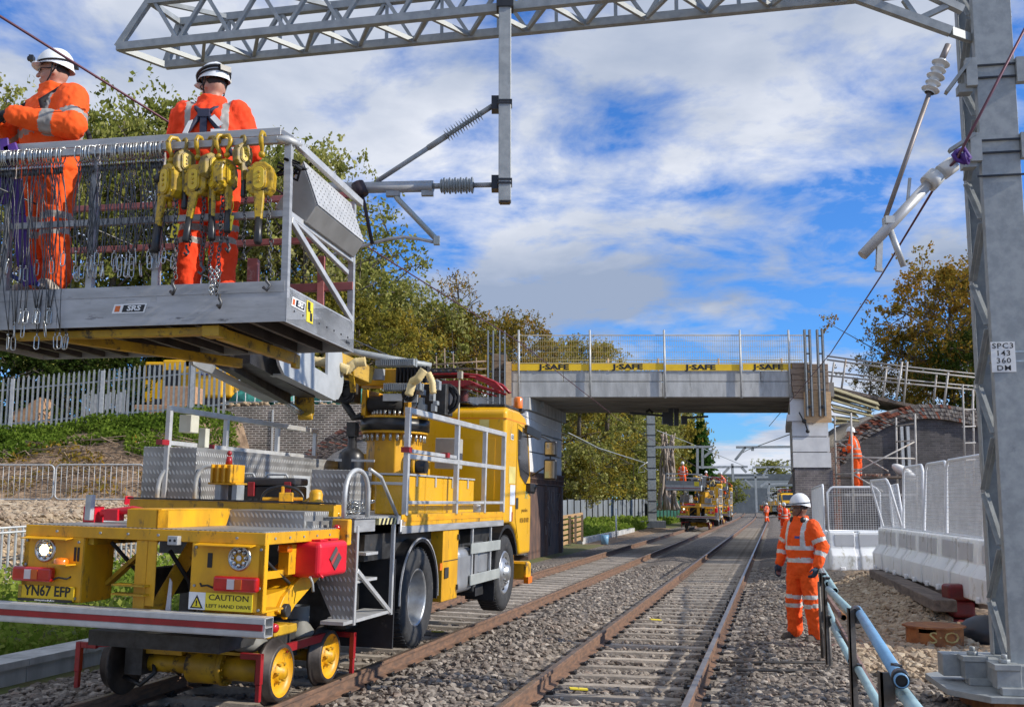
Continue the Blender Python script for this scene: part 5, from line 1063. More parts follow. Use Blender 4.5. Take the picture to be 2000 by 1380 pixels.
# ---- crane column and turret
CXc, CYc = .08, 5.55
e = MB(); oc = lambda r, z: [(CXc+r*math.cos(R(22.5+45*k)), CYc+r*math.sin(R(22.5+45*k)), z) for k in range(8)]
e.prism(oc(.36, 1.58), (0, 0, 1.0)); e.box(CXc-.40, CXc+.40, CYc-.1, CYc+.3, 1.58, 2.3); col = tp_(e, 'crane_column', [YEL], bevel=.008)
e = MB(); e.lathe([(.0, 0), (.43, 0), (.43, .035), (0, .035)], (CXc, CYc, 2.56), n=40); tp_(e, 'column_flange', [YEL], col)
e = MB()
for k in range(28): a = k*2*math.pi/28; e.cyl((CXc+.39*math.cos(a), CYc+.39*math.sin(a), 2.46), (CXc+.39*math.cos(a), CYc+.39*math.sin(a), 2.56), .020, .022, n=8)
tp_(e, 'flange_bolts', [CHROME], col)
e = MB(); e.lathe([(0, 0), (.45, 0), (.45, .15), (0, .15)], (CXc, CYc, 2.597), n=40); tp_(e, 'slew_ring', [BLKP], col)
e = MB(); e.lathe([(0, 0), (.43, 0), (.43, .03), (0, .03)], (CXc, CYc, 2.75), n=40); e.box(CXc-.36, CXc-.30, CYc-.3, CYc+.3, 2.78, 3.12); e.box(CXc+.22, CXc+.29, CYc-.3, CYc+.3, 2.78, 3.15); e.box(CXc-.33, CXc+.25, CYc+.15, CYc+.3, 2.78, 3.1)
tp_(e, 'turret', [YEL], col, bevel=.006)
e = MB()
for k in range(9): a = -2.4+k*.2; e.cyl((CXc+.3*math.cos(a), CYc+.35*math.sin(a), 2.78), (CXc+.3*math.cos(a), CYc+.35*math.sin(a), 2.85), .02, n=8)
tp_(e, 'turret_bolts', [CHROME], col)
e = MB(); e.cyl((CXc-.28, CYc-.2, 2.93), (CXc+.2, CYc-.2, 2.93), .11, n=18); tp_(e, 'drive_motor', [BLK], col)
e = MB(); e.box(CXc-.0, CXc+.26, CYc-.47, CYc-.45, 2.955, 3.045); e.box(CXc+.28, CXc+.46, CYc-.46, CYc-.44, 2.94, 3.035); tp_(e, 'pale_covers', [GALVL], col)
rg = np.random.default_rng(11)
def hosebundle(c, n, r, th, m, name, ax=0, parent=col):
    e = MB()
    for k in range(n):
        rr = r*rg.uniform(.6, 1.1); t0 = rg.uniform(0, 6); pts = []
        for j in range(13): a = t0+j*4.6/12; pts.append((c[0]+rr*math.cos(a)*(1 if ax else .7), c[1]+rg.normal(0, .01)+.05*k/n, c[2]+rr*math.sin(a)*.8))
        e.tube(pts, th, 6)
    return tp_(e, name, [m], parent)
hosebundle((CXc-.55, CYc-.4, 3.08), 9, .17, .017, BLK, 'black_hose_loops'); hosebundle((CXc+.72, CYc-.1, 3.02), 8, .22, .018, BLK, 'black_hose_loops'); hosebundle((CXc+.35, CYc-.5, 3.05), 5, .12, .015, BLK, 'black_hose_loops')
e = MB()
for k in range(14): x, z = CXc+.36+rg.uniform(0, .35), rg.uniform(2.8, 3.2); e.box(x, x+.06, CYc-.42, CYc-.34, z, z+rg.uniform(.05, .12))
tp_(e, 'valve_block', [GALV], col, bevel=.004)
e = MB(); e.box(CXc-.75, CXc-.45, CYc-.35, CYc-.1, 2.95, 3.2); e.box(CXc+.4, CXc+.75, CYc-.2, CYc+.1, 2.8, 3.2); e.tube([(CXc-.6, CYc-.3, 2.95), (CXc-.45, CYc-.3, 2.75), (CXc-.35, CYc-.3, 2.78)], .05, 8); tp_(e, 'turret_housing', [DGREY], col, bevel=.01)
# boom: ribbed guards, yellow telescope, sleeved hoses
e = MB(); e.box(CXc-.65, CXc+.40, CYc-.2, CYc+.15, 3.18, 3.40); boom = tp_(e, 'boom', [YEL], bevel=.01)
for z0_, x0, x1 in ((3.09, CXc+.02, CXc+.52), (3.40, CXc-.10, CXc+.42)):
    e = MB(); 
    for k in range(20): x = x0+(x1-x0)*k/20; e.box(x, x+.017, CYc-.52, CYc-.40, z0_, z0_+.085)
    e.box(x0, x1, CYc-.45, CYc-.40, z0_-.01, z0_+.09); tp_(e, 'ribbed_guard', [GALV], boom)
e = MB(); 
for k in range(9): x = CXc+.12+k*.05; e.box(x, x+.02, CYc-.36, CYc-.26, 3.20, 3.41)
tp_(e, 'cable_chain', [BLK], boom); e = MB(); e.box(CXc-.20, CXc-.06, CYc-.36, CYc-.28, 3.24, 3.38); tp_(e, 'control_box', [mat('grey_notice', (.42, .44, .45), None, .6)], boom)
def W2L(p): return truck_inv @ Vector(p)
truck_inv = parent_mw(truck).inverted()
def wpart(mb, name, mats, parent, **k): return mb.build(name, mats, parent, world=True, **k)
e = MB(); e.tube([at(675, 694, 12.9), at(690, 687, 12.8), at(705, 690, 12.8), at(760, 700, 12.9), at(842, 715, 13.0)], .045, 10); wpart(e, 'grey_boom_tube', [GALV], boom)
def sleeve(pts, r, name='hose_sleeve'):
    e = MB(); P_ = []; rs = []
    for i in range(len(pts)-1):
        for k in range(7): t = k/7; P_.append(Vector(pts[i]).lerp(Vector(pts[i+1]), t)); rs.append(r*(1 if k % 2 else .88))
    P_.append(Vector(pts[-1])); rs.append(r); e.tube(P_, rs, 10); wpart(e, name, [CREAM], boom)
sleeve([at(612, 705, 12.3), at(640, 708, 12.3), at(662, 716, 12.4), at(680, 722, 12.4)], .062); sleeve([at(676, 724, 12.5), at(694, 708, 12.5), at(714, 706, 12.5)], .062); sleeve([at(798, 772, 12.3), at(806, 745, 12.3), at(816, 740, 12.2), at(828, 722, 12.2)], .055); sleeve([at(836, 728, 12.4), at(844, 745, 12.4), at(846, 768, 12.4)], .045)
# red fold-up pieces on the left of the rear deck
e = MB(); e.tube([(-.85, .9, 1.56), (-.55, .92, 1.60), (-.3, .95, 1.56), (-.1, .9, 1.57)], .035, 8); e.box(-1.0, -.88, .85, .98, 1.48, 1.62); e.box(-.8, -.66, .86, .96, 1.50, 1.60); e.cyl((-.62, .95, 1.58), (-.12, .95, 1.57), .035, n=10); tp_(e, 'red_folded_arm', [REDP], bevel=.004)
e = MB(); e.box(-.95, -.89, .80, .86, 1.5, 1.72); tp_(e, 'arm_bracket', [GALVL], bevel=.004)
# yellow socket fitting on a grey foot with red top, at the sill
e = MB(); e.box(-.30, -.06, 1.75, 1.95, 1.86, 2.03)
for k in range(4): e.box(-.29+k*.065, -.27+k*.065, 1.71, 1.76, 1.86, 2.03)
e.box(-.33, -.03, 1.74, 1.96, 1.84, 1.86); yf = tp_(e, 'yellow_socket', [YEL], bevel=.006); e = MB(); e.cyl((-.18, 1.85, 2.03), (-.18, 1.85, 2.11), .035, .025, n=10); e.sphere((-.18, 1.85, 2.14), .025); tp_(e, 'red_valve', [RED], yf)
e = MB(); e.box(-.08, -.03, 1.76, 1.9, 1.70, 1.84); e.box(-.26, -.2, 1.76, 1.9, 1.70, 1.84); tp_(e, 'grey_foot', [GALV], yf)
# gas cylinder behind the column, control panel
e = MB(); e.lathe([(.0, 0), (.155, 0), (.165, .02), (.165, .60), (.15, .67), (.10, .72), (.06, .74), (.055, .88), (.0, .90)], (-.32, 5.1, 1.62), n=24); gc = tp_(e, 'black_air_receiver', [BLKP]); e = MB(); e.box(-.38, -.26, 5.04, 5.16, 2.50, 2.68); tp_(e, 'receiver_valve', [DGREY], gc); e = MB(); e.box(-.48, .05, 4.95, 4.97, 2.18, 2.21); tp_(e, 'receiver_strap', [ALUL], gc)
e = MB(); e.box(.42, .72, 6.2, 6.5, 2.15, 2.56); tp_(e, 'control_cabinet', [mat('grey_cabinet', (.42, .42, .40), None, .5)], bevel=.008)
e = MB(); e.cyl((.62, 4.6, 2.12), (.86, 4.6, 2.12), .08, n=18); tp_(e, 'round_coupling', [BLKP]); e = MB(); e.cyl((.58, 4.6, 2.12), (.66, 4.6, 2.12), .125, n=22); e.cyl((.70, 4.6, 2.12), (.74, 4.6, 2.12), .115, n=22); tp_(e, 'coupling_flange', [YEL])
# things lying loose on the truck deck
def loc_thing(name, label, cat, p, rz=0, group=None):
    M = parent_mw(truck); q_ = M @ Vector(p); return thing(name, label, cat, q_, TYAW+rz, group)
for i, (x, y, lab) in enumerate(((-.42, 2.6, 'black toolbox with red latches behind the yellow socket on the truck'), (-.02, 2.55, 'black toolbox with carry handle right of the yellow socket on the truck'))):
    t = loc_thing('tool_box', lab, 'tool box', (x, y, 1.58), .1, 'black tool boxes on the truck deck')
    e = MB(); e.box(-.26, .26, -.18, .18, 0, .26); e.build('body', [BLKP], t, bevel=.02, seg=2); e = MB(); e.box(-.27, .27, -.19, .19, .265, .34); e.build('lid', [mat('dark_grey_plastic', (.05, .05, .055), None, .4)], t, bevel=.02, seg=2)
    for sx_ in (-.19, .19): e = MB(); e.box(sx_-.035, sx_+.035, -.205, -.185, .16, .30); e.build('latch', [RED], t, bevel=.005)
    e = MB(); e.tube([(-.12, 0, .34), (-.10, 0, .38), (.10, 0, .38), (.12, 0, .34)], .012, 8); e.build('handle', [GALVL], t)
    e = MB()
    for k in range(8): e.box(-.22+k*.06, -.19+k*.06, -.186, -.18, .02, .14)
    e.build('ribs', [mat('dark_grey_plastic', (.05, .05, .055), None, .4)], t)
t = loc_thing('hand_winch', 'yellow wheel with black rim and yellow fittings lying on the truck sill', 'hand wheel', (.35, 1.95, 1.72), .4)
e = MB(); e.tube([(.19*math.cos(a), 0, .19*math.sin(a)*.62) for a in np.linspace(0, 2*math.pi, 25)[:-1]], .016, 8, closed=True); e.build('rim', [BLKP], t)
e = MB(); e.box(-.03, .10, -.08, .08, -.06, .06); e.beam((-.19, 0, 0), (.19, 0, 0), .04, .03); e.beam((0, 0, -.12), (0, 0, .12), .03, .04); e.build('spokes', [YEL], t, bevel=.006)
t = loc_thing('lifting_shackle', 'small yellow domed lever fitting standing on the bright tread step', 'fitting', (.72, 1.9, 1.62), .2)
e = MB(); e.lathe([(.09, 0), (.10, .05), (.06, .10), (.065, .15), (.05, .19), (0, .20)], (0, 0, 0), n=16); e.build('body', [YEL], t); e = MB(); e.beam((-.05, 0, .12), (-.16, 0, .05), .04, .02); e.build('lever', [YEL], t)
e = MB()
for k in range(70):
    c = Vector((rng.normal(0, .085), rng.normal(0, .07), abs(rng.normal(.04, .05)))); a = rng.uniform(0, 3.1); d1 = Vector((math.cos(a), math.sin(a), rng.uniform(-.5, .5))).normalized(); d2 = d1.orthogonal().normalized()
    e.tube([c+d1*.035*math.cos(b)+d2*.02*math.sin(b) for b in np.linspace(0, 2*math.pi, 9)[:-1]], .007, 5, closed=True)
o = e.build('chain_heap', [CHROME], label='heap of grey steel chain lying on the truck platform beside the bent grab hoop', cat='chain'); o.location = parent_mw(truck) @ Vector((.95, 2.1, 1.60))
e = MB(); e.sphere((0, 0, .05), (.10, .06, .05), 12); o = e.build('cloth_bundle', [WHM], label='small crumpled white cloth on the yellow tool boxes near the cab', cat='cloth'); o.location = parent_mw(truck) @ Vector((1.12, 5.95, 1.58)); 
for v in o.data.vertices: v.co *= 1+.5*noise.noise(Vector(v.co)*22)

# ---- work cage
YN = 7.5; SC = .965; NX = at(559, 626, YN); zb_, zk, zr1, zr2 = 3.03, 3.31, 4.42, 4.515
ca = math.radians(9.5); A = Vector((-math.cos(ca), math.sin(ca), 0)); B = Vector((math.sin(ca), math.cos(ca), 0)); O = Vector((NX.x, YN, 0)); CL, CW = 3.05, 1.58
def cgp(a, b, z): p = O+A*a+B*b; return Vector((p.x*SC, p.y*SC, H+(z-H)*SC))
def cbox(e, a0, a1, b0, b1, z0, z1, m=0): e.prism([cgp(a0, b0, z0), cgp(a1, b0, z0), cgp(a1, b1, z0), cgp(a0, b1, z0)], (0, 0, (z1-z0)*SC), m)
e = MB(); cbox(e, 0, CL, 0, .012, zb_, zk-.02); cbox(e, 0, .012, .012, CW, zb_, zk-.02); cbox(e, CL-.012, CL, .012, CW, zb_, zk-.02); cbox(e, 0, CL, CW-.012, CW, zb_, zk-.02)
cbox(e, .02, CL-.02, -.004, .035, zk-.055, zk+.028); wc = wpart(e, 'work_cage', [mat('scuffed_cage_plate', (.46, .46, .46), (.34, .34, .335), .55, .15, scale=2.5, stretch=(1, 1, 5), spots=((.07, .065, .07), 3.2, .62))], truck)
e = MB(); cbox(e, .014, CL-.014, .014, CW-.014, zk-.08, zk-.05)
for k in range(13): cbox(e, .05+k*.235, .09+k*.235, .02, CW-.02, zb_+.01, zk-.09)
wpart(e, 'cage_floor', [mat('brown_underfloor', (.10, .085, .075), (.05, .04, .038), .5, .4, scale=3)], wc)
e = MB(); cbox(e, 0.0, .0125, .0, CW, zb_-.004, zk-.01); wpart(e, 'end_plate', [ALUL], wc)
for a, b in ((.025, .025), (1.07, .025), (1.62, .025), (2.35, .025), (.025, CW-.025), (1.5, CW-.025), (CL-.025, CW-.025), (.025, CW*.55)):
    if b == CW*.55: continue
    e = MB(); cbox(e, a-.026, a+.026, b-.026, b+.026, zk-.1, zr1-.02); wpart(e, 'cage_post', [ALU], wc)
def cbar(p, q, wd, ht, name, m=ALU): e = MB(); e.beam(cgp(*p), cgp(*q), wd, ht); return wpart(e, name, [m], wc, bevel=.003)
cbar((.09, -.03, zr1), (CL, -.03, zr1), .04, .055, 'hook_rail'); cbar((.10, .06, zr2), (CL, .06, zr2), .05, .06, 'top_rail'); cbar((.03, .03, 3.86), (CL, .03, 3.86), .04, .05, 'middle_rail')
e = MB(); e.tube([cgp(.10, -.03, zr1), cgp(.02, -.02, zr1), cgp(-.012, .05, zr1), cgp(-.012, .12, zr1+.005)], .034, 4); wpart(e, 'rail_corner', [ALUL], wc)
cbar((-.012, .10, zr1+.005), (-.012, CW+.1, zr1+.005), .04, .06, 'side_top_rail', ALUL); cbar((.10, .06, zr2), (.0, .06, zr1+.03), .04, .04, 'rail_link', ALUL)
cbar((.02, .03, 3.86), (.02, CW-.02, 3.86), .035, .05, 'side_middle_rail', ALUL); cbar((.012, .06, 3.82), (.012, CW-.05, zk), .035, .05, 'diagonal_brace', ALUL); cbar((.02, .03, 3.86), (.02, CW*.9, 3.72), .03, .04, 'side_middle_rail', ALUL)
cbar((.02, CW-.03, zr2-.05), (CL, CW-.03, zr2-.05), .05, .05, 'rear_top_rail', PINK); cbar((.0, CW-.03, 3.62), (CL, CW-.03, 3.62), .06, .07, 'rear_middle_rail', PINK); cbar((.02, CW-.03, 4.06), (CL, CW-.03, 4.06), .05, .05, 'rear_rail', PINK)
cbar((.95, CW-.05, zk), (.95, CW-.05, 3.9), .09, .09, 'rear_post', PINK); cbar((.30, CW-.05, zk), (.30, CW-.05, 3.9), .06, .06, 'rear_post', PINK); cbar((1.65, CW-.1, zk), (1.65, CW-.1, 4.0), .08, .08, 'rear_post', ALU)
e = MB(); e.prism([cgp(1.2, CW-.08, 3.34), cgp(1.95, CW-.08, 3.34), cgp(1.95, CW-.08, 3.68), cgp(1.2, CW-.08, 3.68)], B*.01); nb_ = wpart(e, 'faded_notice_board', [mat('pinkish_grey_board', (.40, .33, .32), (.32, .26, .25), .6, scale=4)], wc)
e = MB()
for k in range(4):
    for j in range(2):
        c = cgp(1.32+k*.11+j*.04, CW-.092, 3.5+j*.08); e.prism([c, c+A*.03, c+A*.02+Vector((0, 0, .04)), c+A*.005+Vector((0, 0, .03))], -B*.004)
wpart(e, 'faded_symbols', [BLKM], nb_)
# perforated wedge shaped control box on the end
e = MB(); zz0, zz1 = 3.90, 4.28
def cg2(a, b, z): return cgp(a, b, z)
poly = [cg2(-.0, .28, 4.30), cg2(-.0, .28, 3.92), cg2(-.02, 1.46, 3.83), cg2(-.02, 1.46, 4.22)]
front = [cg2(.24, .30, 4.22), cg2(.24, .30, 3.98), cg2(.24, 1.42, 3.88), cg2(.24, 1.42, 4.18)]
e = MB(); a_, b_, c_, d_ = cg2(.22, .30, 3.92), cg2(-.10, .26, 3.95), cg2(-.10, .26, 4.26), cg2(.0, .26, 4.34)
e.prism([cg2(.25, .30, 3.99), cg2(-.02, .30, 3.86), cg2(-.11, .30, 4.0), cg2(.02, .30, 4.36)], B*1.18*SC); pb = wpart(e, 'perforated_box', [mat('grey_box_metal', (.36, .355, .34), (.30, .295, .28), .5, .5, scale=4)], wc, bevel=.008)
M = frame(cgp(-.113, .30, 4.0), B, Vector((0, 0, 1)))
e = MB(); p0 = cgp(-.11, .30, 4.0); p1 = cgp(.02, .30, 4.36); up_ = (p1-p0); dn = B.cross(up_).normalized(); 
if dn.dot(A) > 0: dn = -dn
pnl = MB(); pnl.prism([p0+dn*.002, p0+B*1.18*SC+dn*.002, p1+B*1.18*SC+dn*.002, p1+dn*.002], dn*.004); wpart(pnl, 'outer_panel', [ALUL], pb)
for i in range(15):
    for j in range(7): c = p0+B*(.06+i*.076)+up_*(.10+j*.132)+dn*.0065; e.prism([c+B*.008, c+up_.normalized()*.008, c-B*.008, c-up_.normalized()*.008], dn*.001)
wpart(e, 'perforations', [BLKM], pb, kind='stuff')
e = MB(); e.tube([cgp(.05, .10, 4.24)+Vector((rg.normal(0, .05), rg.normal(0, .05), rg.normal(0, .04))) for k in range(36)], .011, 5); wpart(e, 'black_cable_bundle', [BLK], wc)
# decals
def decal_srs(c, xd, zd, s, parent):
    c = Vector(c); xd = Vector(xd).normalized(); zd = Vector(zd).normalized(); n = xd.cross(zd).normalized()
    if n.y > .3: n = -n
    def quad(x0, x1, z0, z1, d, m, name, sh=0):
        e = MB(); e.prism([c+xd*(x0)+zd*z0+n*d, c+xd*x1+zd*z0+n*d, c+xd*(x1+sh)+zd*z1+n*d, c+xd*(x0+sh)+zd*z1+n*d], n*.001); return e.build(name, [m], parent, world=True)
    b = quad(-.135*s, .125*s, -.035*s, .035*s, .002, WHM, 'maker_sticker', .02*s); quad(-.055*s, .115*s, -.026*s, .026*s, .0035, BLKM, 'black_field', .015*s); quad(-.115*s, -.075*s, -.022*s, .022*s, .0035, ORM, 'orange_mark', .01*s)
    text_mb('SRS', .052*s, frame(c+xd*.038*s+n*.0052, xd, zd), parent, WHM, 'lettering', .0005, 1.35, shear=.2, off=.002, world=True)
decal_srs(cgp(1.27, .0, 3.165), -A, (0, 0, 1), 1.0, wc); decal_srs(cgp(.0-.002, .22, 3.20), B, (0, 0, 1), 1.0, wc)
e = MB(); cbox(e, -.005, -.002, .40, .54, 3.10, 3.27); ys = wpart(e, 'yellow_pictogram', [YELM], wc)
e = MB(); cbox(e, -.008, -.0055, .42, .47, 3.20, 3.26); cbox(e, -.008, -.0055, .47, .515, 3.115, 3.18); cbox(e, -.008, -.0055, .43, .49, 3.185, 3.197); wpart(e, 'pictogram_marks', [BLKM], ys)
e = MB()
for k in range(8): cbox(e, -.006, -.002, .14+k*.18, .155+k*.18, 3.125, 3.14)
cbox(e, -.005, -.002, 1.36, 1.46, 3.08, 3.10); wpart(e, 'plate_rivets', [DGREY], wc)
# yellow frame under the cage and the slide arms
e = MB(); za_ = zb_-.085; cbox(e, .66, 2.3, .10, .18, za_+.02, za_+.08); cbox(e, .56, .70, .06, .20, za_, zb_-.002); e.beam(cgp(.62, .2, za_+.04), cgp(.52, 1.5, za_+.02), .06, .09); e.beam(cgp(1.9, .15, za_+.04), cgp(1.05, 1.55, za_+.0), .06, .08)
cbox(e, .49, .54, 1.46, 1.56, za_-.06, za_+.06); wpart(e, 'yellow_cradle', [YELD], wc, bevel=.004)
def sidep(poly, y0, y1, name, m, d=.02):
    e = MB(); e.prism(poly, (d, 0, 0)); return wpart(e, name, m, boom, bevel=.004)
def lin(u, v, x):      # point on the plane X = x seen at pixel u, v
    a = ray(u, v); k = x/a[0]; return Vector((x, a[1]*k, H+a[2]*k))
GP = [mat('grey_slide_plate', (.44, .46, .47), (.36, .38, .39), .55, .1, scale=3)]
Yb = lambda u, v, Y: at(u, v, Y)
Yl = lambda u, v: Yb(u, v, 10.3*12.5/(12.5-(u-541)/130*2.2))
pr4 = [Yl(541, 686), Yl(547, 712), Yl(556, 732), Yl(652, 781), Yl(661, 779), Yl(668, 765), Yl(671, 745), Yl(671, 727), Yl(668, 686), Yl(641, 686), Yl(640, 732), Yl(615, 717), Yl(614, 686)]
e = MB(); e.prism(pr4, (-.03, 0, 0)); wpart(e, 'slide_plate', GP, boom)
e = MB(); e.beam(Yb(556, 731, 10.6)+Vector((-.08, 0, .0)), Yb(656, 781, 12.4)+Vector((-.08, 0, .0)), .16, .02); wpart(e, 'slide_flange', GP, boom)
pl4 = [Yb(372, 688, 9.3), Yb(378, 712, 9.4), Yb(392, 720, 9.6), Yb(522, 785, 12.2), Yb(545, 782, 12.3), Yb(420, 718, 9.9), Yb(404, 690, 9.5)]
e = MB(); e.prism(pl4, (-.03, .0, 0)); wpart(e, 'slide_plate', GP, boom)
e = MB(); e.prism([Yb(402, 690, 9.8), Yb(422, 716, 10.2), Yb(548, 782, 12.3), Yb(580, 770, 12.3), Yb(560, 730, 11.0), Yb(545, 690, 10.6)], (0, .5, .2)); e.beam(Yb(440, 700, 9.9), Yb(560, 772, 12.0), .10, .2); e.beam(Yb(470, 690, 10.), Yb(600, 760, 12.), .2, .2); wpart(e, 'slide_interior', [mat('greasy_black_steel', (.022, .020, .020), (.05, .045, .04), .45, .3, scale=8)], boom)
e = MB(); e.prism([Yb(446, 690, 10.1), Yb(520, 690, 10.6), Yb(575, 742, 11.6), Yb(470, 722, 10.6)], (0, .04, .02)); wpart(e, 'inner_slide', [mat('lilac_grey_plate', (.30, .28, .29), (.22, .20, .21), .5, .4, scale=5)], boom)
e = MB(); e.beam(Yb(594, 745, 12.3), Yb(595, 806, 12.3), .20, .20); e.beam(Yb(580, 800, 12.25), Yb(612, 800, 12.25), .12, .12); e.cyl(Yb(583, 812, 12.2), Yb(610, 812, 12.2), .05, n=10); wpart(e, 'hanging_yellow_arm', [YELD], boom, bevel=.006)
e = MB(); e.cyl(Yb(550, 777, 12.0), Yb(592, 810, 12.2), .038, n=10); wpart(e, 'ram_rod', [CHROME], boom)
e = MB()
for k in range(9):
    e.tube([Yb(450+k*6, 694+k*1, 11.4), Yb(500+k*5, 722+k*2, 11.6), Yb(560+k*3, 756-k*3, 11.9), Yb(585, 775-k*4, 12.2)], .018, 6)
wpart(e, 'greasy_hoses', [BLK], boom)
e = MB(); e.beam(Yb(640, 700, 12.6), Yb(720, 735, 13.0), .22, .22); e.beam(Yb(690, 765, 12.9), Yb(686, 722, 12.7), .07, .05); wpart(e, 'boom_knuckle', [YELD], boom, bevel=.008)
# ============================================================ OVERHEAD LINE STRUCTURES NEAR THE CAMERA
MY = math.radians(-9.5); mr_ = Vector((math.cos(MY), math.sin(MY), 0)); mt_ = Vector((-math.sin(MY), math.cos(MY), 0)); MO = Vector((at(1930, 900, 9.2).x, 9.2, 0)); MO.x = 4.365
def mp(a, b, z): p = MO+mr_*a+mt_*b; return Vector((p.x, p.y, z))
def mbox(e, a0, a1, b0, b1, z0, z1, m=0): e.prism([mp(a0, b0, z0), mp(a1, b0, z0), mp(a1, b1, z0), mp(a0, b1, z0)], (0, 0, z1-z0), m)
mast = thing('lattice_mast', 'big grey galvanised lattice mast with white number plate in the right foreground', 'mast', (MO.x, MO.y, 0))
def mpart(e, name, mats=None, parent=mast, **k): return e.build(name, mats or [GALV], parent, world=True, **k)
ZM = 8.2; MW, MD = .34, .62
for b0, b1, web in ((0, .012, 0), (MD-.012, MD, 0)):
    e = MB(); mbox(e, 0, MW, b0, b1, .30, ZM); s_ = 1 if b0 == 0 else -1
    for a in (0, MW-.012): mbox(e, a, a+.012, (b1 if s_ > 0 else b0-.085), (b1+.085 if s_ > 0 else b0), .30, ZM)
    mpart(e, 'channel', bevel=.002)
e = MB(); z = .32; k = 0
while z < ZM-.5:
    p, q = (mp(.006, .10, z), mp(.006, MD-.10, z+.46)) if k % 2 == 0 else (mp(.006, MD-.10, z), mp(.006, .10, z+.46))
    for a in (.004, MW-.004):
        o_ = mr_*(a-.006); e.beam(p+o_, q+o_, .012, .075, 0, up=mr_)
        e.beam(p+o_+mt_*.0, q+o_, .05, .010, 0, up=mr_)
    z += .50; k += 1
mpart(e, 'lacing')
e = MB(); mbox(e, -.12, 1.0, -.12, .05, .10, .30); mbox(e, -.45, 1.0, MD-.1, MD+.1, .10, .30); mbox(e, -.12, .02, .0, MD, .10, .28); mpart(e, 'base_beams', bevel=.006)
e = MB(); e.prism([mp(-.25, -.26, .0), mp(1.2, -.26, .0), mp(1.2, 1.1, .0), mp(-.35, 1.1, .0), mp(-.52, .95, .0), mp(-.52, .10, .0)], (0, 0, .055)); mpart(e, 'base_plate', bevel=.004)
e = MB(); mbox(e, -.20, 1.1, -.16, 1.0, -.5, -.002); mpart(e, 'rusty_pedestal', [RUST])
e = MB()
for a, b in ((-.16, -.14), (-.30, .34)): mbox(e, a-.02, a+.20, b-.02, b+.18, .26, .31); c = mp(a+.09, b+.08, .31); e.cyl(c, c+Vector((0, 0, .035)), .05, n=6); e.cyl(c+Vector((0, 0, .035)), c+Vector((0, 0, .075)), .024, n=10); mbox(e, a, a+.20, b, b+.16, .10, .26); mbox(e, a+.02, a+.22, b-.06, b+.1, .057, .12)
mpart(e, 'anchor_bolts', bevel=.004)
e = MB(); mbox(e, -.10, -.02, -.124, -.121, .17, .24); mpart(e, 'small_label', [WHM])
# sign plate
SG = 2.88
sz0, sz1 = at(1960, 726, 9.17).z, at(1960, 667, 9.17).z; sa0 = (at(1939, 700, 9.17).x-MO.x)/math.cos(MY); sa1 = (at(1983, 700, 9.17).x-MO.x)/math.cos(MY)
e = MB(); mbox(e, sa0, sa1, -.010, -.005, sz0, sz1); sign = mpart(e, 'number_plate', [WHM])
hz = (sz1-sz0); 
for i, tx in enumerate(('SPC3', '143', '360', 'DM')):
    c = mp((sa0+sa1)/2, -.0125, sz1-hz*(.14+.245*i)); text_mb(tx, hz*.25, frame(c, mr_, (0, 0, 1)), sign, BLKM, 'lettering', .001, 1.15, off=.0005, world=True, sp_=1.12)
e = MB()
for zz in (sz1-hz*.33, sz1-hz*.65): e.beam(mp(-.01, -.006, zz), mp(MW+.01, -.006, zz), .004, .014, 0); e.beam(mp(-.006, -.0, zz), mp(-.006, .10, zz), .004, .016, 0)
mpart(e, 'sign_straps', [CHROME])
for v0, lab in ((142, 0), (288, 1), (345, 2)):
    zc = at(1920, v0, 9.2).z; e = MB()
    for dz in ((.06, -.06) if lab < 2 else (0,)): e.beam(mp(-.05, -.016, zc+dz), mp(MW+.06, -.016, zc+dz), .016, .016)
    mpart(e, 'clamp_rods', [BLKP]); e = MB()
    if lab < 2:
        mbox(e, MW+.002, MW+.09, -.05, .03, zc-.13, zc+.11); mbox(e, -.10, -.002, -.05, .03, zc-.14, zc+.13); e.beam(mp(-.05, -.02, zc+.12), mp(-.28, .0, zc-.18 if lab == 0 else zc-.02), .09, .03); mbox(e, -.16, -.04, .0, .12, zc-.18, zc-.10)
    mpart(e, 'bracket', [GALV])
# truss boom
TD = Vector((1, -.213, 0)).normalized(); TN = Vector((.213, 1, 0)).normalized()
TO = at(230, 93, 10.8); zch = TO.z; TH, TW = .50, .53
truss = thing('gantry_truss', 'grey lattice truss beam spanning above the tracks from the big mast', 'gantry beam', (0, 9.9, zch))
def tpt(d, n, z): p = Vector((TO.x, TO.y, zch))+TD*d+TN*n; return Vector((p.x, p.y, zch+z))
LT = 9.15
def trp(e, name): return e.build(name, [GALV], truss, world=True)
sl_ = .36
for nm, (p, q) in (('bottom_chord', (tpt(0, 0, 0), tpt(LT-.7, 0, 0))), ('bottom_chord', (tpt(sl_*.75, TW, 0), tpt(LT-.5, TW, 0))), ('top_chord', (tpt(sl_, 0, TH), tpt(LT, 0, TH))), ('top_chord', (tpt(sl_*1.2, TW, TH), tpt(LT, TW, TH)))):
    e = MB(); e.beam(p, q, .075, .085); trp(e, nm)
e = MB(); e.beam(tpt(0, 0, 0), tpt(sl_, 0, TH), .06, .07); e.beam(tpt(0, 0, 0), tpt(sl_*.75, TW, 0), .05, .07); e.beam(tpt(sl_*.75, TW, 0), tpt(sl_*1.2, TW, TH), .06, .07); e.beam(tpt(sl_, 0, TH), tpt(sl_*1.2, TW, TH), .05, .06); trp(e, 'end_frame')
e = MB(); k = 0; d = .42; st = .63
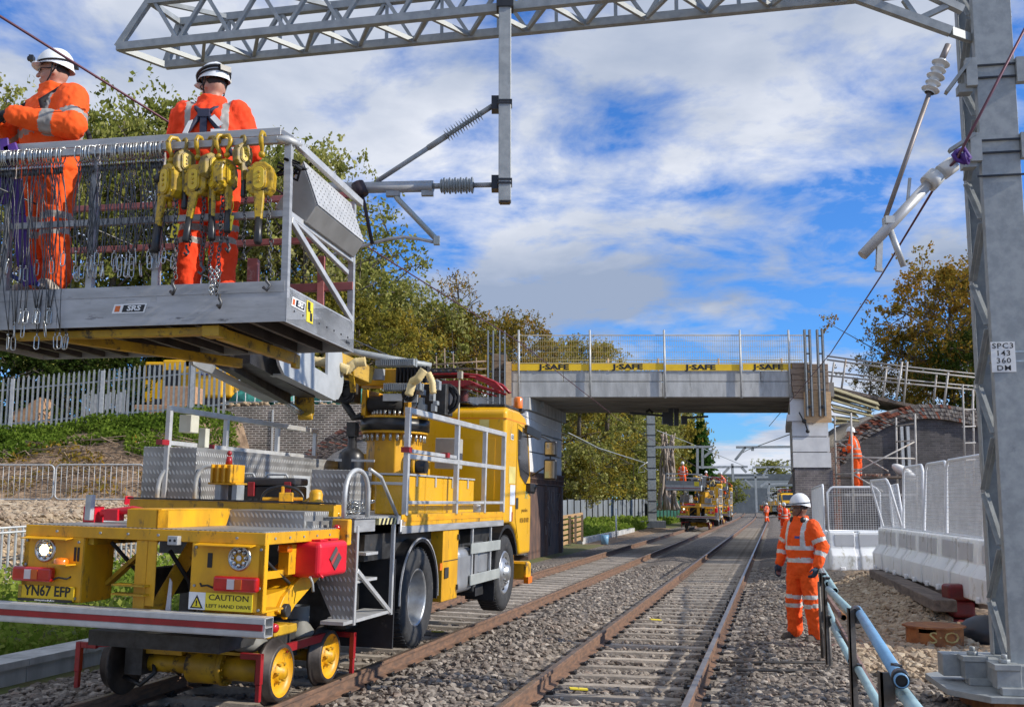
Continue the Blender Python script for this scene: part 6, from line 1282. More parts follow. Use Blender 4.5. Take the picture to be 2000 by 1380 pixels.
while d < LT-.8:
    for n in (0, TW): e.beam(tpt(d, n, TH), tpt(d+st/2, n, 0), .05, .035); e.beam(tpt(d+st/2, n, 0), tpt(d+st, n, TH), .05, .035)
    e.beam(tpt(d, 0, 0), tpt(d+st/2, TW, 0), .035, .05); e.beam(tpt(d+st/2, TW, 0), tpt(d+st, 0, 0), .035, .04) if k % 1 == 0 else 0
    if k % 2 == 0: e.beam(tpt(d, 0, TH), tpt(d+st, TW, TH), .035, .05)
    e.beam(tpt(d, TW, 0), tpt(d, TW, TH), .035, .035)
    d += st; k += 1
trp(e, 'web_bracing')
# haunch where the truss meets the mast
hp0 = at(1560, -8, 9.45); hj = at(1857, 62, 9.15)
e = MB(); e.beam(at(1600, -30, 9.3), hj, .07, .08); e.beam(at(1850, 12, 9.2), at(1790, 40, 9.25), .05, .05); e.beam(at(1790, 36, 9.25), at(1765, 0, 9.25), .045, .045); e.beam(at(1880, 20, 9.2), at(1795, -20, 9.2), .07, .07); trp(e, 'haunch')
e = MB(); e.beam(hj, mp(0, .1, hj.z), .05, .08); trp(e, 'mast_bracket')
def vp(u, v, dn=0.):
    a = ray(u, v); k = (9.87+dn)/(a[1]+.213*a[0]); return Vector((a[0]*k, a[1]*k, H+a[2]*k))
drop = thing('drop_tube', 'square grey drop tube hanging from the truss with wire support arms', 'drop tube', vp(985, 395), group=None)
e = MB(); p = vp(986, 395, -.1); q_ = vp(986, -20, -.1); e.box(p.x-.062, p.x+.062, p.y-.062, p.y+.062, p.z, zch+.62); e.build('tube', [GALV], drop, world=True, bevel=.006)
e = MB(); 
for v in (200, 205, 353, 360): z = vp(985, v, -.1).z; e.box(p.x-.072, p.x+.072, p.y-.072, p.y+.072, z-.012, z+.006)
for v in (12,): z = vp(985, v, -.1).z; e.box(p.x-.085, p.x+.085, p.y-.085, p.y+.085, z-.04, z+.03)
e.build('band_clamps', [BLKP], drop, world=True)
e = MB(); z = p.z; e.box(p.x-.05, p.x+.05, p.y-.05, p.y+.05, z-.012, z-.002); e.build('end_cap', [BLKP], drop, world=True)
def insul(a, b, n, r0, r1, m, parent, name='insulator'):
    a, b = Vector(a), Vector(b); ax = (b-a); Ln = ax.length; prof = [(r0, 0)]
    for k in range(n):
        h = Ln*(k+.5)/n; rr = r1*(1 if k % 2 == 0 else .86); prof += [(r0, h-Ln/n*.28), (rr, h), (rr*.96, h+Ln/n*.06), (r0, h+Ln/n*.22)]
    prof += [(r0, Ln)]; e = MB(); e.lathe(prof, a, ax, 18); return e.build(name, [m], parent, world=True)
A1, A2 = vp(962, 207), vp(735, 355)
ug = lambda f: A1.lerp(A2, f)
e = MB(); e.tube([ug(.0), ug(.12)], .028, 8); e.tube([ug(.38), ug(.55)], .032, 8); e.tube([ug(.5), A2], .026, 8); e.build('stay_tube', [GALV], drop, world=True); insul(ug(.10), ug(.40), 14, .022, .075, INSUL, drop)
h0, h1 = vp(965, 361), vp(640, 369)
hg = lambda u: vp(u, 361+(965-u)*.022)
e = MB(); e.tube([hg(846), hg(560)], .058, 14); e.build('register_tube', [mat('pale_grey_tube', (.42, .43, .43), (.34, .35, .35), .5, .4, scale=4)], drop, world=True)
e = MB(); e.tube([hg(967), hg(920)], .026, 8); e.tube([hg(862), hg(846)], .03, 8); e.box(hg(835).x-.06, hg(835).x+.06, hg(835).y-.03, hg(835).y+.03, hg(835).z-.10, hg(835).z-.05); e.box(hg(768).x-.07, hg(768).x+.07, hg(768).y-.04, hg(768).y+.04, hg(768).z-.10, hg(768).z-.05); e.build('clevis', [GALV], drop, world=True); insul(hg(925), hg(860), 12, .034, .085, INSUL, drop)
e = MB()
for v in (207, 361): c = vp(966, v); e.box(c.x-.03, c.x+.06, c.y-.1, c.y+.04, c.z-.07, c.z+.07)
e.build('hinge_bracket', [BLKP], drop, world=True)
e = MB(); e.tube([vp(770, 378), vp(778, 390), vp(853, 468)], .030, 10); e.box(vp(853, 470).x-.03, vp(853, 470).x+.03, vp(853, 470).y-.03, vp(853, 470).y+.03, vp(853, 478).z, vp(853, 462).z); e.build('drop_bracket', [mat('pale_green_grey_tube', (.42, .45, .42), (.34, .37, .34), .5, .4, scale=4)], drop, world=True)
e = MB(); e.tube([vp(853, 474), vp(820, 467), vp(790, 463), vp(760, 466), vp(720, 477), vp(686, 487), vp(640, 500)], .017, 8); e.build('steady_arm', [GALVL], drop, world=True)
e = MB(); e.tube([vp(705, 374, -.08), vp(712, 400, -.06), vp(727, 476, -.03)], .020, 6); e.tube([vp(698, 358, -.08), vp(708, 382, -.08)], .068, 12); e.build('black_strap', [mat('dark_maroon_rubber', (.035, .022, .03), None, .6)], drop, world=True)
# dangling arm tied to the mast
cant = thing('hanging_cantilever', 'pale wire support arm with white porcelain insulator tied up to the lattice mast', 'support arm', at(1860, 100, 9.1))
g_ = lambda u, v, Y=9.1: at(u, v, Y)
insul(g_(1840, 118), g_(1815, 182), 5, .045, .085, INSW, cant); e = MB(); e.tube([g_(1852, 88), g_(1838, 120)], .03, 8); e.tube([g_(1816, 180), g_(1730, 424)], .022, 8); e.build('stay_rod', [mat('taupe_rod', (.25, .22, .21), None, .5, .4)], cant, world=True)
e = MB(); e.tube([g_(1862, 320), g_(1838, 338)], .075, 12); e.tube([g_(1830, 342), g_(1812, 360)], .085, 12); e.build('arm_insulator', [INSW], cant, world=True)
e = MB(); e.tube([g_(1818, 355), g_(1684, 499)], .048, 12); e.build('arm_tube', [mat('white_grey_tube', (.52, .52, .52), (.42, .42, .42), .45, .3, scale=4)], cant, world=True)
e = MB(); e.tube([g_(1772, 398), g_(1774, 380), g_(1777, 348)], .015, 6); e.tube([g_(1738, 448), g_(1765, 520)], .030, 8); e.beam(g_(1718, 470), g_(1716, 530), .05, .04); e.beam(g_(1708, 522), g_(1724, 528), .03, .03); e.box(g_(1735, 430).x-.04, g_(1735, 430).x+.04, 9.05, 9.15, g_(1735, 438).z, g_(1735, 424).z); e.build('arm_fittings', [GALVL], cant, world=True)
e = MB(); pts = [g_(1868, 296, 9.0), g_(1882, 290, 9.0), g_(1894, 308, 9.0), g_(1884, 318, 9.0), g_(1868, 312, 9.0), g_(1862, 302, 9.0)]; e.tube(pts, .022, 6, closed=True); e.tube([g_(1870, 300, 9.02), g_(1890, 316, 8.98), g_(1880, 300, 8.96)], .03, 6); o = e.build('purple_sling', [PURP], label='purple webbing sling knotted round the arm bracket on the mast', cat='sling')
# wires
def wire(pts, r, m, label): e = MB(); e.tube(pts, r, 5); return e.build('overhead_wire', [m], label=label, cat='wire')
z1 = atq = None
def onq(u, v, q):
    a = ray(u, v); k = q/(a[0]*TY-a[1]*TX); return Vector((a[0]*k, a[1]*k, H+a[2]*k))
c1 = onq(0, 32, QL); zc_w = c1.z; s0 = w2t(c1)[1]
wire([T(QL, s0-2, zc_w), T(QL, 20, zc_w), T(QL, 33.5, zc_w-.5), T(QL, 70, zc_w-.9)], .010, WIREM, 'maroon overhead wire running over the yellow truck from the top left corner')
p0 = onq(640, 640, -5.6); wire([T(-5.6, 5, p0.z+.1), T(-5.6, 12, p0.z), T(-5.6, 33, p0.z-.5), T(-5.6, 42, p0.z-.7)], .008, ROPE, 'thin grey wire slanting from the cage end down under the bridge')
wire([g_(2010, 40, 8.6), g_(1895, 260, 8.9), g_(1868, 312, 9.0), g_(1850, 330, 9.05)], .014, WIREM, 'maroon wire rising from the mast bracket to the top right corner')
wire([g_(1828, 362, 9.1), at(1720, 540, 14), at(1622, 690, 24), at(1502, 832, 41)], .012, WIREM, 'purple grey wire falling from the mast arm towards the right end of the bridge')
wire([at(0, 590, 18), at(-100, 560, 18)], .01, WIREM, 'x'); bpy.data.objects.remove(bpy.data.objects['overhead_wire.004'])

# ============================================================ RIGHT FOREGROUND: PIPES, TIMBERS, BARRIERS
rail_th = thing('pipe_handrail', 'blue and pale green pipe handrail on brown posts beside the standing worker', 'handrail', atz(1660, 1345, -.1))
ZP, ZL = .86, .45
def hpart(e, name, m, **k): return e.build(name, [m], rail_th, world=True, **k)
def zpt(u, v, z): return atz(u, v, z)
up = [((1601, 1108), (1617, 1140), .030, PIPEG), ((1606, 1112), (1631, 1153), .031, PIPEG), ((1618, 1150), (1668, 1200), .031, PIPEG)]
for a, b, r, m in up: e = MB(); e.pipe(zpt(*a, ZP), zpt(*b, ZP-.02), r, r*.8); e.build('pipe', [m, BLKM], rail_th, world=True, nosplit=True)
e = MB(); e.pipe(zpt(1675, 1190, ZP), zpt(1761, 1329, ZP), .034, .028); e.build('pipe', [PIPEB, BLKM], rail_th, world=True, nosplit=True)
e = MB(); e.pipe(zpt(1762, 1350, ZP-.09), zpt(1815, 1420, ZP-.09), .034, .028); e.build('pipe', [PIPEG, BLKM], rail_th, world=True, nosplit=True)
e = MB(); e.cyl(zpt(1758, 1320, ZP), zpt(1759.5, 1327, ZP), .042, n=14); e.cyl(zpt(1671, 1192, ZP), zpt(1675, 1198, ZP), .042, n=14); hpart(e, 'joint_collar', BLKP)
for (a, b) in (((1614, 1178), (1637, 1236)), ((1628, 1225), (1662, 1290)), ((1674, 1302), (1730, 1400))): e = MB(); e.pipe(zpt(*a, ZL), zpt(*b, ZL), .030, .024); e.build('lower_pipe', [PIPEG, BLKM], rail_th, world=True, nosplit=True)
e = MB(); e.beam(zpt(1616, 1165, .66), zpt(1640, 1200, .64), .03, .05); e.beam(zpt(1633, 1210, .5), zpt(1735, 1400, .36), .02, .055); hpart(e, 'pinkish_flat_bar', mat('pinkish_rusty_bar', (.30, .19, .16), (.20, .12, .10), .7, scale=8))
e = MB(); e.pipe(zpt(1620, 1178, .42), zpt(1648, 1205, .40), .035, .03); e.build('rusty_pipe', [RUST, BLKM], rail_th, world=True, nosplit=True)
def hpost(u, v, zt_, wd, zb__=-.2):
    p = zpt(u, v, zt_); e = MB(); e.box(p.x-wd/2, p.x+wd/2, p.y-.012, p.y+.012, zb__, p.z); e.box(p.x-wd/2, p.x-wd/2+.006, p.y-.012, p.y+.05, zb__, p.z); hpart(e, 'post', POSTB); e = MB()
    for zz in (ZP, ZL): e.box(p.x+wd/2, p.x+wd/2+.03, p.y-.04, p.y+.04, zz-.07, zz+.04)
    hpart(e, 'pipe_clip', BLKP); return p
hpost(1663, 1187, .90, .042); hpost(1733, 1312, .86, .065)
for u, v in ((1611, 1126), (1604, 1118)):
    p = hpost(u, v, .90, .03, -.02)
e = MB(); p = zpt(1611, 1126, .9); e.tube([(p.x+.02, p.y, .5), (p.x+.03, p.y, -.02), (p.x-.02, p.y-.01, -.085), (p.x-1.0, p.y-.12, -.06)], .017, 6); p = zpt(1604, 1118, .9); e.tube([(p.x-.03, p.y, .8), (p.x-.02, p.y, -.05)], .02, 6); e.tube([(p.x-.02, p.y, .3), (p.x+.0, p.y-.3, -.05), (p.x-1.2, p.y-.1, -.08)], .014, 6); hpart(e, 'bent_foot', POSTB)
# timber beams carrying the barriers
def tim(a, b, wd, h, z, lab): e = MB(); pa_, pb_ = atz(*a, z), atz(*b, z); e.beam(pa_-Vector((0, 0, h/2)), pb_-Vector((0, 0, h/2)), wd, h); e.build('timber_beam', [WOODD], bevel=.012, label=lab, cat='timber beam', group='long timbers under the white barriers')
ZT = .30
tim((1846, 1171), (1713, 1111), .32, .17, ZT, 'long grey timber nearest the tracks, its end grain facing the camera'); tim((1889, 1164), (1748, 1106), .30, .16, ZT+.003, 'middle long grey timber, ending beside the first one'); tim((1932, 1168), (1770, 1106), .30, .15, ZT+.006, 'long grey timber directly under the row of white barriers, half hidden by the mast')
e = MB(); c = atz(1885, 1225, -.12)
for k, (dx, dz, s) in enumerate(((0, .0, .24), (.02, .26, .26), (-.03, .50, .24))): e.box(c.x-.18+dx, c.x+.16+dx, c.y+.0, c.y+.3, c.z+dz-.12, c.z+dz+.12)
o = e.build('red_plastic_blocks', [mat('dark_red_plastic', (.20, .012, .015), (.10, .01, .012), .4, scale=4)], bevel=.05, seg=3, label='pile of dark red plastic blocks in the shade under the timber ends', cat='plastic blocks')
e = MB(); c = atz(1920, 1260, -.12); e.sphere((c.x+.25, c.y+.45, c.z+.12), (.34, .3, .22), 16); o = e.build('black_bag', [mat('black_polythene', (.03, .035, .045), None, .4)], label='dark blue black plastic bag slumped behind the foot of the mast', cat='bag')
# rusty cut ring of pile casing
e = MB(); cc = atz(1826, 1262, -.15); n = 10; R0 = .36; hh = .27
for k in range(n):
    a0, a1 = 2*math.pi*k/n, 2*math.pi*(k+1)/n; top = hh-(.07 if k in (6,) else 0)
    e.prism([(R0*math.cos(a0), R0*math.sin(a0), 0), (R0*math.cos(a1), R0*math.sin(a1), 0), (R0*math.cos(a1), R0*math.sin(a1), top), (R0*math.cos(a0), R0*math.sin(a0), top)], Vector((math.cos((a0+a1)/2), math.sin((a0+a1)/2), 0))*-.015)
e.prism([((R0+.03)*math.cos(2*math.pi*k/n+.3), (R0+.03)*math.sin(2*math.pi*k/n+.3), hh-.015) for k in range(n)], (0, 0, .022))
rr = e.build('rusty_casing', [RUST]); rr.location = cc; tag(rr, 'squat rusty steel drum lid with worn yellow letters beside the timber ends', 'steel casing')
text_mb('S·O', .20, frame((-.02, -R0-.004, .15), (1, 0, 0), (0, 0, 1)), rr, mat('faded_yellow_paint', (.50, .42, .16), (.34, .22, .08), .8, scale=14), 'lettering', .002, 1.3)
# water filled barriers with mesh panels
def wbar(p, q, z, label, lean=0., panel=True, h=.98, mh=1.06, frame_off=.0, tint=None):
    p, q = Vector((p.x, p.y, z)), Vector((q.x, q.y, z)); d = (q-p); L_ = d.length; d.normalize(); n = Vector((d.y, -d.x, 0)); 
    if n.dot(-p) < 0: n = -n
    t = thing('safety_barrier', label, 'barrier', p, group='white plastic barriers with mesh panels'); e = MB()
    prof = [(-.25, 0), (.25, 0), (.25, .33), (.13, .50), (.11, h), (-.11, h), (-.13, .50), (-.25, .33)]
    segs_ = 1
    e.prism([p+d*.02+n*a+Vector((0, 0, b)) for a, b in prof], d*(L_-.04)*.46); e.prism([p+d*(.02+(L_-.04)*.54)+n*a+Vector((0, 0, b)) for a, b in prof], d*(L_-.04)*.46); e.prism([p+d*(.02+(L_-.04)*.45)+n*a*.86+Vector((0, 0, b*.97)) for a, b in prof], d*(L_-.04)*.10); e.build('plastic_base', [BARR], t, world=True, bevel=.025, seg=3)
    e = MB()
    for f0, f1 in ((.10, .46), (.54, .90)):
        for s_, a0, a1, zz0, zz1 in ((1, .122, .132, h*.62, h*.92),):
            e.prism([p+d*L_*f0+n*.118+Vector((0, 0, h*.62)), p+d*L_*f1+n*.118+Vector((0, 0, h*.62)), p+d*L_*f1+n*.112+Vector((0, 0, h*.93)), p+d*L_*f0+n*.112+Vector((0, 0, h*.93))], n*.016)
    for f in (.2, .8): e.box(*(lambda c: (c.x-.06, c.x+.06, c.y-.04, c.y+.04, z-.005, z+.08))(p+d*L_*f+n*.24))
    e.build('moulded_ribs', [BARR], t, world=True, bevel=.012, seg=2)
    if panel:
        e = MB(); r = .026; zz0, zz1 = z+h+.01, z+h+mh; ln = n*(-lean); ee = .03
        def pp(f, zt_): return p+d*(L_*f)+Vector((0, 0, zt_-p.z))+ln*((zt_-zz0)/mh)
        fr_ = [pp(ee, zz0), pp(1-ee, zz0), pp(1-ee, zz1-.12), pp(1-ee-.09/L_, zz1-.02), pp(1-ee-.14/L_, zz1), pp(ee+.14/L_, zz1), pp(ee+.09/L_, zz1-.02), pp(ee, zz1-.12)]
        e.tube(fr_, r, 7, closed=True); e.build('panel_frame', [WHP], t, world=True); e = MB(); m_ = int(L_/.06)
        for k in range(1, m_): f = ee+(1-2*ee)*k/m_; e.beam(pp(f, zz0), pp(f, zz1-.02), .005, .005)
        for k in range(1, 20): e.beam(pp(ee, zz0+mh*k/20), pp(1-ee, zz0+mh*k/20), .005, .005)
        e.build('mesh_panel', [mat('dull_mesh_wire', (.72, .73, .73), None, .5)], t, world=True)
    return t
bz = ZT+.01
pts = [atz(1728, 1108, bz), atz(1768, 1119, bz), atz(1809, 1132, bz), atz(1853, 1146, bz), atz(1932, 1172, bz), atz(2040, 1205, bz)]
labs = ['white barrier at the corner of the row with its mesh panel leaning askew', 'second white barrier along the timber beams, counted from the corner', 'third white barrier along the timber beams, tall mesh panel with clear wires', 'white barrier with yellowish base, partly behind the lattice of the big mast', 'white barrier hidden behind the big mast at the right edge']
for i in range(5): wbar(pts[i+1], pts[i], bz, labs[i], lean=(-.25, .05, .08, .05, .02)[i], h=.86, mh=(1.22 if i else 1.0))
c0 = atz(1728, 1112, .16); c1_ = Vector((atz(1618, 1112, .16).x, c0.y, 0)); wbar(c1_, c0, .16, 'white barrier facing the camera, dark scaffold seen through its mesh panel', h=.88, mh=1.02)
c2 = atz(1590, 1085, .10); wbar(c2, c1_+Vector((-.05, 0, 0)), .16, 'white barrier turned edgeways just behind the standing worker', h=.88, mh=1.08)
e = MB(); lp = [atz(1738, 1098, bz)]
tt = thing('loose_mesh_panel', 'small white mesh panel leaning against the askew barrier at the corner', 'mesh panel', atz(1745, 1100, bz)); Y_ = 21.5
fr_ = [at(1738, 1035, Y_), at(1748, 950, Y_), at(1752, 946, Y_), at(1757, 950, Y_), at(1770, 1035, Y_)]; fr_ = [at(1745, 1038, Y_), at(1737, 948, Y_), at(1752, 944, Y_), at(1768, 1040, Y_)]
e.tube(fr_, .024, 7, closed=True); e.build('panel_frame', [WHP], tt, world=True); e = MB()
for k in range(1, 9): f = k/9; e.beam(fr_[0].lerp(fr_[3], f), fr_[1].lerp(fr_[2], f), .009, .009); 
for k in range(1, 14): f = k/14; e.beam(fr_[0].lerp(fr_[1], f), fr_[3].lerp(fr_[2], f), .009, .009)
e.build('mesh_wires', [WHP], tt, world=True)
# wooden pallet leaning by the left pier
pt_ = thing('pallet', 'tan timber lattice pallet standing on edge beside the left bridge pier', 'pallet', at(1120, 1030, 44)); PY = 44.5
e = MB()
for k in range(6): a, b = at(1095, 1010+k*10.5, PY), at(1138, 1003+k*10.5-k*1.2, PY+.6); e.beam(a, b, .03, .14)
e.build('slats', [WOODN], pt_, world=True); e = MB()
for u in (1100, 1113, 1124, 1137): a, b = at(u, 1008-(u-1100)*.1, PY+.2), at(u, 1066-(u-1100)*.25, PY+.2); e.beam(a, b, .10, .05)
e.build('battens', [WOOD], pt_, world=True)
# ============================================================ PEOPLE
def rings_add(e, rings, n=20, m=0):
    vs = []
    for z, cx_, cy_, rx, ry in rings:
        for j in range(n): t = 2*math.pi*j/n; vs.append((cx_+rx*math.cos(t), cy_+ry*math.sin(t), z))
    fs = [(i*n+j, i*n+(j+1) % n, (i+1)*n+(j+1) % n, (i+1)*n+j) for i in range(len(rings)-1) for j in range(n)]
    fs += [tuple(range(n))[::-1], tuple((len(rings)-1)*n+j for j in range(n))]; e._add(vs, fs, m, True)
def capsule(e, p, q, r1, r2, n=12):
    p, q = Vector(p), Vector(q); d = q-p; L_ = d.length; d.normalize(); pts, rs = [], []
    for k in range(4): a = R(90-k*30+.01); pts.append(p-d*r1*math.sin(a)); rs.append(max(.0005, r1*math.cos(a)))
    for k in range(4): a = R(k*30); pts.append(q+d*r2*math.sin(a)); rs.append(max(.0005, r2*math.cos(a)))
    e.tube(pts, rs, n)
def remeshed(e, voxel, smooth=3, name='tmp'):
    me = e.mesh(name); o = bpy.data.objects.new(name, me); COL.objects.link(o)
    m = o.modifiers.new('r', 'REMESH'); m.mode = 'VOXEL'; m.voxel_size = voxel; m.use_smooth_shade = True
    if smooth: s = o.modifiers.new('s', 'SMOOTH'); s.iterations = smooth; s.factor = .5
    bpy.context.view_layer.update(); dg = bpy.context.evaluated_depsgraph_get(); r = bpy.data.meshes.new_from_object(o.evaluated_get(dg)); bpy.data.objects.remove(o); bpy.data.meshes.remove(me)
    r.polygons.foreach_set('use_smooth', [True]*len(r.polygons)); return r
def wrinkle(me, amp, sc, seed):
    off = Vector((seed*3.1, seed*1.7, 0)); ns = [v.normal.copy() for v in me.vertices]
    for v, n_ in zip(me.vertices, ns):
        c = v.co; p = Vector((c.x*sc*1.5+c.z*sc*.8, c.y*sc*1.5, c.z*sc*1.1-c.x*sc*.7))+off; q_ = Vector((c.x*26, c.y*26, c.z*11))+off; v.co += n_*amp*(.7*noise.noise(p)-.9*abs(noise.noise(p*1.7))+.35-.35*abs(noise.noise(q_)))
def seg_t(p, a, b):
    ab = b-a; t = max(0, min(1, (p-a).dot(ab)/ab.dot(ab))); return (p-(a+ab*t)).length, t
def hand(e, wrist, d, palm, sgn, curl=.5, sc=1.0):
    """palm and five bent fingers; d points from wrist to fingers, palm is the palm's normal"""
    d = Vector(d).normalized(); palm = Vector(palm); palm = (palm-d*palm.dot(d)).normalized(); s = d.cross(palm)*sgn; w_ = Vector(wrist)
    capsule(e, w_, w_+d*.05*sc+s*.005, .030*sc, .034*sc, 10); 
    for k in range(4): capsule(e, w_+d*.035*sc+s*(.027-.018*k)*sc, w_+d*.085*sc+s*(.030-.020*k)*sc, .017*sc, .015*sc, 8)
    for k, ln in enumerate((.072, .080, .075, .058)):
        b = w_+d*.088*sc+s*(.030-.020*k)*sc; dd = d; p = b
        for j in range(3):
            dd = (dd*math.cos(curl*(.6+.35*j))+palm*math.sin(curl*(.6+.35*j))).normalized(); q = p+dd*ln*(.45, .32, .25)[j]*sc; capsule(e, p, q, (.0115-.001*j)*sc, (.0105-.001*j)*sc, 8); p = q
    b = w_+d*.03*sc+s*.030*sc; dd = (d*.6+s*.65+palm*.35).normalized(); q = b+dd*.042*sc; capsule(e, b, q, .014*sc, .012*sc, 8); dd = (d*.9+s*.1+palm*.5).normalized(); capsule(e, q, q+dd*.034*sc, .012*sc, .010*sc, 8)
def person(label, loc, rz, sc=1., head=0., voxel=.014, arms=None, legs=None, lean=(0, 0), jacket=HIVIS, trousers=HIVIS, tape=REFL, glove=GLOVE, boot=BOOT, skin=SKIN, bulk=1., tape_style='overall', group=None, extras=(), tilt=0., seed=1, knees=None):
    t = thing('person', label, 'person', loc, rz, group); t.scale = (sc, sc, sc)
    near = voxel < .02
    arms = arms or {}; legs = legs or {}
    lx, ly = lean
    def sh(z): f = max(0, (z-.95)/.5); return lx*f, ly*f
    J = {'bulk': bulk}
    for s, nm in ((-1, 'R'), (1, 'L')):
        ox, oy = sh(1.45); J['sh'+nm] = Vector((s*.185*bulk+ox, oy+.01, 1.44)); a = arms.get(nm, ((s*.27, .03, 1.17), (s*.27, -.06, .93)))
        J['el'+nm] = Vector(a[0]); J['wr'+nm] = Vector(a[1]); l = legs.get(nm, ((s*.115, -.01, .50), (s*.13, .02, .09)))
        J['hp'+nm] = Vector((s*.09, 0, .92)); J['kn'+nm] = Vector(l[0]); J['an'+nm] = Vector(l[1])
    hx, hy = sh(1.68); hc = Vector((hx, hy-.015, 1.645)); Rh = Matrix.Translation(hc) @ Matrix.Rotation(head, 4, 'Z') @ Matrix.Rotation(tilt, 4, 'X')
    def hd(x, y, z): return Rh @ Vector((x, y, z))
    # body: one continuous figure from the head to the ankles
    e = MB(); hm = MB()
    e.M = Rh; e.sphere((0, .005, .015), (.076, .096, .112), 20, 0, 14); e.sphere((0, -.030, -.055), (.055, .058, .058), 14, 0, 10); e.sphere((0, -.072, -.085), (.022, .018, .018), 10); e.sphere((-.035, -.058, -.030), (.028, .030, .030), 10); e.sphere((.035, -.058, -.030), (.028, .030, .030), 10)
    capsule(e, (0, -.088, .022), (0, -.112, -.022), .010, .017, 8); e.sphere((0, -.078, .035), (.055, .022, .016), 12)
    capsule(e, (-.018, -.092, -.055), (.018, -.092, -.055), .009, .009, 8); capsule(e, (-.015, -.090, -.067), (.015, -.090, -.067), .008, .008, 8)
    for s in (-1, 1): e.sphere((s*.080, .012, -.005), (.012, .022, .032), 8)
    e.M = Matrix.Identity(4); nb_ = Vector((sh(1.47)[0], sh(1.47)[1]+.015, 1.46)); capsule(e, hd(0, .015, -.05), nb_, .056, .062)
    rings_add(e, [(z, sh(z)[0], sh(z)[1], rx, ry) for z, rx, ry in ((.86, .12, .10), (.95, .145, .105), (1.1, .13, .095), (1.3, .155, .105), (1.42, .15, .08), (1.47, .08, .06))])
    for nm, s in (('R', -1), ('L', 1)):
        capsule(e, J['sh'+nm], J['el'+nm], .050, .040); capsule(e, J['el'+nm], J['wr'+nm], .040, .028); capsule(e, J['hp'+nm], J['kn'+nm], .078, .055); capsule(e, J['kn'+nm], J['an'+nm], .052, .038)
        d = arms.get('d'+nm, J['wr'+nm]-J['el'+nm]); pn = arms.get('p'+nm, Vector((-s, -.25, 0)))
        if near: hand(e, J['wr'+nm], d, pn, arms.get('s'+nm, -s), arms.get('c'+nm, .45), .94)
    me = remeshed(e, .0085 if near else .022, 2); body = link(me, 'body', skin, t)
    # gloves over the hands, five separate fingers
    for nm, s in (('R', -1), ('L', 1)):
        e = MB(); d = arms.get('d'+nm, J['wr'+nm]-J['el'+nm]); pn = arms.get('p'+nm, Vector((-s, -.25, 0)))
        if near: hand(e, J['wr'+nm], d, pn, arms.get('s'+nm, -s), arms.get('c'+nm, .45), 1.08); dv = Vector(d).normalized(); capsule(e, J['wr'+nm]-dv*.03, J['wr'+nm]+dv*.02, .042, .036)
        else: capsule(e, J['wr'+nm], J['wr'+nm]+Vector(d).normalized()*.10, .045, .035)
        link(remeshed(e, .0065 if near else .02, 1), 'glove', glove, t)
    # jacket
    e = MB(); k = bulk
    rings_add(e, [(z, sh(z)[0], sh(z)[1]+oy, rx*k, ry*k) for z, rx, ry, oy in ((.80, .175, .130, 0), (.90, .192, .145, 0), (1.02, .186, .145, -.005), (1.15, .190, .150, -.01), (1.30, .205, .150, -.005), (1.40, .200, .135, .005), (1.455, .155, .110, .01), (1.49, .100, .092, .005), (1.55, .086, .084, .0))], 28)
    for nm, s in (('R', -1), ('L', 1)):
        capsule(e, J['sh'+nm]+Vector((-s*.03, 0, -.02)), J['el'+nm], .088*k, .072*k, 14); dv = (J['wr'+nm]-J['el'+nm]); capsule(e, J['el'+nm], J['el'+nm]+dv*.90, .073*k, .055*k, 14)
    me = remeshed(e, voxel, 4); wrinkle(me, .017 if near else .01, 8, seed)
    cut = [] 
    me.materials.append(jacket); me.materials.append(tape)
    shx = sh
    ui = []
    for p in me.polygons:
        c = p.center; ix = 0; da = min(seg_t(c, J['sh'+n_], J['el'+n_])[0] for n_ in 'RL'); db = min(seg_t(c, J['el'+n_], J['wr'+n_])[0] for n_ in 'RL')
        ox, oy = sh(c.z); dt = math.hypot((c.x-ox)*.85, c.y-oy); arm_ = False
        for n_ in 'RL':
            d1, t1 = seg_t(c, J['sh'+n_], J['el'+n_]); d2, t2 = seg_t(c, J['el'+n_], J['wr'+n_])
            side = abs(c.x-ox) > .185*k or (c.z < J['sh'+n_].z+.1 and min(d1, d2) < .088*k and abs(c.x-ox) > .15*k) or d2 < .08*k
            if side and min(d1, d2) < .12*k and (d1 < .11 or d2 < .10) and not (abs(c.x-ox) < .17*k and d2 > .09*k):
                arm_ = True
                if d1 < d2 and .62 < t1 < .80: ix = 1
                if d2 <= d1 and .28 < t2 < .48: ix = 1
                if d1 < d2: ua = t1
        if not arm_:
            if tape_style != 'none' and (abs(c.z-1.155) < .027 or (tape_style == 'overall' and abs(c.z-1.0) < .027)) : ix = 1
            if c.z > 1.155 and abs(abs(c.x-ox)-.115*k) < .026: ix = 1
        p.material_index = ix
    jk = link(me, 'jacket', [], t)
    # trousers
    e = MB(); rings_add(e, [(.76, 0, 0, .15, .12), (.84, 0, 0, .178, .130), (.95, 0, 0, .180, .135), (1.03, sh(1.03)[0], sh(1.03)[1], .165, .125)], 24)
    for nm in 'RL': capsule(e, J['hp'+nm]+Vector((0, 0, -.03)), J['kn'+nm], .115*k, .102, 14); an = J['kn'+nm].lerp(J['an'+nm], .97); capsule(e, J['kn'+nm], an, .102, .094, 14)
    me = remeshed(e, voxel, 4); wrinkle(me, .022, 7, seed+5); me.materials.append(trousers); me.materials.append(tape)
    for p in me.polygons:
        c = p.center; d, tt_, n_ = min((seg_t(c, J['kn'+n_], J['an'+n_])+(n_,) for n_ in 'RL')); d0, t0, m_ = min((seg_t(c, J['hp'+n_], J['kn'+n_])+(n_,) for n_ in 'RL'))
        p.material_index = 1 if ((d <= d0 and .10 < tt_ < .225) or (d0 < d and .86 < t0 < .975)) else 0
    link(me, 'trousers', [], t)
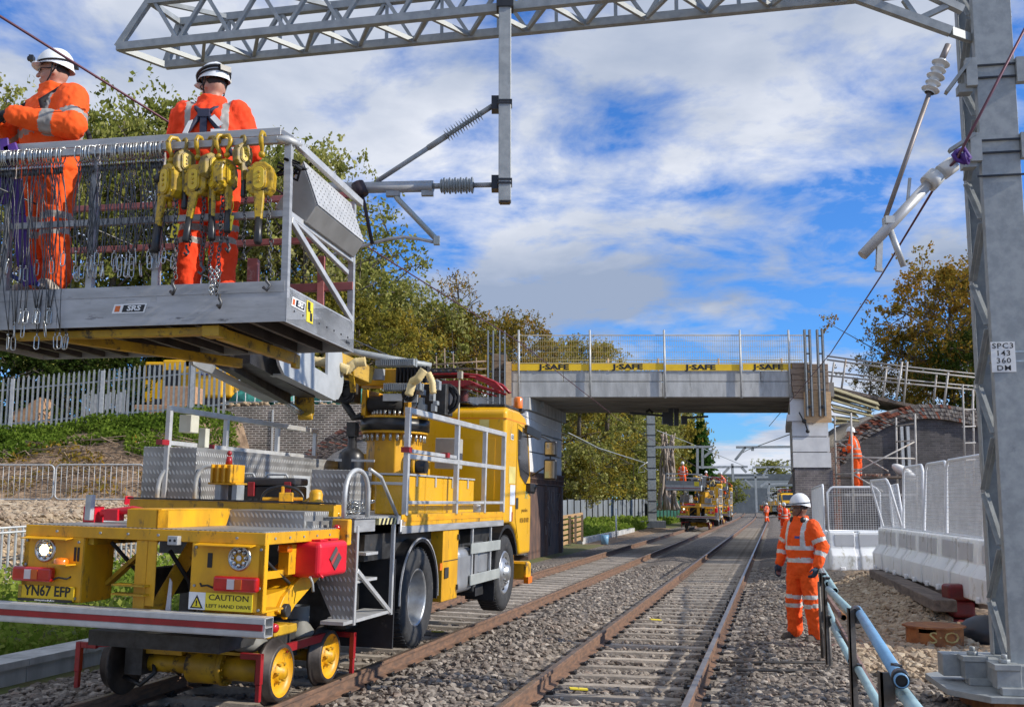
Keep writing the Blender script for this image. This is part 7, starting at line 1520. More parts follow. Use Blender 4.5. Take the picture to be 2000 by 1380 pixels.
    # boots
    for nm, s in (('R', -1), ('L', 1)):
        e = MB(); a = J['an'+nm]; fd_ = Vector(legs.get('f'+nm, (s*.25, -1, 0))).normalized(); capsule(e, a+Vector((0, 0, .06)), a+Vector((0, 0, -.02)), .058, .055); capsule(e, a+Vector((0, 0, -.045))-fd_*.03, a+Vector((0, 0, -.052))+fd_*.13, .046, .040); e.M = Matrix.Translation(a+Vector((0, 0, -.078))+fd_*.05) @ Matrix.Rotation(math.atan2(fd_.x, -fd_.y)*1, 4, 'Z'); e.box(-.045, .045, -.13, .10, -.012, .012); e.M = Matrix.Identity(4)
        link(remeshed(e, .010 if near else .02, 2), 'boot', boot, t)
    # helmet with brim and strap
    e = MB(); e.M = Rh; n_ = 28; pr_h = []
    for i in range(12):
        a = R(90-i*7.6); pr_h.append((math.cos(a), math.sin(a)))
    vs, fs = [], []
    for i, (c_, s_) in enumerate(pr_h+[(1.0, .04), (1.02, -.02)]):
        for j in range(n_):
            th = 2*math.pi*j/n_; fx = .113*c_; fy = .134*c_; ridge = .006*(abs(math.cos(th)) < .25)*s_
            back = math.sin(th) > 0; vs.append((fx*math.cos(th), fy*math.sin(th)+.008, .050+.145*s_+ridge-(0.03*max(0, math.sin(th)) if i >= 11 else 0)))
    for i in range(len(vs)//n_-1):
        for j in range(n_): fs.append((i*n_+j, (i+1)*n_+j, (i+1)*n_+(j+1) % n_, i*n_+(j+1) % n_))
    e._add(vs, fs, 0, True)
    e.prism([(x*.105, -.095-.060*math.sqrt(max(0, 1-x*x)), .042) for x in np.linspace(-.85, .85, 9)]+[(.085, -.085, .050), (-.085, -.085, .050)], (0, 0, .008))
    hm_ = e.build('helmet', [WHP], t)
    for p in hm_.data.polygons: p.use_smooth = True
    if near:
        e = MB(); e.M = Rh; e.tube([(.116*math.cos(a), .137*math.sin(a)+.008, .070+.012*math.sin(a)) for a in np.linspace(0, 2*math.pi, 33)[:-1]], .0065, 6, closed=True); e.build('helmet_band', [BLKC], hm_)
        e = MB(); e.M = Rh
        for s in (-1, 1): e.tube([(s*.100, .01, .045), (s*.088, .0, -.04), (s*.05, -.045, -.10), (0, -.06, -.112)], .0055, 5); e.tube([(s*.095, .05, .045), (s*.088, .01, -.02)], .005, 5)
        e.build('chin_strap', [BLKC], hm_)
        e = MB(); e.M = Rh; e.sphere((0, .022, .018), (.079, .084, .062), 14); e.build('hair', [HAIR], t)
        e = MB(); e.M = Rh
        for s in (-1, 1): e.sphere((s*.030, -.0855, .012), (.011, .006, .006), 8)
        e.build('eyes', [BLKP], body)
        e = MB(); e.M = Rh; e.tube([(-.085, .0, .012), (-.072, -.072, .014), (-.03, -.104, .014), (.03, -.104, .014), (.072, -.072, .014), (.085, .0, .012)], .004, 5); gls = e.build('safety_glasses', [BLKP], t)
        e = MB(); e.M = Rh
        for s in (-1, 1): e.prism([(s*.006, -.106, .026), (s*.06, -.088, .026), (s*.058, -.088, -.010), (s*.012, -.106, -.012)], (0, -.003, 0))
        e.build('lenses', [mat('clear_lens_plastic', (.9, .9, .9), None, .05, alpha=.22)], gls)
    for nm_, m_, fn in extras:
        e = MB(); fn(e, J, Rh, t); e.build(nm_, [m_], t)
    return t
V3 = Vector
# cage floor positions
def cage_loc(u, b): 
    for a in np.arange(0, 3.6, .01):
        p = cgp(a, b, zk)

        if 1000+2000*p.x/(p.y*cp+(p.z-H)*sp) < u: break
    return p
def head_lamp(e, J, Rh, t): e.M = Rh; e.box(-.03, .03, -.175, -.145, .085, .125); e.sphere((0, -.18, .105), (.02, .015, .02), 8); e.box(-.02, .02, .14, .165, .05, .085)
def back_pack_lamp(e, J, Rh, t): e.M = Rh; e.box(-.055, .035, .125, .160, .070, .115); e.tube([(.115*math.cos(a), .135*math.sin(a)+.008, .10+.014*math.sin(a)) for a in np.linspace(0, 2*math.pi, 25)[:-1]], .012, 6, closed=True); e.box(-.14, -.10, -.05, .03, .07, .11)
def muffs(e, J, Rh, t):
    e.M = Matrix.Translation(Rh.translation+V3((0, 0, -.145)))
    for s in (-1, 1): e.sphere((s*.085, -.04, 0), (.032, .045, .045), 12)
    e.tube([(-.09, -.02, 0), (-.07, .06, -.01), (.07, .06, -.01), (.09, -.02, 0)], .012, 6)
def scarf(e, J, Rh, t): e.M = Matrix.Translation(Rh.translation); e.sphere((0, .005, -.15), (.078, .078, .055), 14); 
def harness(e, J, Rh, t):
    b = J['bulk']; e.M = Matrix.Diagonal((b, b, 1, 1))
    for s in (-1, 1):
        e.tube([(s*.115, -.10, 1.16), (s*.11, -.145, 1.35), (s*.10, -.02, 1.51), (s*.06, .12, 1.42), (s*.015, .155, 1.36)], .018, 4); e.tube([(s*.015, .155, 1.36), (s*.10, .160, 1.22), (s*.17, .13, 1.05)], .018, 4)
    e.box(-.035, .035, .150, .175, 1.33, 1.39); e.box(-.02, .02, .155, .170, 1.2, 1.33)
def harness_tabs(e, J, Rh, t):
    b = J['bulk']; e.M = Matrix.Diagonal((b, b, 1, 1)); e.prism([(-.125, .172, 1.27), (-.095, .172, 1.25), (-.045, .178, 1.315), (-.07, .178, 1.34)], (0, .006, 0)); e.box(-.135, -.05, .172, .178, 1.20, 1.232); e.prism([(.06, .176, 1.30), (.085, .176, 1.29), (.12, .172, 1.20), (.09, .172, 1.20)], (0, .006, 0))
FL = cgp(0, 0, zk-.01).z
p1 = cage_loc(84, .40); p2 = cage_loc(402, .42)
person('left worker in the work cage, orange jacket, seen sideways looking left', (p1.x, p1.y, FL+.09), R(-34), 1.105, head=R(-46), voxel=.012, bulk=1.30, tape=REFLD, glove=GLOVE, boot=BOOTG, tape_style='jacket', seed=2,
       arms={'R': ((-.34, -.08, 1.20), (-.16, -.34, 1.24)), 'L': ((.34, -.06, 1.16), (.03, -.36, 1.22)), 'dR': V3((.7, -.4, -.1)), 'dL': V3((-.75, -.3, -.1)), 'pR': V3((0, .3, -1)), 'pL': V3((0, .3, -1)), 'cR': .8, 'cL': .8},
       extras=(('head_lamp', BLKP, head_lamp), ('harness', BLKC, harness), ('neck_warmer', BLKC, scarf)))
person('right worker in the work cage, seen from behind with harness straps', (p2.x, p2.y, FL), R(180), 1.045, head=R(48), voxel=.012, bulk=1.22, jacket=HIVISR, trousers=HIVISR, tape=REFLD, tape_style='jacket', seed=3, tilt=R(8),
       arms={'R': ((-.29, -.08, 1.17), (-.18, -.30, 1.12)), 'L': ((.29, -.08, 1.17), (.18, -.30, 1.12)), 'cR': .8, 'cL': .8, 'dR': V3((.3, -.9, 0)), 'dL': V3((-.3, -.9, 0)), 'pR': V3((0, 0, -1)), 'pL': V3((0, 0, -1))},
       extras=(('harness', NAVY, harness), ('harness_tabs', WHM, harness_tabs), ('helmet_lamp_pack', BLKP, back_pack_lamp)))
p3 = atz(1572, 1260, -.10)
person('worker in orange overalls standing with arms down beside the right hand track', (p3.x, p3.y, -.025), R(-54), 1.0, head=R(-42), voxel=.013, bulk=1.08, skin=SKIND, glove=GLOVEB, seed=4,
       arms={'R': ((-.30, .02, 1.17), (-.315, -.06, .93)), 'L': ((.31, .03, 1.17), (.29, -.08, .92)), 'cR': .5, 'cL': .8}, legs={'R': ((-.135, -.02, .50), (-.17, .03, .09)), 'L': ((.13, .0, .50), (.15, .04, .09)), 'fR': (-.5, -1, 0), 'fL': (-.15, -1, 0)},
       extras=(('ear_defenders', BLKP, muffs), ('neck_warmer', BLKC, scarf), ('chest_logo', BLUM, lambda e, J, Rh, t: e.box(.03, .10, -.168, -.160, 1.27, 1.30))))
p4 = at(1676, 952, 31.4)
person('worker on the scaffold in front of the brick arch, back turned, white helmet', (p4.x, 31.4, p4.z), R(-125), 1.02, head=R(-10), voxel=.022, seed=5, lean=(0, -.10), bulk=1.05, tape=REFLD, arms={'R': ((-.27, -.12, 1.18), (-.20, -.34, 1.10)), 'L': ((.27, -.12, 1.18), (.20, -.34, 1.12))})
def fig_far(label, u, v, rz, z=None, Y=None, sc=1.0, j=HIVIS, seed=1, **k):
    p = atz(u, v, -.1) if Y is None else at(u, v, Y)
    return person(label, (p.x, p.y, p.z), rz, sc, voxel=.03, jacket=j, trousers=j, seed=seed, **k)
fig_far('worker in orange walking between the rails of the right hand track, far off', 1498, 1019, R(200), seed=6, legs={'R': ((-.11, -.12, .50), (-.12, .08, .09)), 'L': ((.11, -.02, .50), (.16, .02, .09))})
fig_far('worker in orange seen from behind just left of the standing worker, nearer of the two', 1533, 1047, R(185), seed=7, j=HIVISR, bulk=1.1)
fig_far('worker in orange half hidden behind another one, nearest the far yellow lorry', 1524, 1012, R(150), seed=8)
# ============================================================ THINGS HANGING ON THE CAGE RAIL
def hr(a, dz=0., out=.0): return cgp(a, -.03-out, zr1)+Vector((0, 0, dz))
# lever hoists: hook, gear case, lever with black grip and a load chain
def chain_mesh(e, p, q, n, r=.017, th=.0042, sag=0.):
    p, q = Vector(p), Vector(q)
    for k in range(n):
        c = p.lerp(q, (k+.5)/n)+Vector((.01*math.sin(k*.7), 0, -sag*math.sin(math.pi*(k+.5)/n))); ln = (q-p).length/n*.72; d = (q-p).normalized(); s = Vector((1, 0, 0)) if k % 2 else Vector((0, 1, 0))
        e.tube([c+d*ln*math.sin(b)+s*r*.75*math.cos(b) for b in np.linspace(0, 2*math.pi, 9)[:-1]], th, 5, closed=True)
def hoist(label, a, rot, s=1., face=0, drop=.34, lever_dx=0., chain=.62, dirty=0, lx=.0):
    o = thing('lever_hoist', label, 'lever hoist', hr(a, .0, .035), rot, 'yellow lever hoists hooked on the cage rail'); s *= 1.1; o.scale = (s, s, s)
    m = BRASSY if dirty == 0 else mat('very_grubby_enamel', (.36, .25, .03), (.16, .11, .03), .45, scale=14, spots=((.05, .04, .03), 10, .55))
    e = MB(); e.tube([(0, .065, -.01), (0, .062, .022), (0, .03, .048), (0, -.01, .042), (0, -.028, .01), (0, -.022, -.03), (0, .0, -.06), (0, 0, -.11)], [.007, .010, .013, .015, .016, .016, .013, .011], 9); e.sphere((0, 0, -.10), (.022, .022, .022)); e.build('top_hook', [m], o)
    z = -drop+.10
    e = MB(); poly = [(-.055, -.11), (-.085, -.07), (-.09, .02), (-.07, .075), (-.03, .105), (.03, .105), (.07, .075), (.09, .02), (.085, -.07), (.055, -.11)]
    e.prism([(x, -.035, z+zz) for x, zz in poly], (0, .085, 0)); b = e.build('gear_case', [m], o, bevel=.012, seg=2)
    e = MB(); 
    for rr, yy in ((.047, -.047), (.036, -.052)):
        pts = [(rr*math.cos(t_), yy, z+.035*(1 if math.sin(t_) > 0 else -1)+rr*math.sin(t_)-.005) for t_ in np.linspace(0, 2*math.pi, 21)[:-1]]; e.prism(pts, (0, .016, 0), 0 if rr > .04 else 1)
    for zz in (-.03, 0, .03): e.cyl((0, -.058, z+zz), (0, -.05, z+zz), .010, n=8, m=0)
    for x, zz in ((-.065, .06), (.065, .06), (-.065, -.075), (.065, -.075)): e.cyl((x, -.042, z+zz), (x, -.034, z+zz), .010, n=6, m=0)
    e.build('cover_plate', [m, mat('bright_yellow_cover', (.75, .52, .02), (.6, .4, .02), .3, scale=9)], b, bevel=.002)
    if face: e = MB(); e.cyl((-.105, -.02, z+.03), (-.06, -.02, z+.03), .034, .030, n=16); e.cyl((-.115, -.02, z+.03), (-.103, -.02, z+.03), .026, n=12); e.build('black_knob', [BLKP], o, bevel=.005)
    e = MB(); e.prism([(-.035+lx, -.04, z-.08), (.035+lx, -.04, z-.08), (.022+lx+lever_dx*.6, -.04, z-.27), (-.022+lx+lever_dx*.6, -.04, z-.27)], (0, .028, 0)); lv = e.build('lever', [m], o, bevel=.006)
    e = MB(); e.tube([(lx+lever_dx*.6, -.026, z-.255), (lx+lever_dx, -.026, z-.41), (lx+lever_dx*1.02, -.026, z-.425)], [.022, .026, .019], 10); e.build('grip', [BLKP], lv)
    e = MB(); chain_mesh(e, (.045, .01, z-.10), (.05+.03*math.sin(a*9), .01, z-.10-chain), int(chain/.026)); e.tube([(.05, .01, z-.10-chain), (.05, .01, z-.13-chain), (.075, .01, z-.16-chain), (.055, .01, z-.19-chain), (.03, .01, z-.17-chain)], .010, 7); e.build('load_chain', [ROPE], o)
    e = MB(); e.cyl((-.02, .012, z-.10), (-.02, .012, z-.15), .017, n=8); e.build('chain_guide', [m], o)
    return o
AZ = math.radians(-9.5)
def a_at(u): 
    return min(np.arange(.0, 3., .004), key=lambda a: abs(1000+2000*cgp(a, -.06, zr1).x/(cgp(a, -.06, zr1).y*cp+(zr1-H)*sp)-u))
hoist('lever hoist with black knob and straight down lever, leftmost on the cage rail', a_at(338), AZ-.5, 1.12, 1, .33, -.06, .50, 0, -.035)
hoist('short dirty lever hoist hanging second from the left on the cage rail, mostly chain', a_at(364), AZ+.9, .78, 0, .26, .0, .62, 1)
hoist('lever hoist with brown worn oval cover facing the camera, lever tilted left', a_at(389), AZ-.12, 1.0, 0, .36, -.05, .45, 0)
hoist('dark greasy lever hoist in the middle of the row with its long doubled chain', a_at(416), AZ+1.1, .85, 0, .30, .0, .80, 1)
hoist('lever hoist with black knob and vertical lever in the middle of the row', a_at(430), AZ-.6, 1.02, 1, .34, .02, .68, 0, -.03)
hoist('yellow lever hoist turned sideways right of the middle of the row', a_at(446), AZ+1.3, .95, 0, .34, .0, .35, 0)
hoist('small lever hoist with a bare dark chain, second from the right on the rail', a_at(477), AZ+1.0, .70, 0, .24, .0, .82, 1)
hoist('bright yellow lever hoist with oval cover, rightmost on the cage rail', a_at(514), AZ+.10, 1.05, 0, .36, .0, .52, 0)
for u, dz, lab in ((352, -.66, 'yellow plastic tag hanging from the left hoists'), (456, -.62, 'yellow plastic tag hanging among the right hoists')):
    p = hr(a_at(u), dz, .05); e = MB(); e.box(-.028, .028, -.001, .001, -.055, .055); e.tube([(0, 0, .055), (.01, 0, .12), (-.01, 0, .2)], .003, 4); o = e.build('inspection_tag', [YELM], label=lab, cat='tag'); o.location = p; o.rotation_euler = (0, .15, AZ)
    text_mb('150', .022, frame((0, -.0025, .02), (1, 0, 0), (0, 0, 1)), o, mat('faded_ink', (.30, .22, .02), None, .6))
# wire slings with a snap hook at the top and bottom
def carabiner(e, w_=.020, h=.095, th=.0042, z=0.):
    pts = [(0, w_*math.cos(t_), z+h/2*0+(h/2-w_)*(1 if math.sin(t_) > 0 else -1)+w_*math.sin(t_)) for t_ in np.linspace(0, 2*math.pi, 17)[:-1]]; e.tube(pts, th, 6, closed=True)
e = MB(); e.tube([(0, .036, .012), (0, .03, .036), (0, .0, .044), (0, -.030, .036), (0, -.036, .0), (0, -.03, -.05), (0, -.012, -.075), (0, .0, -.085), (0, .014, -.06), (0, .020, -.03)], .0052, 6); e.tube([(0, 0, -.085), (0, .010, -.10), (0, 0, -.118), (0, -.010, -.10)], .0045, 5, closed=True); me_top = e.mesh('top_hook'); me_top.materials.append(CHROME)
bots = []
for k in range(2):
    e = MB(); carabiner(e, .016, .10, .0045, 0); e.cyl((0, 0, .048), (0, 0, .075), .006, n=6) if k else e.sphere((0, 0, .062), .010, 6); m_ = e.mesh('snap_hook'); m_.materials.append(CHROME); bots.append(m_)
wires = []
rgs = np.random.default_rng(21)
for Ln in (.66, .70, .75, 1.08, 1.18, 1.27):
    for v in range(3):
        e = MB(); sw = rgs.uniform(-.15, .15); bow = rgs.uniform(-.09, .09); pts = []
        for side in (0, 1):
            P_ = []
            for j in range(9): f = j/8; P_.append((rgs.normal(0, .0018)+sw*f+bow*math.sin(math.pi*f)*(1 if side else -.6), .01*side+rgs.normal(0, .002), -.11-Ln*f))
            e.tube(P_, .0036, 5)
            if v == 2: break
        e.tube([P_[0], tuple(Vector(P_[0])+Vector((0, 0, -.05)))], .008, 6); m_ = e.mesh('wire_rope'); m_.materials.append(ROPE); wires.append((m_, Ln, sw))
def a_px(u): return a_at_l(u)
def a_at_l(u): return min(np.arange(.5, 3.05, .004), key=lambda a: abs(1000+2000*cgp(a, -.05, zr1).x/(cgp(a, -.05, zr1).y*cp+(H+(zr1-H)*SC-H)*sp)-u))
LSH = 'thin wire sling in the short bunch left of the yellow hoists'; LLG = 'thin wire sling in the bunch at the left end of the cage rail'
spots = [(u, 0) for u in np.linspace(152, 180, 6)]+[(u, 0) for u in np.linspace(190, 316, 27)]+[(u, 1) for u in np.linspace(-12, 120, 30)]
for u, kind in spots:
    a = a_at_l(u+rgs.uniform(-1.5, 1.5)); m_, Ln, sw = wires[int(rgs.integers(0, 9)) if not kind else int(rgs.integers(9, 18)) if rgs.random() < .75 else int(rgs.integers(0, 9))]
    o = thing('wire_sling', LLG if kind else LSH, 'wire sling', hr(a, .0, .0), AZ+rgs.normal(0, .3), 'long wire slings at the left end of the rail' if kind else 'short wire slings in the middle of the rail')
    for nm, me in (('top_hook', me_top), ('wire_rope', m_)):
        c = bpy.data.objects.new(nm, me); COL.objects.link(c); c.parent = o
    c = bpy.data.objects.new('snap_hook', bots[int(rgs.integers(0, 2))]); COL.objects.link(c); c.parent = o; c.location = (sw, .0, -.11-Ln-.07); c.rotation_euler = (0, rgs.normal(0, .1), rgs.uniform(0, 3))
# big snap hooks low at the left and an orange bag, purple slings
for (pp_, lab) in (([(0, 285), (18, 282), (24, 300), (14, 340), (6, 400)], 'purple webbing sling over the top rail at the left edge of the picture'), ([(30, 350), (36, 420), (48, 520), (60, 556)], 'purple webbing sling hanging down inside the left end of the cage')):
    e = MB(); pts = [at(u, v, 7.62) for u, v in pp_]; 
    for k in range(len(pts)-1): e.beam(pts[k], pts[k+1], .11, .02, 0, up=(0, 1, 0))
    e.build('webbing_sling', [PURP], bevel=.008, label=lab, cat='sling')
e = MB(); pts = [at(u, v, 7.7) for u, v in ((8, 530), (40, 548), (75, 555))]; e.tube(pts, .02, 6); e.build('webbing_sling', [mat('blue_webbing', (.05, .08, .28), None, .7)], label='short blue strap lying along the cage floor at the left', cat='sling')
e = MB(); chain_mesh(e, at(412, 520, 7.15), at(414, 575, 7.15), 9, .02, .005); chain_mesh(e, at(424, 520, 7.15), at(414, 575, 7.15), 9, .02, .005); e.build('chain_loop', [CHROME], label='loop of bright steel chain hanging over the edge plate of the cage below the hoists', cat='chain')
# yellow machine case and coiled hose inside the cage
e = MB(); c = cgp(1.55, 1.2, zk); e.box(c.x-.25, c.x+.25, c.y-.15, c.y+.15, c.z, c.z+.16); e.build('yellow_case', [YEL], bevel=.03, seg=2, label='yellow tool case on the cage floor under the short slings', cat='case')
e = MB(); c = cgp(.55, 1.1, zk+.1)
for k in range(4): e.tube([c+Vector((.12*math.cos(t_)*(1-.1*k), .02*k, .12*math.sin(t_))) for t_ in np.linspace(0, 2*math.pi, 17)[:-1]], .014, 6, closed=True)
e.build('hose_coil', [BLK], label='black coiled hose on the cage floor behind the chains', cat='hose')

# ============================================================ FAR TRACK: LORRIES, MASTS, FENCES, FAR BRIDGE
def far_truck(label, s, dx=0.):
    c = copy_tree(truck, None, skip=('work_cage',)); c['label'] = label; c['category'] = 'rail truck'; c.location = T(QL+dx, s, .02); return c
SKC = ('boom',)
ft1 = far_truck('yellow road rail lorry beyond the bridge with a grey work cage raised at its left', 66.5); ft2 = far_truck('second yellow road rail lorry beyond the bridge, directly behind the first far one', 84.)
def far_cage(tr_, p, w_, name='work_cage'):
    e = MB(); M = parent_mw(tr_); x, y, z = p
    e.box(x, x+w_, y, y+1.6, z, z+.06); e.box(x, x+w_, y, y+.03, z, z+.36); e.box(x, x+.03, y, y+1.6, z, z+.36); e.box(x+w_-.03, x+w_, y, y+1.6, z, z+.36); c = e.build(name, [GALVL], tr_)
    e = MB(); e.box(x-.005, x+w_+.005, y-.02, y-.005, z+.14, z+.18); e.build('red_line', [RED], c)
    e = MB(); e.box(x+.02, x+w_-.02, y-.01, y-.002, z+.36, z+.62); e.build('mesh_skirt', [mat('cage_skirt_grey', (.30, .31, .31), None, .6)], c); e = MB(); e.box(x+w_-.42, x+w_-.12, y-.03, y-.02, z+.30, z+.58); e.build('yellow_label', [YELM], c)
    e = MB()
    for xx in (x, x+w_/2, x+w_-.04):
        for yy in (y, y+1.55): e.box(xx, xx+.04, yy, yy+.04, z, z+1.1)
    for zz in (1.1, .85): 
        for yy in (y, y+1.56): e.box(x, x+w_, yy, yy+.04, z+zz-.04, z+zz)
        for xx in (x, x+w_-.04): e.box(xx, xx+.04, y, y+1.6, z+zz-.04, z+zz)
    e.build('guard_rails', [GALVL], c); e = MB(); e.beam((x+w_, y+1.2, z+.1), (.2, 5.0, 3.3), .22, .3); e.build('boom_arm', [DGREY], c)
    return M @ Vector((x+w_*.5, y+.6, z+.06))
pf1 = far_cage(ft1, (-2.0, .4, 2.45), 2.25); pf2 = far_cage(ft2, (-1.1, .8, 2.7), 2.2)
fig_far('worker in orange standing in the grey cage of the first far lorry', 0, 0, R(170), seed=9, sc=1.0); o = [x for x in bpy.data.objects if x.get('label', '').startswith('worker in orange standing in the grey cage')][0]; o.location = pf1+Vector((-.05, 0, 0)); 
fig_far('worker in orange in the cage of the second far lorry, left of the two', 0, 0, R(120), seed=10); o = [x for x in bpy.data.objects if x.get('label', '').startswith('worker in orange in the cage of the second far lorry, left')][0]; o.location = pf2+Vector((-.6, 0, -.3))
fig_far('worker in orange bending in the cage of the second far lorry, right of the two', 0, 0, R(250), seed=11, lean=(0, -.2)); o = [x for x in bpy.data.objects if x.get('label', '').startswith('worker in orange bending')][0]; o.location = pf2+Vector((.9, 0, -.4))
# front-on lorry far away
ft3 = copy_tree(truck, None, skip=('work_cage', 'boom')); ft3['label'] = 'small far yellow lorry seen from the front under the distant bridge'; p = at(1527, 990, 128); ft3.location = (p.x+1.2, 140, -.05); ft3.rotation_euler = (0, 0, math.pi+.12)
far_cage(ft3, (-1.1, 3., 2.6), 2.2)
# far masts and portals
def far_mast(u, v0, v1, Y, wd, label, bands=True):
    a, b = at(u, v0, Y), at(u, v1, Y); t = thing('overhead_mast', label, 'mast', (b.x, Y, b.z), group=None); e = MB(); h = a.z-b.z
    e.beam((0, 0, 0), (0, 0, h), wd, wd*.9); e.build('mast_post', [GALV if Y < 90 else HAZEW], t); 
    if bands:
        e = MB()
        for k in range(9): z = h*(.12+.1*k); e.box(-wd*.56, wd*.56, -wd*.5, wd*.5, z, z+.05)
        e.build('mast_bands', [DGREY], t)
    return t
m1 = far_mast(1274, 812, 1026, 75, .58, 'tall grey banded mast standing left of the far lorries'); e = MB(); e.box(-.9, .9, -.6, .6, -.15, .35); e.build('concrete_foot', [CONC], m1)
e = MB(); e.tube([(-.3, -.3, 4.6), (-.9, -.3, 4.2), (-1.0, -.3, 3.8), (-.5, -.3, 3.9), (-.8, -.3, 4.4), (-.3, -.3, 4.0)], .03, 5); e.build('coiled_wire', [GALVL], m1)
def boom_(pts, wd, label, Y, cat='gantry beam', m=None):
    t = MB()
    for (u0, v0), (u1, v1) in pts: t.beam(at(u0, v0, Y), at(u1, v1, Y), wd, wd)
    return t.build('gantry_beam', [m or HAZEW], label=label, cat=cat)
boom_([((1280, 873), (1392, 872)), ((1362, 873), (1362, 925)), ((1372, 876), (1372, 915)), ((1392, 878), (1375, 892))], .18, 'grey beam with a hanging stub left of the sky gap under the bridge', 78, m=GALV)
boom_([((1438, 873), (1550, 872)), ((1456, 873), (1436, 898)), ((1470, 873), (1470, 880))], .18, 'grey beam reaching from the right pier into the sky gap under the bridge', 80, m=GALV)
boom_([((1365, 912), (1460, 911)), ((1430, 905), (1432, 940)), ((1424, 913), (1412, 925)), ((1448, 912), (1458, 922))], .22, 'thin grey beam with short mast over the second far lorry', 105)
boom_([((1470, 912), (1560, 911)), ((1500, 912), (1490, 930))], .20, 'thin grey beam at the right, beside the far tree', 110)
boom_([((1435, 932), (1500, 931)), ((1475, 925), (1478, 1000)), ((1455, 936), (1470, 950)), ((1500, 940), (1485, 950))], .24, 'pale far mast with cross arm before the distant bridge', 130)
boom_([((1496, 945), (1560, 943)), ((1502, 940), (1502, 985)), ((1538, 950), (1540, 985))], .24, 'pale far portal under the distant bridge at the right', 150)
# equipment hanging under the bridge
e = MB(); a = lambda u, v: at(u, v, 38)
for u in (1310, 1321): e.beam(a(u, 797), a(u, 831), .16, .12)
e.beam(a(1298, 795), a(1330, 795), .1, .1); e.beam(a(1230, 806), a(1305, 812), .08, .08); e.beam(a(1330, 816), a(1383, 813), .07, .07); e.beam(a(1300, 805), a(1300, 828), .25, .25); e.beam(a(1336, 812), a(1336, 828), .2, .2)
e.tube([a(1262, 805), a(1268, 800), a(1275, 806)], .05, 5); e.build('wire_support', [BLKP], label='black wire support frame hanging under the middle of the bridge deck', cat='wire support')
for pts, lab in (([at(1110, 845, 45), at(1170, 875, 60), at(1265, 905, 74)], 'thin wire sagging in front of the trees to the tall far mast'), ([at(1283, 840, 75), at(1340, 862, 90), at(1460, 912, 110)], 'thin wire falling from the tall far mast to the right'),
                 ([at(1550, 845, 60), at(1460, 878, 90), at(1440, 890, 110)], 'thin wire across the sky gap beside the right pier'), ([at(1550, 895, 90), at(1480, 925, 130)], 'thin far wire low in the sky gap')): e = MB(); e.tube(pts, .035, 4); e.build('overhead_wire', [GALV], label=lab, cat='wire')
# sheet fences
def sheet_fence(u0, v0t, v0b, u1, v1t, v1b, Y0, Y1, m, n, label, dark=None):
    t = thing('sheet_fence', label, 'fence', at(u0, v0b, Y0)); e = MB(); ed = MB()
    a, b = at(u0, v0b, Y0), at(u1, v1b, Y1); ta, tb = at(u0, v0t, Y0), at(u1, v1t, Y1)
    for k in range(n):
        f0, f1 = k/n+.03/n, (k+1)/n-.03/n; p, q_ = a.lerp(b, f0), a.lerp(b, f1); h0, h1 = ta.lerp(tb, f0).z, ta.lerp(tb, f1).z; dz = rng.uniform(-.05, .05)
        e.prism([p-Vector((0, 0, .4)), q_-Vector((0, 0, .4)), Vector((q_.x, q_.y, h1+dz)), Vector((p.x, p.y, h0+dz))], (0, .05+.03*(k % 2), 0)); ed.beam(p+Vector((0, -.05, -.3)), Vector((p.x, p.y-.05, h0+.1)), .10, .08)
    e.build('sheets', [m], t, world=True); ed.build('posts', [dark or DGREY], t, world=True)
sheet_fence(1094, 976, 1018, 1268, 975, 1012, 62, 90, mat('grey_sheet_fence', (.22, .24, .26), (.14, .155, .165), .6, scale=.7, stretch=(1, 1, .3)), 18, 'grey sheet fence with dark posts behind the grass beyond the bridge')
sheet_fence(1266, 978, 1012, 1345, 977, 1004, 88, 105, GREENF, 12, 'dark green sheet fence between the tall far mast and the far lorries')
# far bridge with an arch opening
fb = thing('road_bridge', 'distant grey bridge with an arched opening closing the view along the tracks', 'bridge', (at(1480, 960, 190).x, 190, 0)); FY = 190.
P_ = lambda u, v: at(u, v, FY)
def fpoly(uv, d, name, m): e = MB(); e.prism([(P_(u, v).x, FY, P_(u, v).z) for u, v in uv], (0, d, 0)); return e.build(name, [m], fb, world=True)
fpoly([(1398, 925), (1640, 925), (1640, 936), (1398, 936)], 10, 'parapet', FARBR); fpoly([(1405, 937), (1640, 937), (1640, 948), (1520, 949), (1500, 953), (1470, 952), (1405, 950)], 9, 'arched_beam', mat('far_steel_grey', (.24, .27, .28), (.20, .22, .23), .7))
fpoly([(1405, 950), (1470, 952), (1504, 953), (1504, 990), (1498, 1002), (1405, 1002)], 8, 'abutment', FARBR); fpoly([(1566, 950), (1640, 950), (1640, 1005), (1566, 1005)], 8, 'abutment', FARBR)

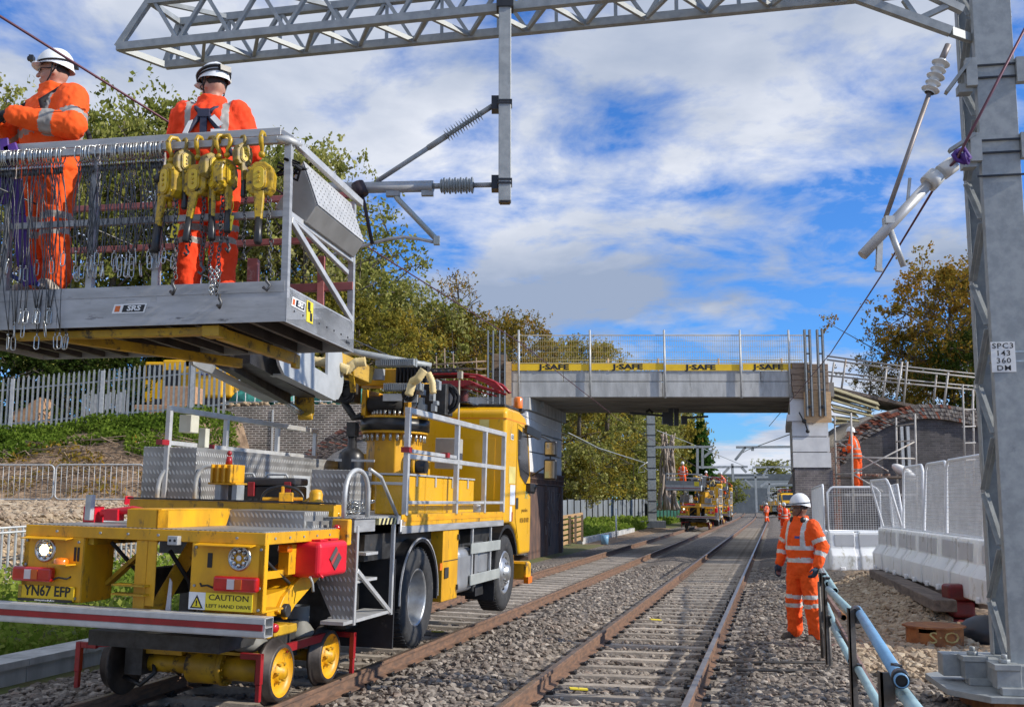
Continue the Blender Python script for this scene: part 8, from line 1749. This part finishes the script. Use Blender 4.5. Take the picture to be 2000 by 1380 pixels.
# ============================================================ TREES AND PLANTS
def leaf_mat(name, cols, tr=.35):
    m = bpy.data.materials.new(name); m.use_nodes = True; t = m.node_tree; t.nodes.clear(); o = t.nodes.new('ShaderNodeOutputMaterial'); gi = t.nodes.new('ShaderNodeNewGeometry'); r = t.nodes.new('ShaderNodeValToRGB'); e = r.color_ramp.elements
    e[0].color = (*cols[0], 1); e[1].color = (*cols[-1], 1)
    for i, c in enumerate(cols[1:-1]): k = e.new((i+1)/(len(cols)-1)); k.color = (*c, 1)
    oi = t.nodes.new('ShaderNodeTexCoord'); n = t.nodes.new('ShaderNodeTexNoise'); n.inputs['Scale'].default_value = .55; n.inputs['Detail'].default_value = 3; t.links.new(oi.outputs['Object'], n.inputs[0])
    a = t.nodes.new('ShaderNodeMath'); a.operation = 'MULTIPLY_ADD'; a.inputs[1].default_value = .55; t.links.new(gi.outputs['Random Per Island'], a.inputs[0])
    b = t.nodes.new('ShaderNodeMapRange'); b.inputs[1].default_value = .3; b.inputs[2].default_value = .7; b.inputs[3].default_value = 0; b.inputs[4].default_value = .45; t.links.new(n.outputs[0], b.inputs[0]); ob = t.nodes.new('ShaderNodeObjectInfo'); a2 = t.nodes.new('ShaderNodeMath'); a2.operation = 'MULTIPLY_ADD'; a2.inputs[1].default_value = .38; t.links.new(ob.outputs['Random'], a2.inputs[0]); a3 = t.nodes.new('ShaderNodeMath'); a3.operation = 'SUBTRACT'; a3.inputs[1].default_value = .17; t.links.new(b.outputs[0], a.inputs[2]); t.links.new(a.outputs[0], a2.inputs[2]); t.links.new(a2.outputs[0], a3.inputs[0]); t.links.new(a3.outputs[0], r.inputs[0])
    d = t.nodes.new('ShaderNodeBsdfDiffuse'); tl = t.nodes.new('ShaderNodeBsdfTranslucent'); mx_ = t.nodes.new('ShaderNodeMixShader'); mx_.inputs[0].default_value = tr; 
    t.links.new(r.outputs[0], d.inputs[0]); t.links.new(r.outputs[0], tl.inputs[0]); t.links.new(d.outputs[0], mx_.inputs[1]); t.links.new(tl.outputs[0], mx_.inputs[2]); t.links.new(mx_.outputs[0], o.inputs[0])
    return m
LM = {'green': leaf_mat('olive_green_leaves', [(.09, .11, .022), (.19, .21, .045), (.30, .30, .08), (.46, .43, .18)]),
      'yellow': leaf_mat('yellow_green_leaves', [(.09, .10, .02), (.21, .19, .035), (.34, .27, .045), (.48, .35, .06)]),
      'orange': leaf_mat('orange_brown_leaves', [(.07, .075, .018), (.16, .15, .03), (.30, .20, .035), (.42, .22, .04)]),
      'dark': leaf_mat('dark_green_leaves', [(.018, .035, .008), (.04, .065, .014), (.07, .10, .02), (.12, .13, .03)]),
      'conifer': leaf_mat('conifer_needles', [(.02, .05, .012), (.04, .09, .018), (.06, .13, .025), (.09, .17, .03)]),
      'grass': leaf_mat('grass_blades', [(.08, .14, .015), (.13, .22, .025), (.20, .28, .04), (.30, .30, .09)], .45),
      'weed': leaf_mat('nettle_leaves', [(.07, .12, .016), (.13, .20, .026), (.22, .30, .045), (.34, .38, .09)], .45)}
BARK = mat('bark', (.16, .13, .10), (.08, .065, .05), .95, scale=8); BARKP = mat('pale_bark', (.40, .33, .27), (.26, .20, .16), .9, scale=3, stretch=(4, 4, .6))
def leaves_mesh(name, C, size, rg, m, asp=1.6, up=0.):
    n = len(C); ax = rg.normal(0, 1, (n, 3)); ax /= np.linalg.norm(ax, axis=1)[:, None]; b = rg.normal(0, 1, (n, 3)); b[:, 2] += up; b -= ax*(ax*b).sum(1)[:, None]; b /= np.linalg.norm(b, axis=1)[:, None]+1e-9
    s = size*rg.uniform(.45, 1.5, (n, 1)); V = np.stack([C-b*s*asp*.5, C+ax*s*.5, C+b*s*asp*.5, C-ax*s*.5], 1).reshape(-1, 3)
    me = bpy.data.meshes.new(name); me.vertices.add(n*4); me.vertices.foreach_set('co', V.reshape(-1).astype('f')); me.loops.add(n*4); me.loops.foreach_set('vertex_index', np.arange(n*4, dtype='i')); me.polygons.add(n); me.polygons.foreach_set('loop_start', np.arange(0, n*4, 4, dtype='i')); me.update(calc_edges=True); me.materials.append(m); return me
def tree_meshes(h, r, n, size, kind, seed, crown0=.22, nb=26, sparse=.55, shape=1.0, trunk_r=.22, bark=None):
    rg = np.random.default_rng(seed); e = MB(); tips = []
    tk = [Vector((0, 0, 0))]
    for k in range(1, 7): tk.append(tk[-1]+Vector((rg.normal(0, .12), rg.normal(0, .12), h*.9/6)))
    e.tube(tk, [trunk_r*(1-.14*k) for k in range(7)], 8)
    for i in range(nb):
        f = crown0+(1-crown0)*(i+.5)/nb; zf = f*6*.98; k = min(5, int(zf)); b0 = tk[k].lerp(tk[k+1], zf-k); a = i*2.4+rg.uniform(-.5, .5)
        prof = math.sin(math.pi*min(1, max(.06, (f-crown0)/(1-crown0)*.86+.12)))**shape; ln = r*prof*rg.uniform(.65, 1.15)+.3
        d = Vector((math.cos(a), math.sin(a), rg.uniform(.15, .75))); p1_ = b0+d*ln*.5; p2_ = p1_+Vector((d.x, d.y, d.z*.5))*ln*.5; e.tube([b0, p1_, p2_], [trunk_r*.32*(1-f*.6), trunk_r*.18*(1-f*.5), .02], 5, caps=False)
        for j in range(4): 
            t_ = rg.uniform(.35, 1.05); c = b0+(p2_-b0)*t_; q = c+Vector(rg.normal(0, ln*.24, 3)); e.tube([c, q], [.03, .012], 4, caps=False); tips.append(q)
        tips.append(p2_)
    tips = np.array([tuple(t) for t in tips]); idx = rg.integers(0, len(tips), n); sg = rg.uniform(.12, sparse+.30, (len(tips), 1)); off = np.clip(rg.normal(0, 1, (n, 3)), -1.7, 1.7)*sg[idx]; off[:, 2] *= .75
    m6 = n//7+1; C = (tips[idx]+off)[:m6]; C = np.repeat(C, 7, 0)[:n]; C = C+rg.normal(0, .085+.03*(size > .15), C.shape); C = C[C[:, 2] > h*.06]; tr = e.mesh('trunk'); tr.materials.append(bark or BARK); return tr, leaves_mesh('crown', C, size, rg, LM[kind])
def place_tree(tm, label, x, y, z, s, rz, group, name='tree', cat='tree', sxy=1.):
    t = thing(name, label, cat, (x, y, z), rz, group); t.scale = (s*sxy, s*sxy, s)
    for nm, me in (('trunk', tm[0]), ('crown', tm[1])): o = bpy.data.objects.new(nm, me); COL.objects.link(o); o.parent = t
    return t
TG = [tree_meshes(11, 3.4, 16000, .11, 'green', 31, nb=38, sparse=.38), tree_meshes(11, 3.0, 12500, .105, 'green', 32, sparse=.28, nb=40)]; TY_ = [tree_meshes(10, 2.8, 15000, .105, 'yellow', 33), tree_meshes(9, 2.6, 12000, .10, 'yellow', 34, sparse=.35)]
TO_ = [tree_meshes(9, 3.6, 17000, .10, 'orange', 35, sparse=.35, nb=34)]; TDk = [tree_meshes(8, 4.0, 17000, .13, 'dark', 36, crown0=.08)]
TW = tree_meshes(9, 1.9, 1500, .09, 'orange', 37, sparse=.3, nb=34); TFar = tree_meshes(12, 4.0, 12000, .22, 'green', 38, sparse=.9); TFarY = tree_meshes(12, 3.6, 12000, .20, 'yellow', 39, sparse=.8)
TLow = tree_meshes(10, 3.2, 17000, .12, 'yellow', 40, crown0=.05, nb=34); TLowG = tree_meshes(10, 3.4, 18000, .12, 'green', 41, crown0=.05, nb=34)
def tops(tm_h, u, vtop, vbase, Y):    # scale and foot so that the crown ends at vtop
    a, b = at(u, vtop, Y), at(u, vbase, Y); return b.x, b.z, (a.z-b.z)/tm_h
lt = [(TG[0], 11, -20, 135, 860, 40, 'green'), (TG[0], 11, 110, 185, 860, 44, 'green'), (TG[1], 11, 205, 150, 860, 42, 'green'), (TG[0], 11, 330, 140, 860, 46, 'green'), (TG[1], 11, 430, 190, 850, 43, 'green'), (TG[0], 11, 520, 235, 850, 50, 'green'), (TG[1], 11, 585, 225, 850, 44, 'green'),
      (TG[0], 11, 640, 345, 840, 46, 'green'), (TG[1], 11, 700, 460, 840, 52, 'green'), (TLow, 10, 640, 520, 850, 42, 'yellow'), (TLow, 10, 710, 560, 850, 44, 'yellow'), (TLowG, 10, 785, 535, 850, 52, 'green'), (TLow, 10, 760, 590, 850, 47, 'yellow'), (TLowG, 10, 850, 575, 850, 56, 'green'),
      (TO_[0], 9, 885, 590, 850, 54, 'yellow'), (TW, 9, 900, 490, 840, 56, 'bare'), (TY_[1], 9, 935, 620, 850, 60, 'yellow'), (TO_[0], 9, 1000, 605, 850, 58, 'yellow'), (TW, 9, 985, 570, 840, 60, 'bare'), (TY_[1], 9, 1060, 645, 840, 62, 'yellow'), (TY_[0], 10, 1130, 640, 850, 66, 'yellow'), (TY_[1], 9, 1185, 650, 840, 68, 'yellow')]
nm_ = {'green': 'olive green tree', 'yellow': 'yellow green autumn tree', 'bare': 'nearly bare reddish brown tree'}
wh = ['at the far left edge behind the palisade fence', 'behind the left worker in the cage', 'between the two workers in the cage, tallest at the left', 'directly behind the red orange back of the right cage worker', 'above the yellow hoists, just right of the cage worker', 'behind the corner of the cage rail', 'rising highest just right of the cage', 'behind the perforated box of the cage', 'left of the horizontal wire arm',
      'low behind the end plate of the cage', 'just right of the cage end plate', 'dense, right of the hanging wire arm', 'low above the grey boom tube', 'dark and dense above the truck turret', 'above the red pantograph', 'with bare tips above the red pantograph', 'left of the bridge clamps', 'behind the left bridge clamps', 'with bare tips behind the left clamps', 'behind the left end of the mesh screen', 'behind the middle of the left mesh screen', 'rightmost of those behind the mesh screen']
for i, ((tm, hh, u, vt, vb, Y, kd), w__) in enumerate(zip(lt, wh)):
    x, z, s = tops(hh, u, vt, vb, Y); place_tree(tm, nm_[kd]+' '+w__, x, Y, z, s*.97, i*1.3, 'trees behind the left bank', sxy=.8 if s > 1.1 else 1.0)
for i, (u, vt, Y, w__) in enumerate(((20, 640, 35, 'leftmost'), (130, 640, 36.5, 'second from the left'), (195, 650, 44, 'third from the left'), (330, 690, 54, 'behind the excavator'))):
    x, z, s = tops(8, u, vt, 850, Y); place_tree(TDk[0], 'dark leafy bush behind the palisade fence, '+w__, x, Y, z, s*1.0, i*1.1, 'dark bushes behind the palisade', 'bush', 'bush', 1.25)
# beyond the bridge, left of the line
for i, (tm, hh, u, vt, vb, Y, w__) in enumerate(((TLowG, 10, 1105, 690, 985, 70, 'against the left bridge pier'), (TLow, 10, 1150, 730, 985, 78, 'yellowest, second from the left pier'), (TLowG, 10, 1180, 700, 985, 84, 'third from the left pier'), (TLow, 10, 1130, 860, 985, 69, 'low and yellow above the grey fence'), (TLowG, 10, 1215, 720, 985, 90, 'dark, left of the tall far mast'), (TLowG, 10, 1250, 740, 985, 97, 'touching the left side of the tall far mast'),
                                                 (TLow, 10, 1250, 860, 985, 93, 'low behind the grey fence at the tall far mast'), (TFarY, 12, 1300, 765, 985, 110, 'just right of the tall far mast'), (TFarY, 12, 1345, 800, 990, 116, 'above the first far lorry'))):
    x, z, s = tops(hh, u, vt, vb, Y); place_tree(tm, 'bushy autumn tree beyond the bridge, '+w__, x, Y, z-.6, s, i*.9, 'trees beyond the bridge', sxy=1.0 if Y < 100 else .8)
# conifer
def conifer(seed, h, r, n):
    rg = np.random.default_rng(seed); f = rg.random(n)**.75; tier = (f*13) % 1; rad = r*(1-f)*(.55+.55*(1-tier))*np.sqrt(rg.random(n)); a = rg.random(n)*6.283
    C = np.stack([rad*np.cos(a), rad*np.sin(a), h*(.03+.97*f)-.12*rad], 1); e = MB(); e.tube([(0, 0, 0), (0, 0, h)], [.25, .02], 6); t = e.mesh('trunk'); t.materials.append(BARK); return t, leaves_mesh('crown', C, .34, rg, LM['conifer'], 2.2)
CF = conifer(5, 14, 3.4, 9000)
for u, vt, Y, lab in ((1372, 800, 112, 'dark green conifer with jagged edge against the sky gap, right one'), (1348, 788, 120, 'dark green conifer behind the first, left one')):
    x, z, s = tops(14, u, vt, 992, Y); place_tree(CF, lab, x, Y, z, s, .4, 'conifers beyond the bridge', 'conifer', 'conifer tree', .95)
# the pale many-stemmed trunk clump
t = thing('ivy_trunk', 'pale pinkish brown clump of bare stems right of the tall far mast', 'tree', atz(1305, 1000, .5)); b = at(1305, 985, 82); e = MB(); rg = np.random.default_rng(3)
for k in range(26):
    x0 = rg.uniform(-.75, .75); pts = []
    for j in range(8): f = j/7; pts.append((b.x+x0*(1.15-.55*math.sin(f*2.2))+.14*math.sin(f*7+k)+rg.normal(0, .05), 82+rg.uniform(-.4, .4), b.z-.4+f*rg.uniform(4.8, 6.2)))
    e.tube(pts, [rg.uniform(.07, .16)*(1-.5*j/7) for j in range(8)], 6)
e.build('stems', [BARKP], t, world=True)
x, z, s = tops(12, 1512, 896, 990, 230); place_tree(TFar, 'lone far tree rising above the distant bridge', x, 230, z, s, 1., None, sxy=1.3)
for i, (u, vt, Y, w__) in enumerate(((1545, 955, 215, 'left'), (1560, 940, 240, 'right'), (1400, 925, 150, 'middle'), (1425, 935, 170, 'next to it'))):
    x, z, s = tops(12, u, vt, 1000, Y); place_tree((TFarY if i < 2 else TFar), 'small far tree '+('seen through the arch of the distant bridge, ' if i < 2 else 'behind the far lorries, ')+w__, x, Y, z, s, i, None, sxy=1.4)
# right-hand trees
for i, (tm, hh, u, vt, vb, Y, sx_, w__) in enumerate(((TO_[0], 9, 1870, 500, 860, 46, .9, 'orange and green autumn tree, largest of those behind the arch, touching the mast'), (TO_[0], 9, 1775, 625, 860, 48, .85, 'orange brown tree behind the middle of the brick arch'), (TDk[0], 8, 1890, 640, 830, 45, .8, 'dark green bush under the autumn tree at the mast'), (TY_[0], 10, 1800, 690, 830, 50, .9, 'yellow green bush behind the ramp rails'),
                                                      (TO_[0], 9, 1985, 480, 860, 50, .9, 'orange tree at the right edge, seen past the big mast'), (TW, 9, 1700, 700, 840, 47, 1.2, 'thin bare reddish tree at the left end of the ramp rails'))):
    x, z, s = tops(hh, u, vt, vb, Y); place_tree(tm, w__, x, Y, z, s, i*1.7, 'trees behind the brick arch', sxy=sx_)
# grass and weeds
def scatter(name, n, fn, size, kind, seed, label, up=1.5, asp=2.2, hz=.12):
    rg = np.random.default_rng(seed); C = []
    while len(C) < n:
        p = fn(rg)
        if p is None: continue
        C.append((p[0], p[1], p[2]+rg.random()**1.5*hz))
    o = link(leaves_mesh(name, np.array(C), size, rg, LM[kind], asp, up), name, []); return tag(o, label, kind, kind='stuff')
def ditch(rg):
    q, s = rg.uniform(-12.2, -8.25), rg.uniform(6, 24); c = noise.noise(Vector((q*1.2, s*.8, 1))); return T(q, s, gheight(q, s)+max(0, c)*.35*(1 if q < -8.9 else .2))
scatter('ditch_weeds', 26000, ditch, .06, 'weed', 51, 'green nettles and ivy filling the ditch beside the cable trough', .6, 1.4, .42)
def edge(rg):
    q, s = rg.uniform(-9.0, -8.1), rg.uniform(5, 26); return T(q, s, gheight(q, s))
scatter('edge_grass', 7000, edge, .045, 'grass', 52, 'short grass along the cable trough', 3, 4, .12)
def bankf(rg):
    x, y = rg.uniform(-18, -8.6), rg.uniform(28.4, 33.0); c = noise.noise(Vector((x*.55, y*.9, 4)))+.5*noise.noise(Vector((x*1.8, y*2, 4)))
    if y < 29.5+c*1.5 or c < -.36: return None
    q, s = w2t((x, y)); return (x, y, gheight(q, s)-.05+max(0, c)*.25)
scatter('bank_weeds', 42000, bankf, .065, 'weed', 53, 'green weeds and ivy over the upper part of the left bank', .6, 1.4, .30)
def bank2(rg):
    x, y = rg.uniform(-18, -7.2), rg.uniform(27.2, 30.0); c = noise.noise(Vector((x*.7, y*.9, 14)))
    if c < .02: return None
    q, s = w2t((x, y)); return (x, y, gheight(q, s))
scatter('bank_scrub', 2600, bank2, .05, 'orange', 54, 'dry brownish scrub on the cut face of the left bank', 1, 2.5, .22)
e = MB()
for k in range(420):
    x, y = rng.uniform(-17, -7.5), rng.uniform(27.4, 30.2); q, s = w2t((x, y)); z = gheight(q, s); e.tube([(x, y, z), (x+rng.normal(0, .25), y-.1, z+rng.uniform(.0, .25)), (x+rng.normal(0, .5), y-.15, z+rng.uniform(-.2, .15))], .012, 4)
tag(e.build('dry_roots', [mat('dry_root', (.30, .22, .15), None, .9)]), 'dry roots and twigs sticking out of the cut face of the left bank', 'roots', kind='stuff')
def verge(rg):
    q, s = rg.uniform(-13, -8.9), rg.uniform(47, 100); return T(q, s, gheight(q, s)+.1*noise.noise(Vector((q, s, 0))))
scatter('verge_grass', 12000, verge, .16, 'weed', 55, 'rough green grass in front of the grey and green fences beyond the bridge', 1.5, 2, .45)
def verge2(rg):
    q, s = rg.uniform(-9, -7.2), rg.uniform(100, 180); return T(q-.00014*(s-95)**2, s, 0.0)
scatter('far_verge_grass', 3000, verge2, .5, 'weed', 56, 'bright green grass verge beside the second far lorry', 1, 1.5, .8)
print('OBJECTS', len(bpy.data.objects))
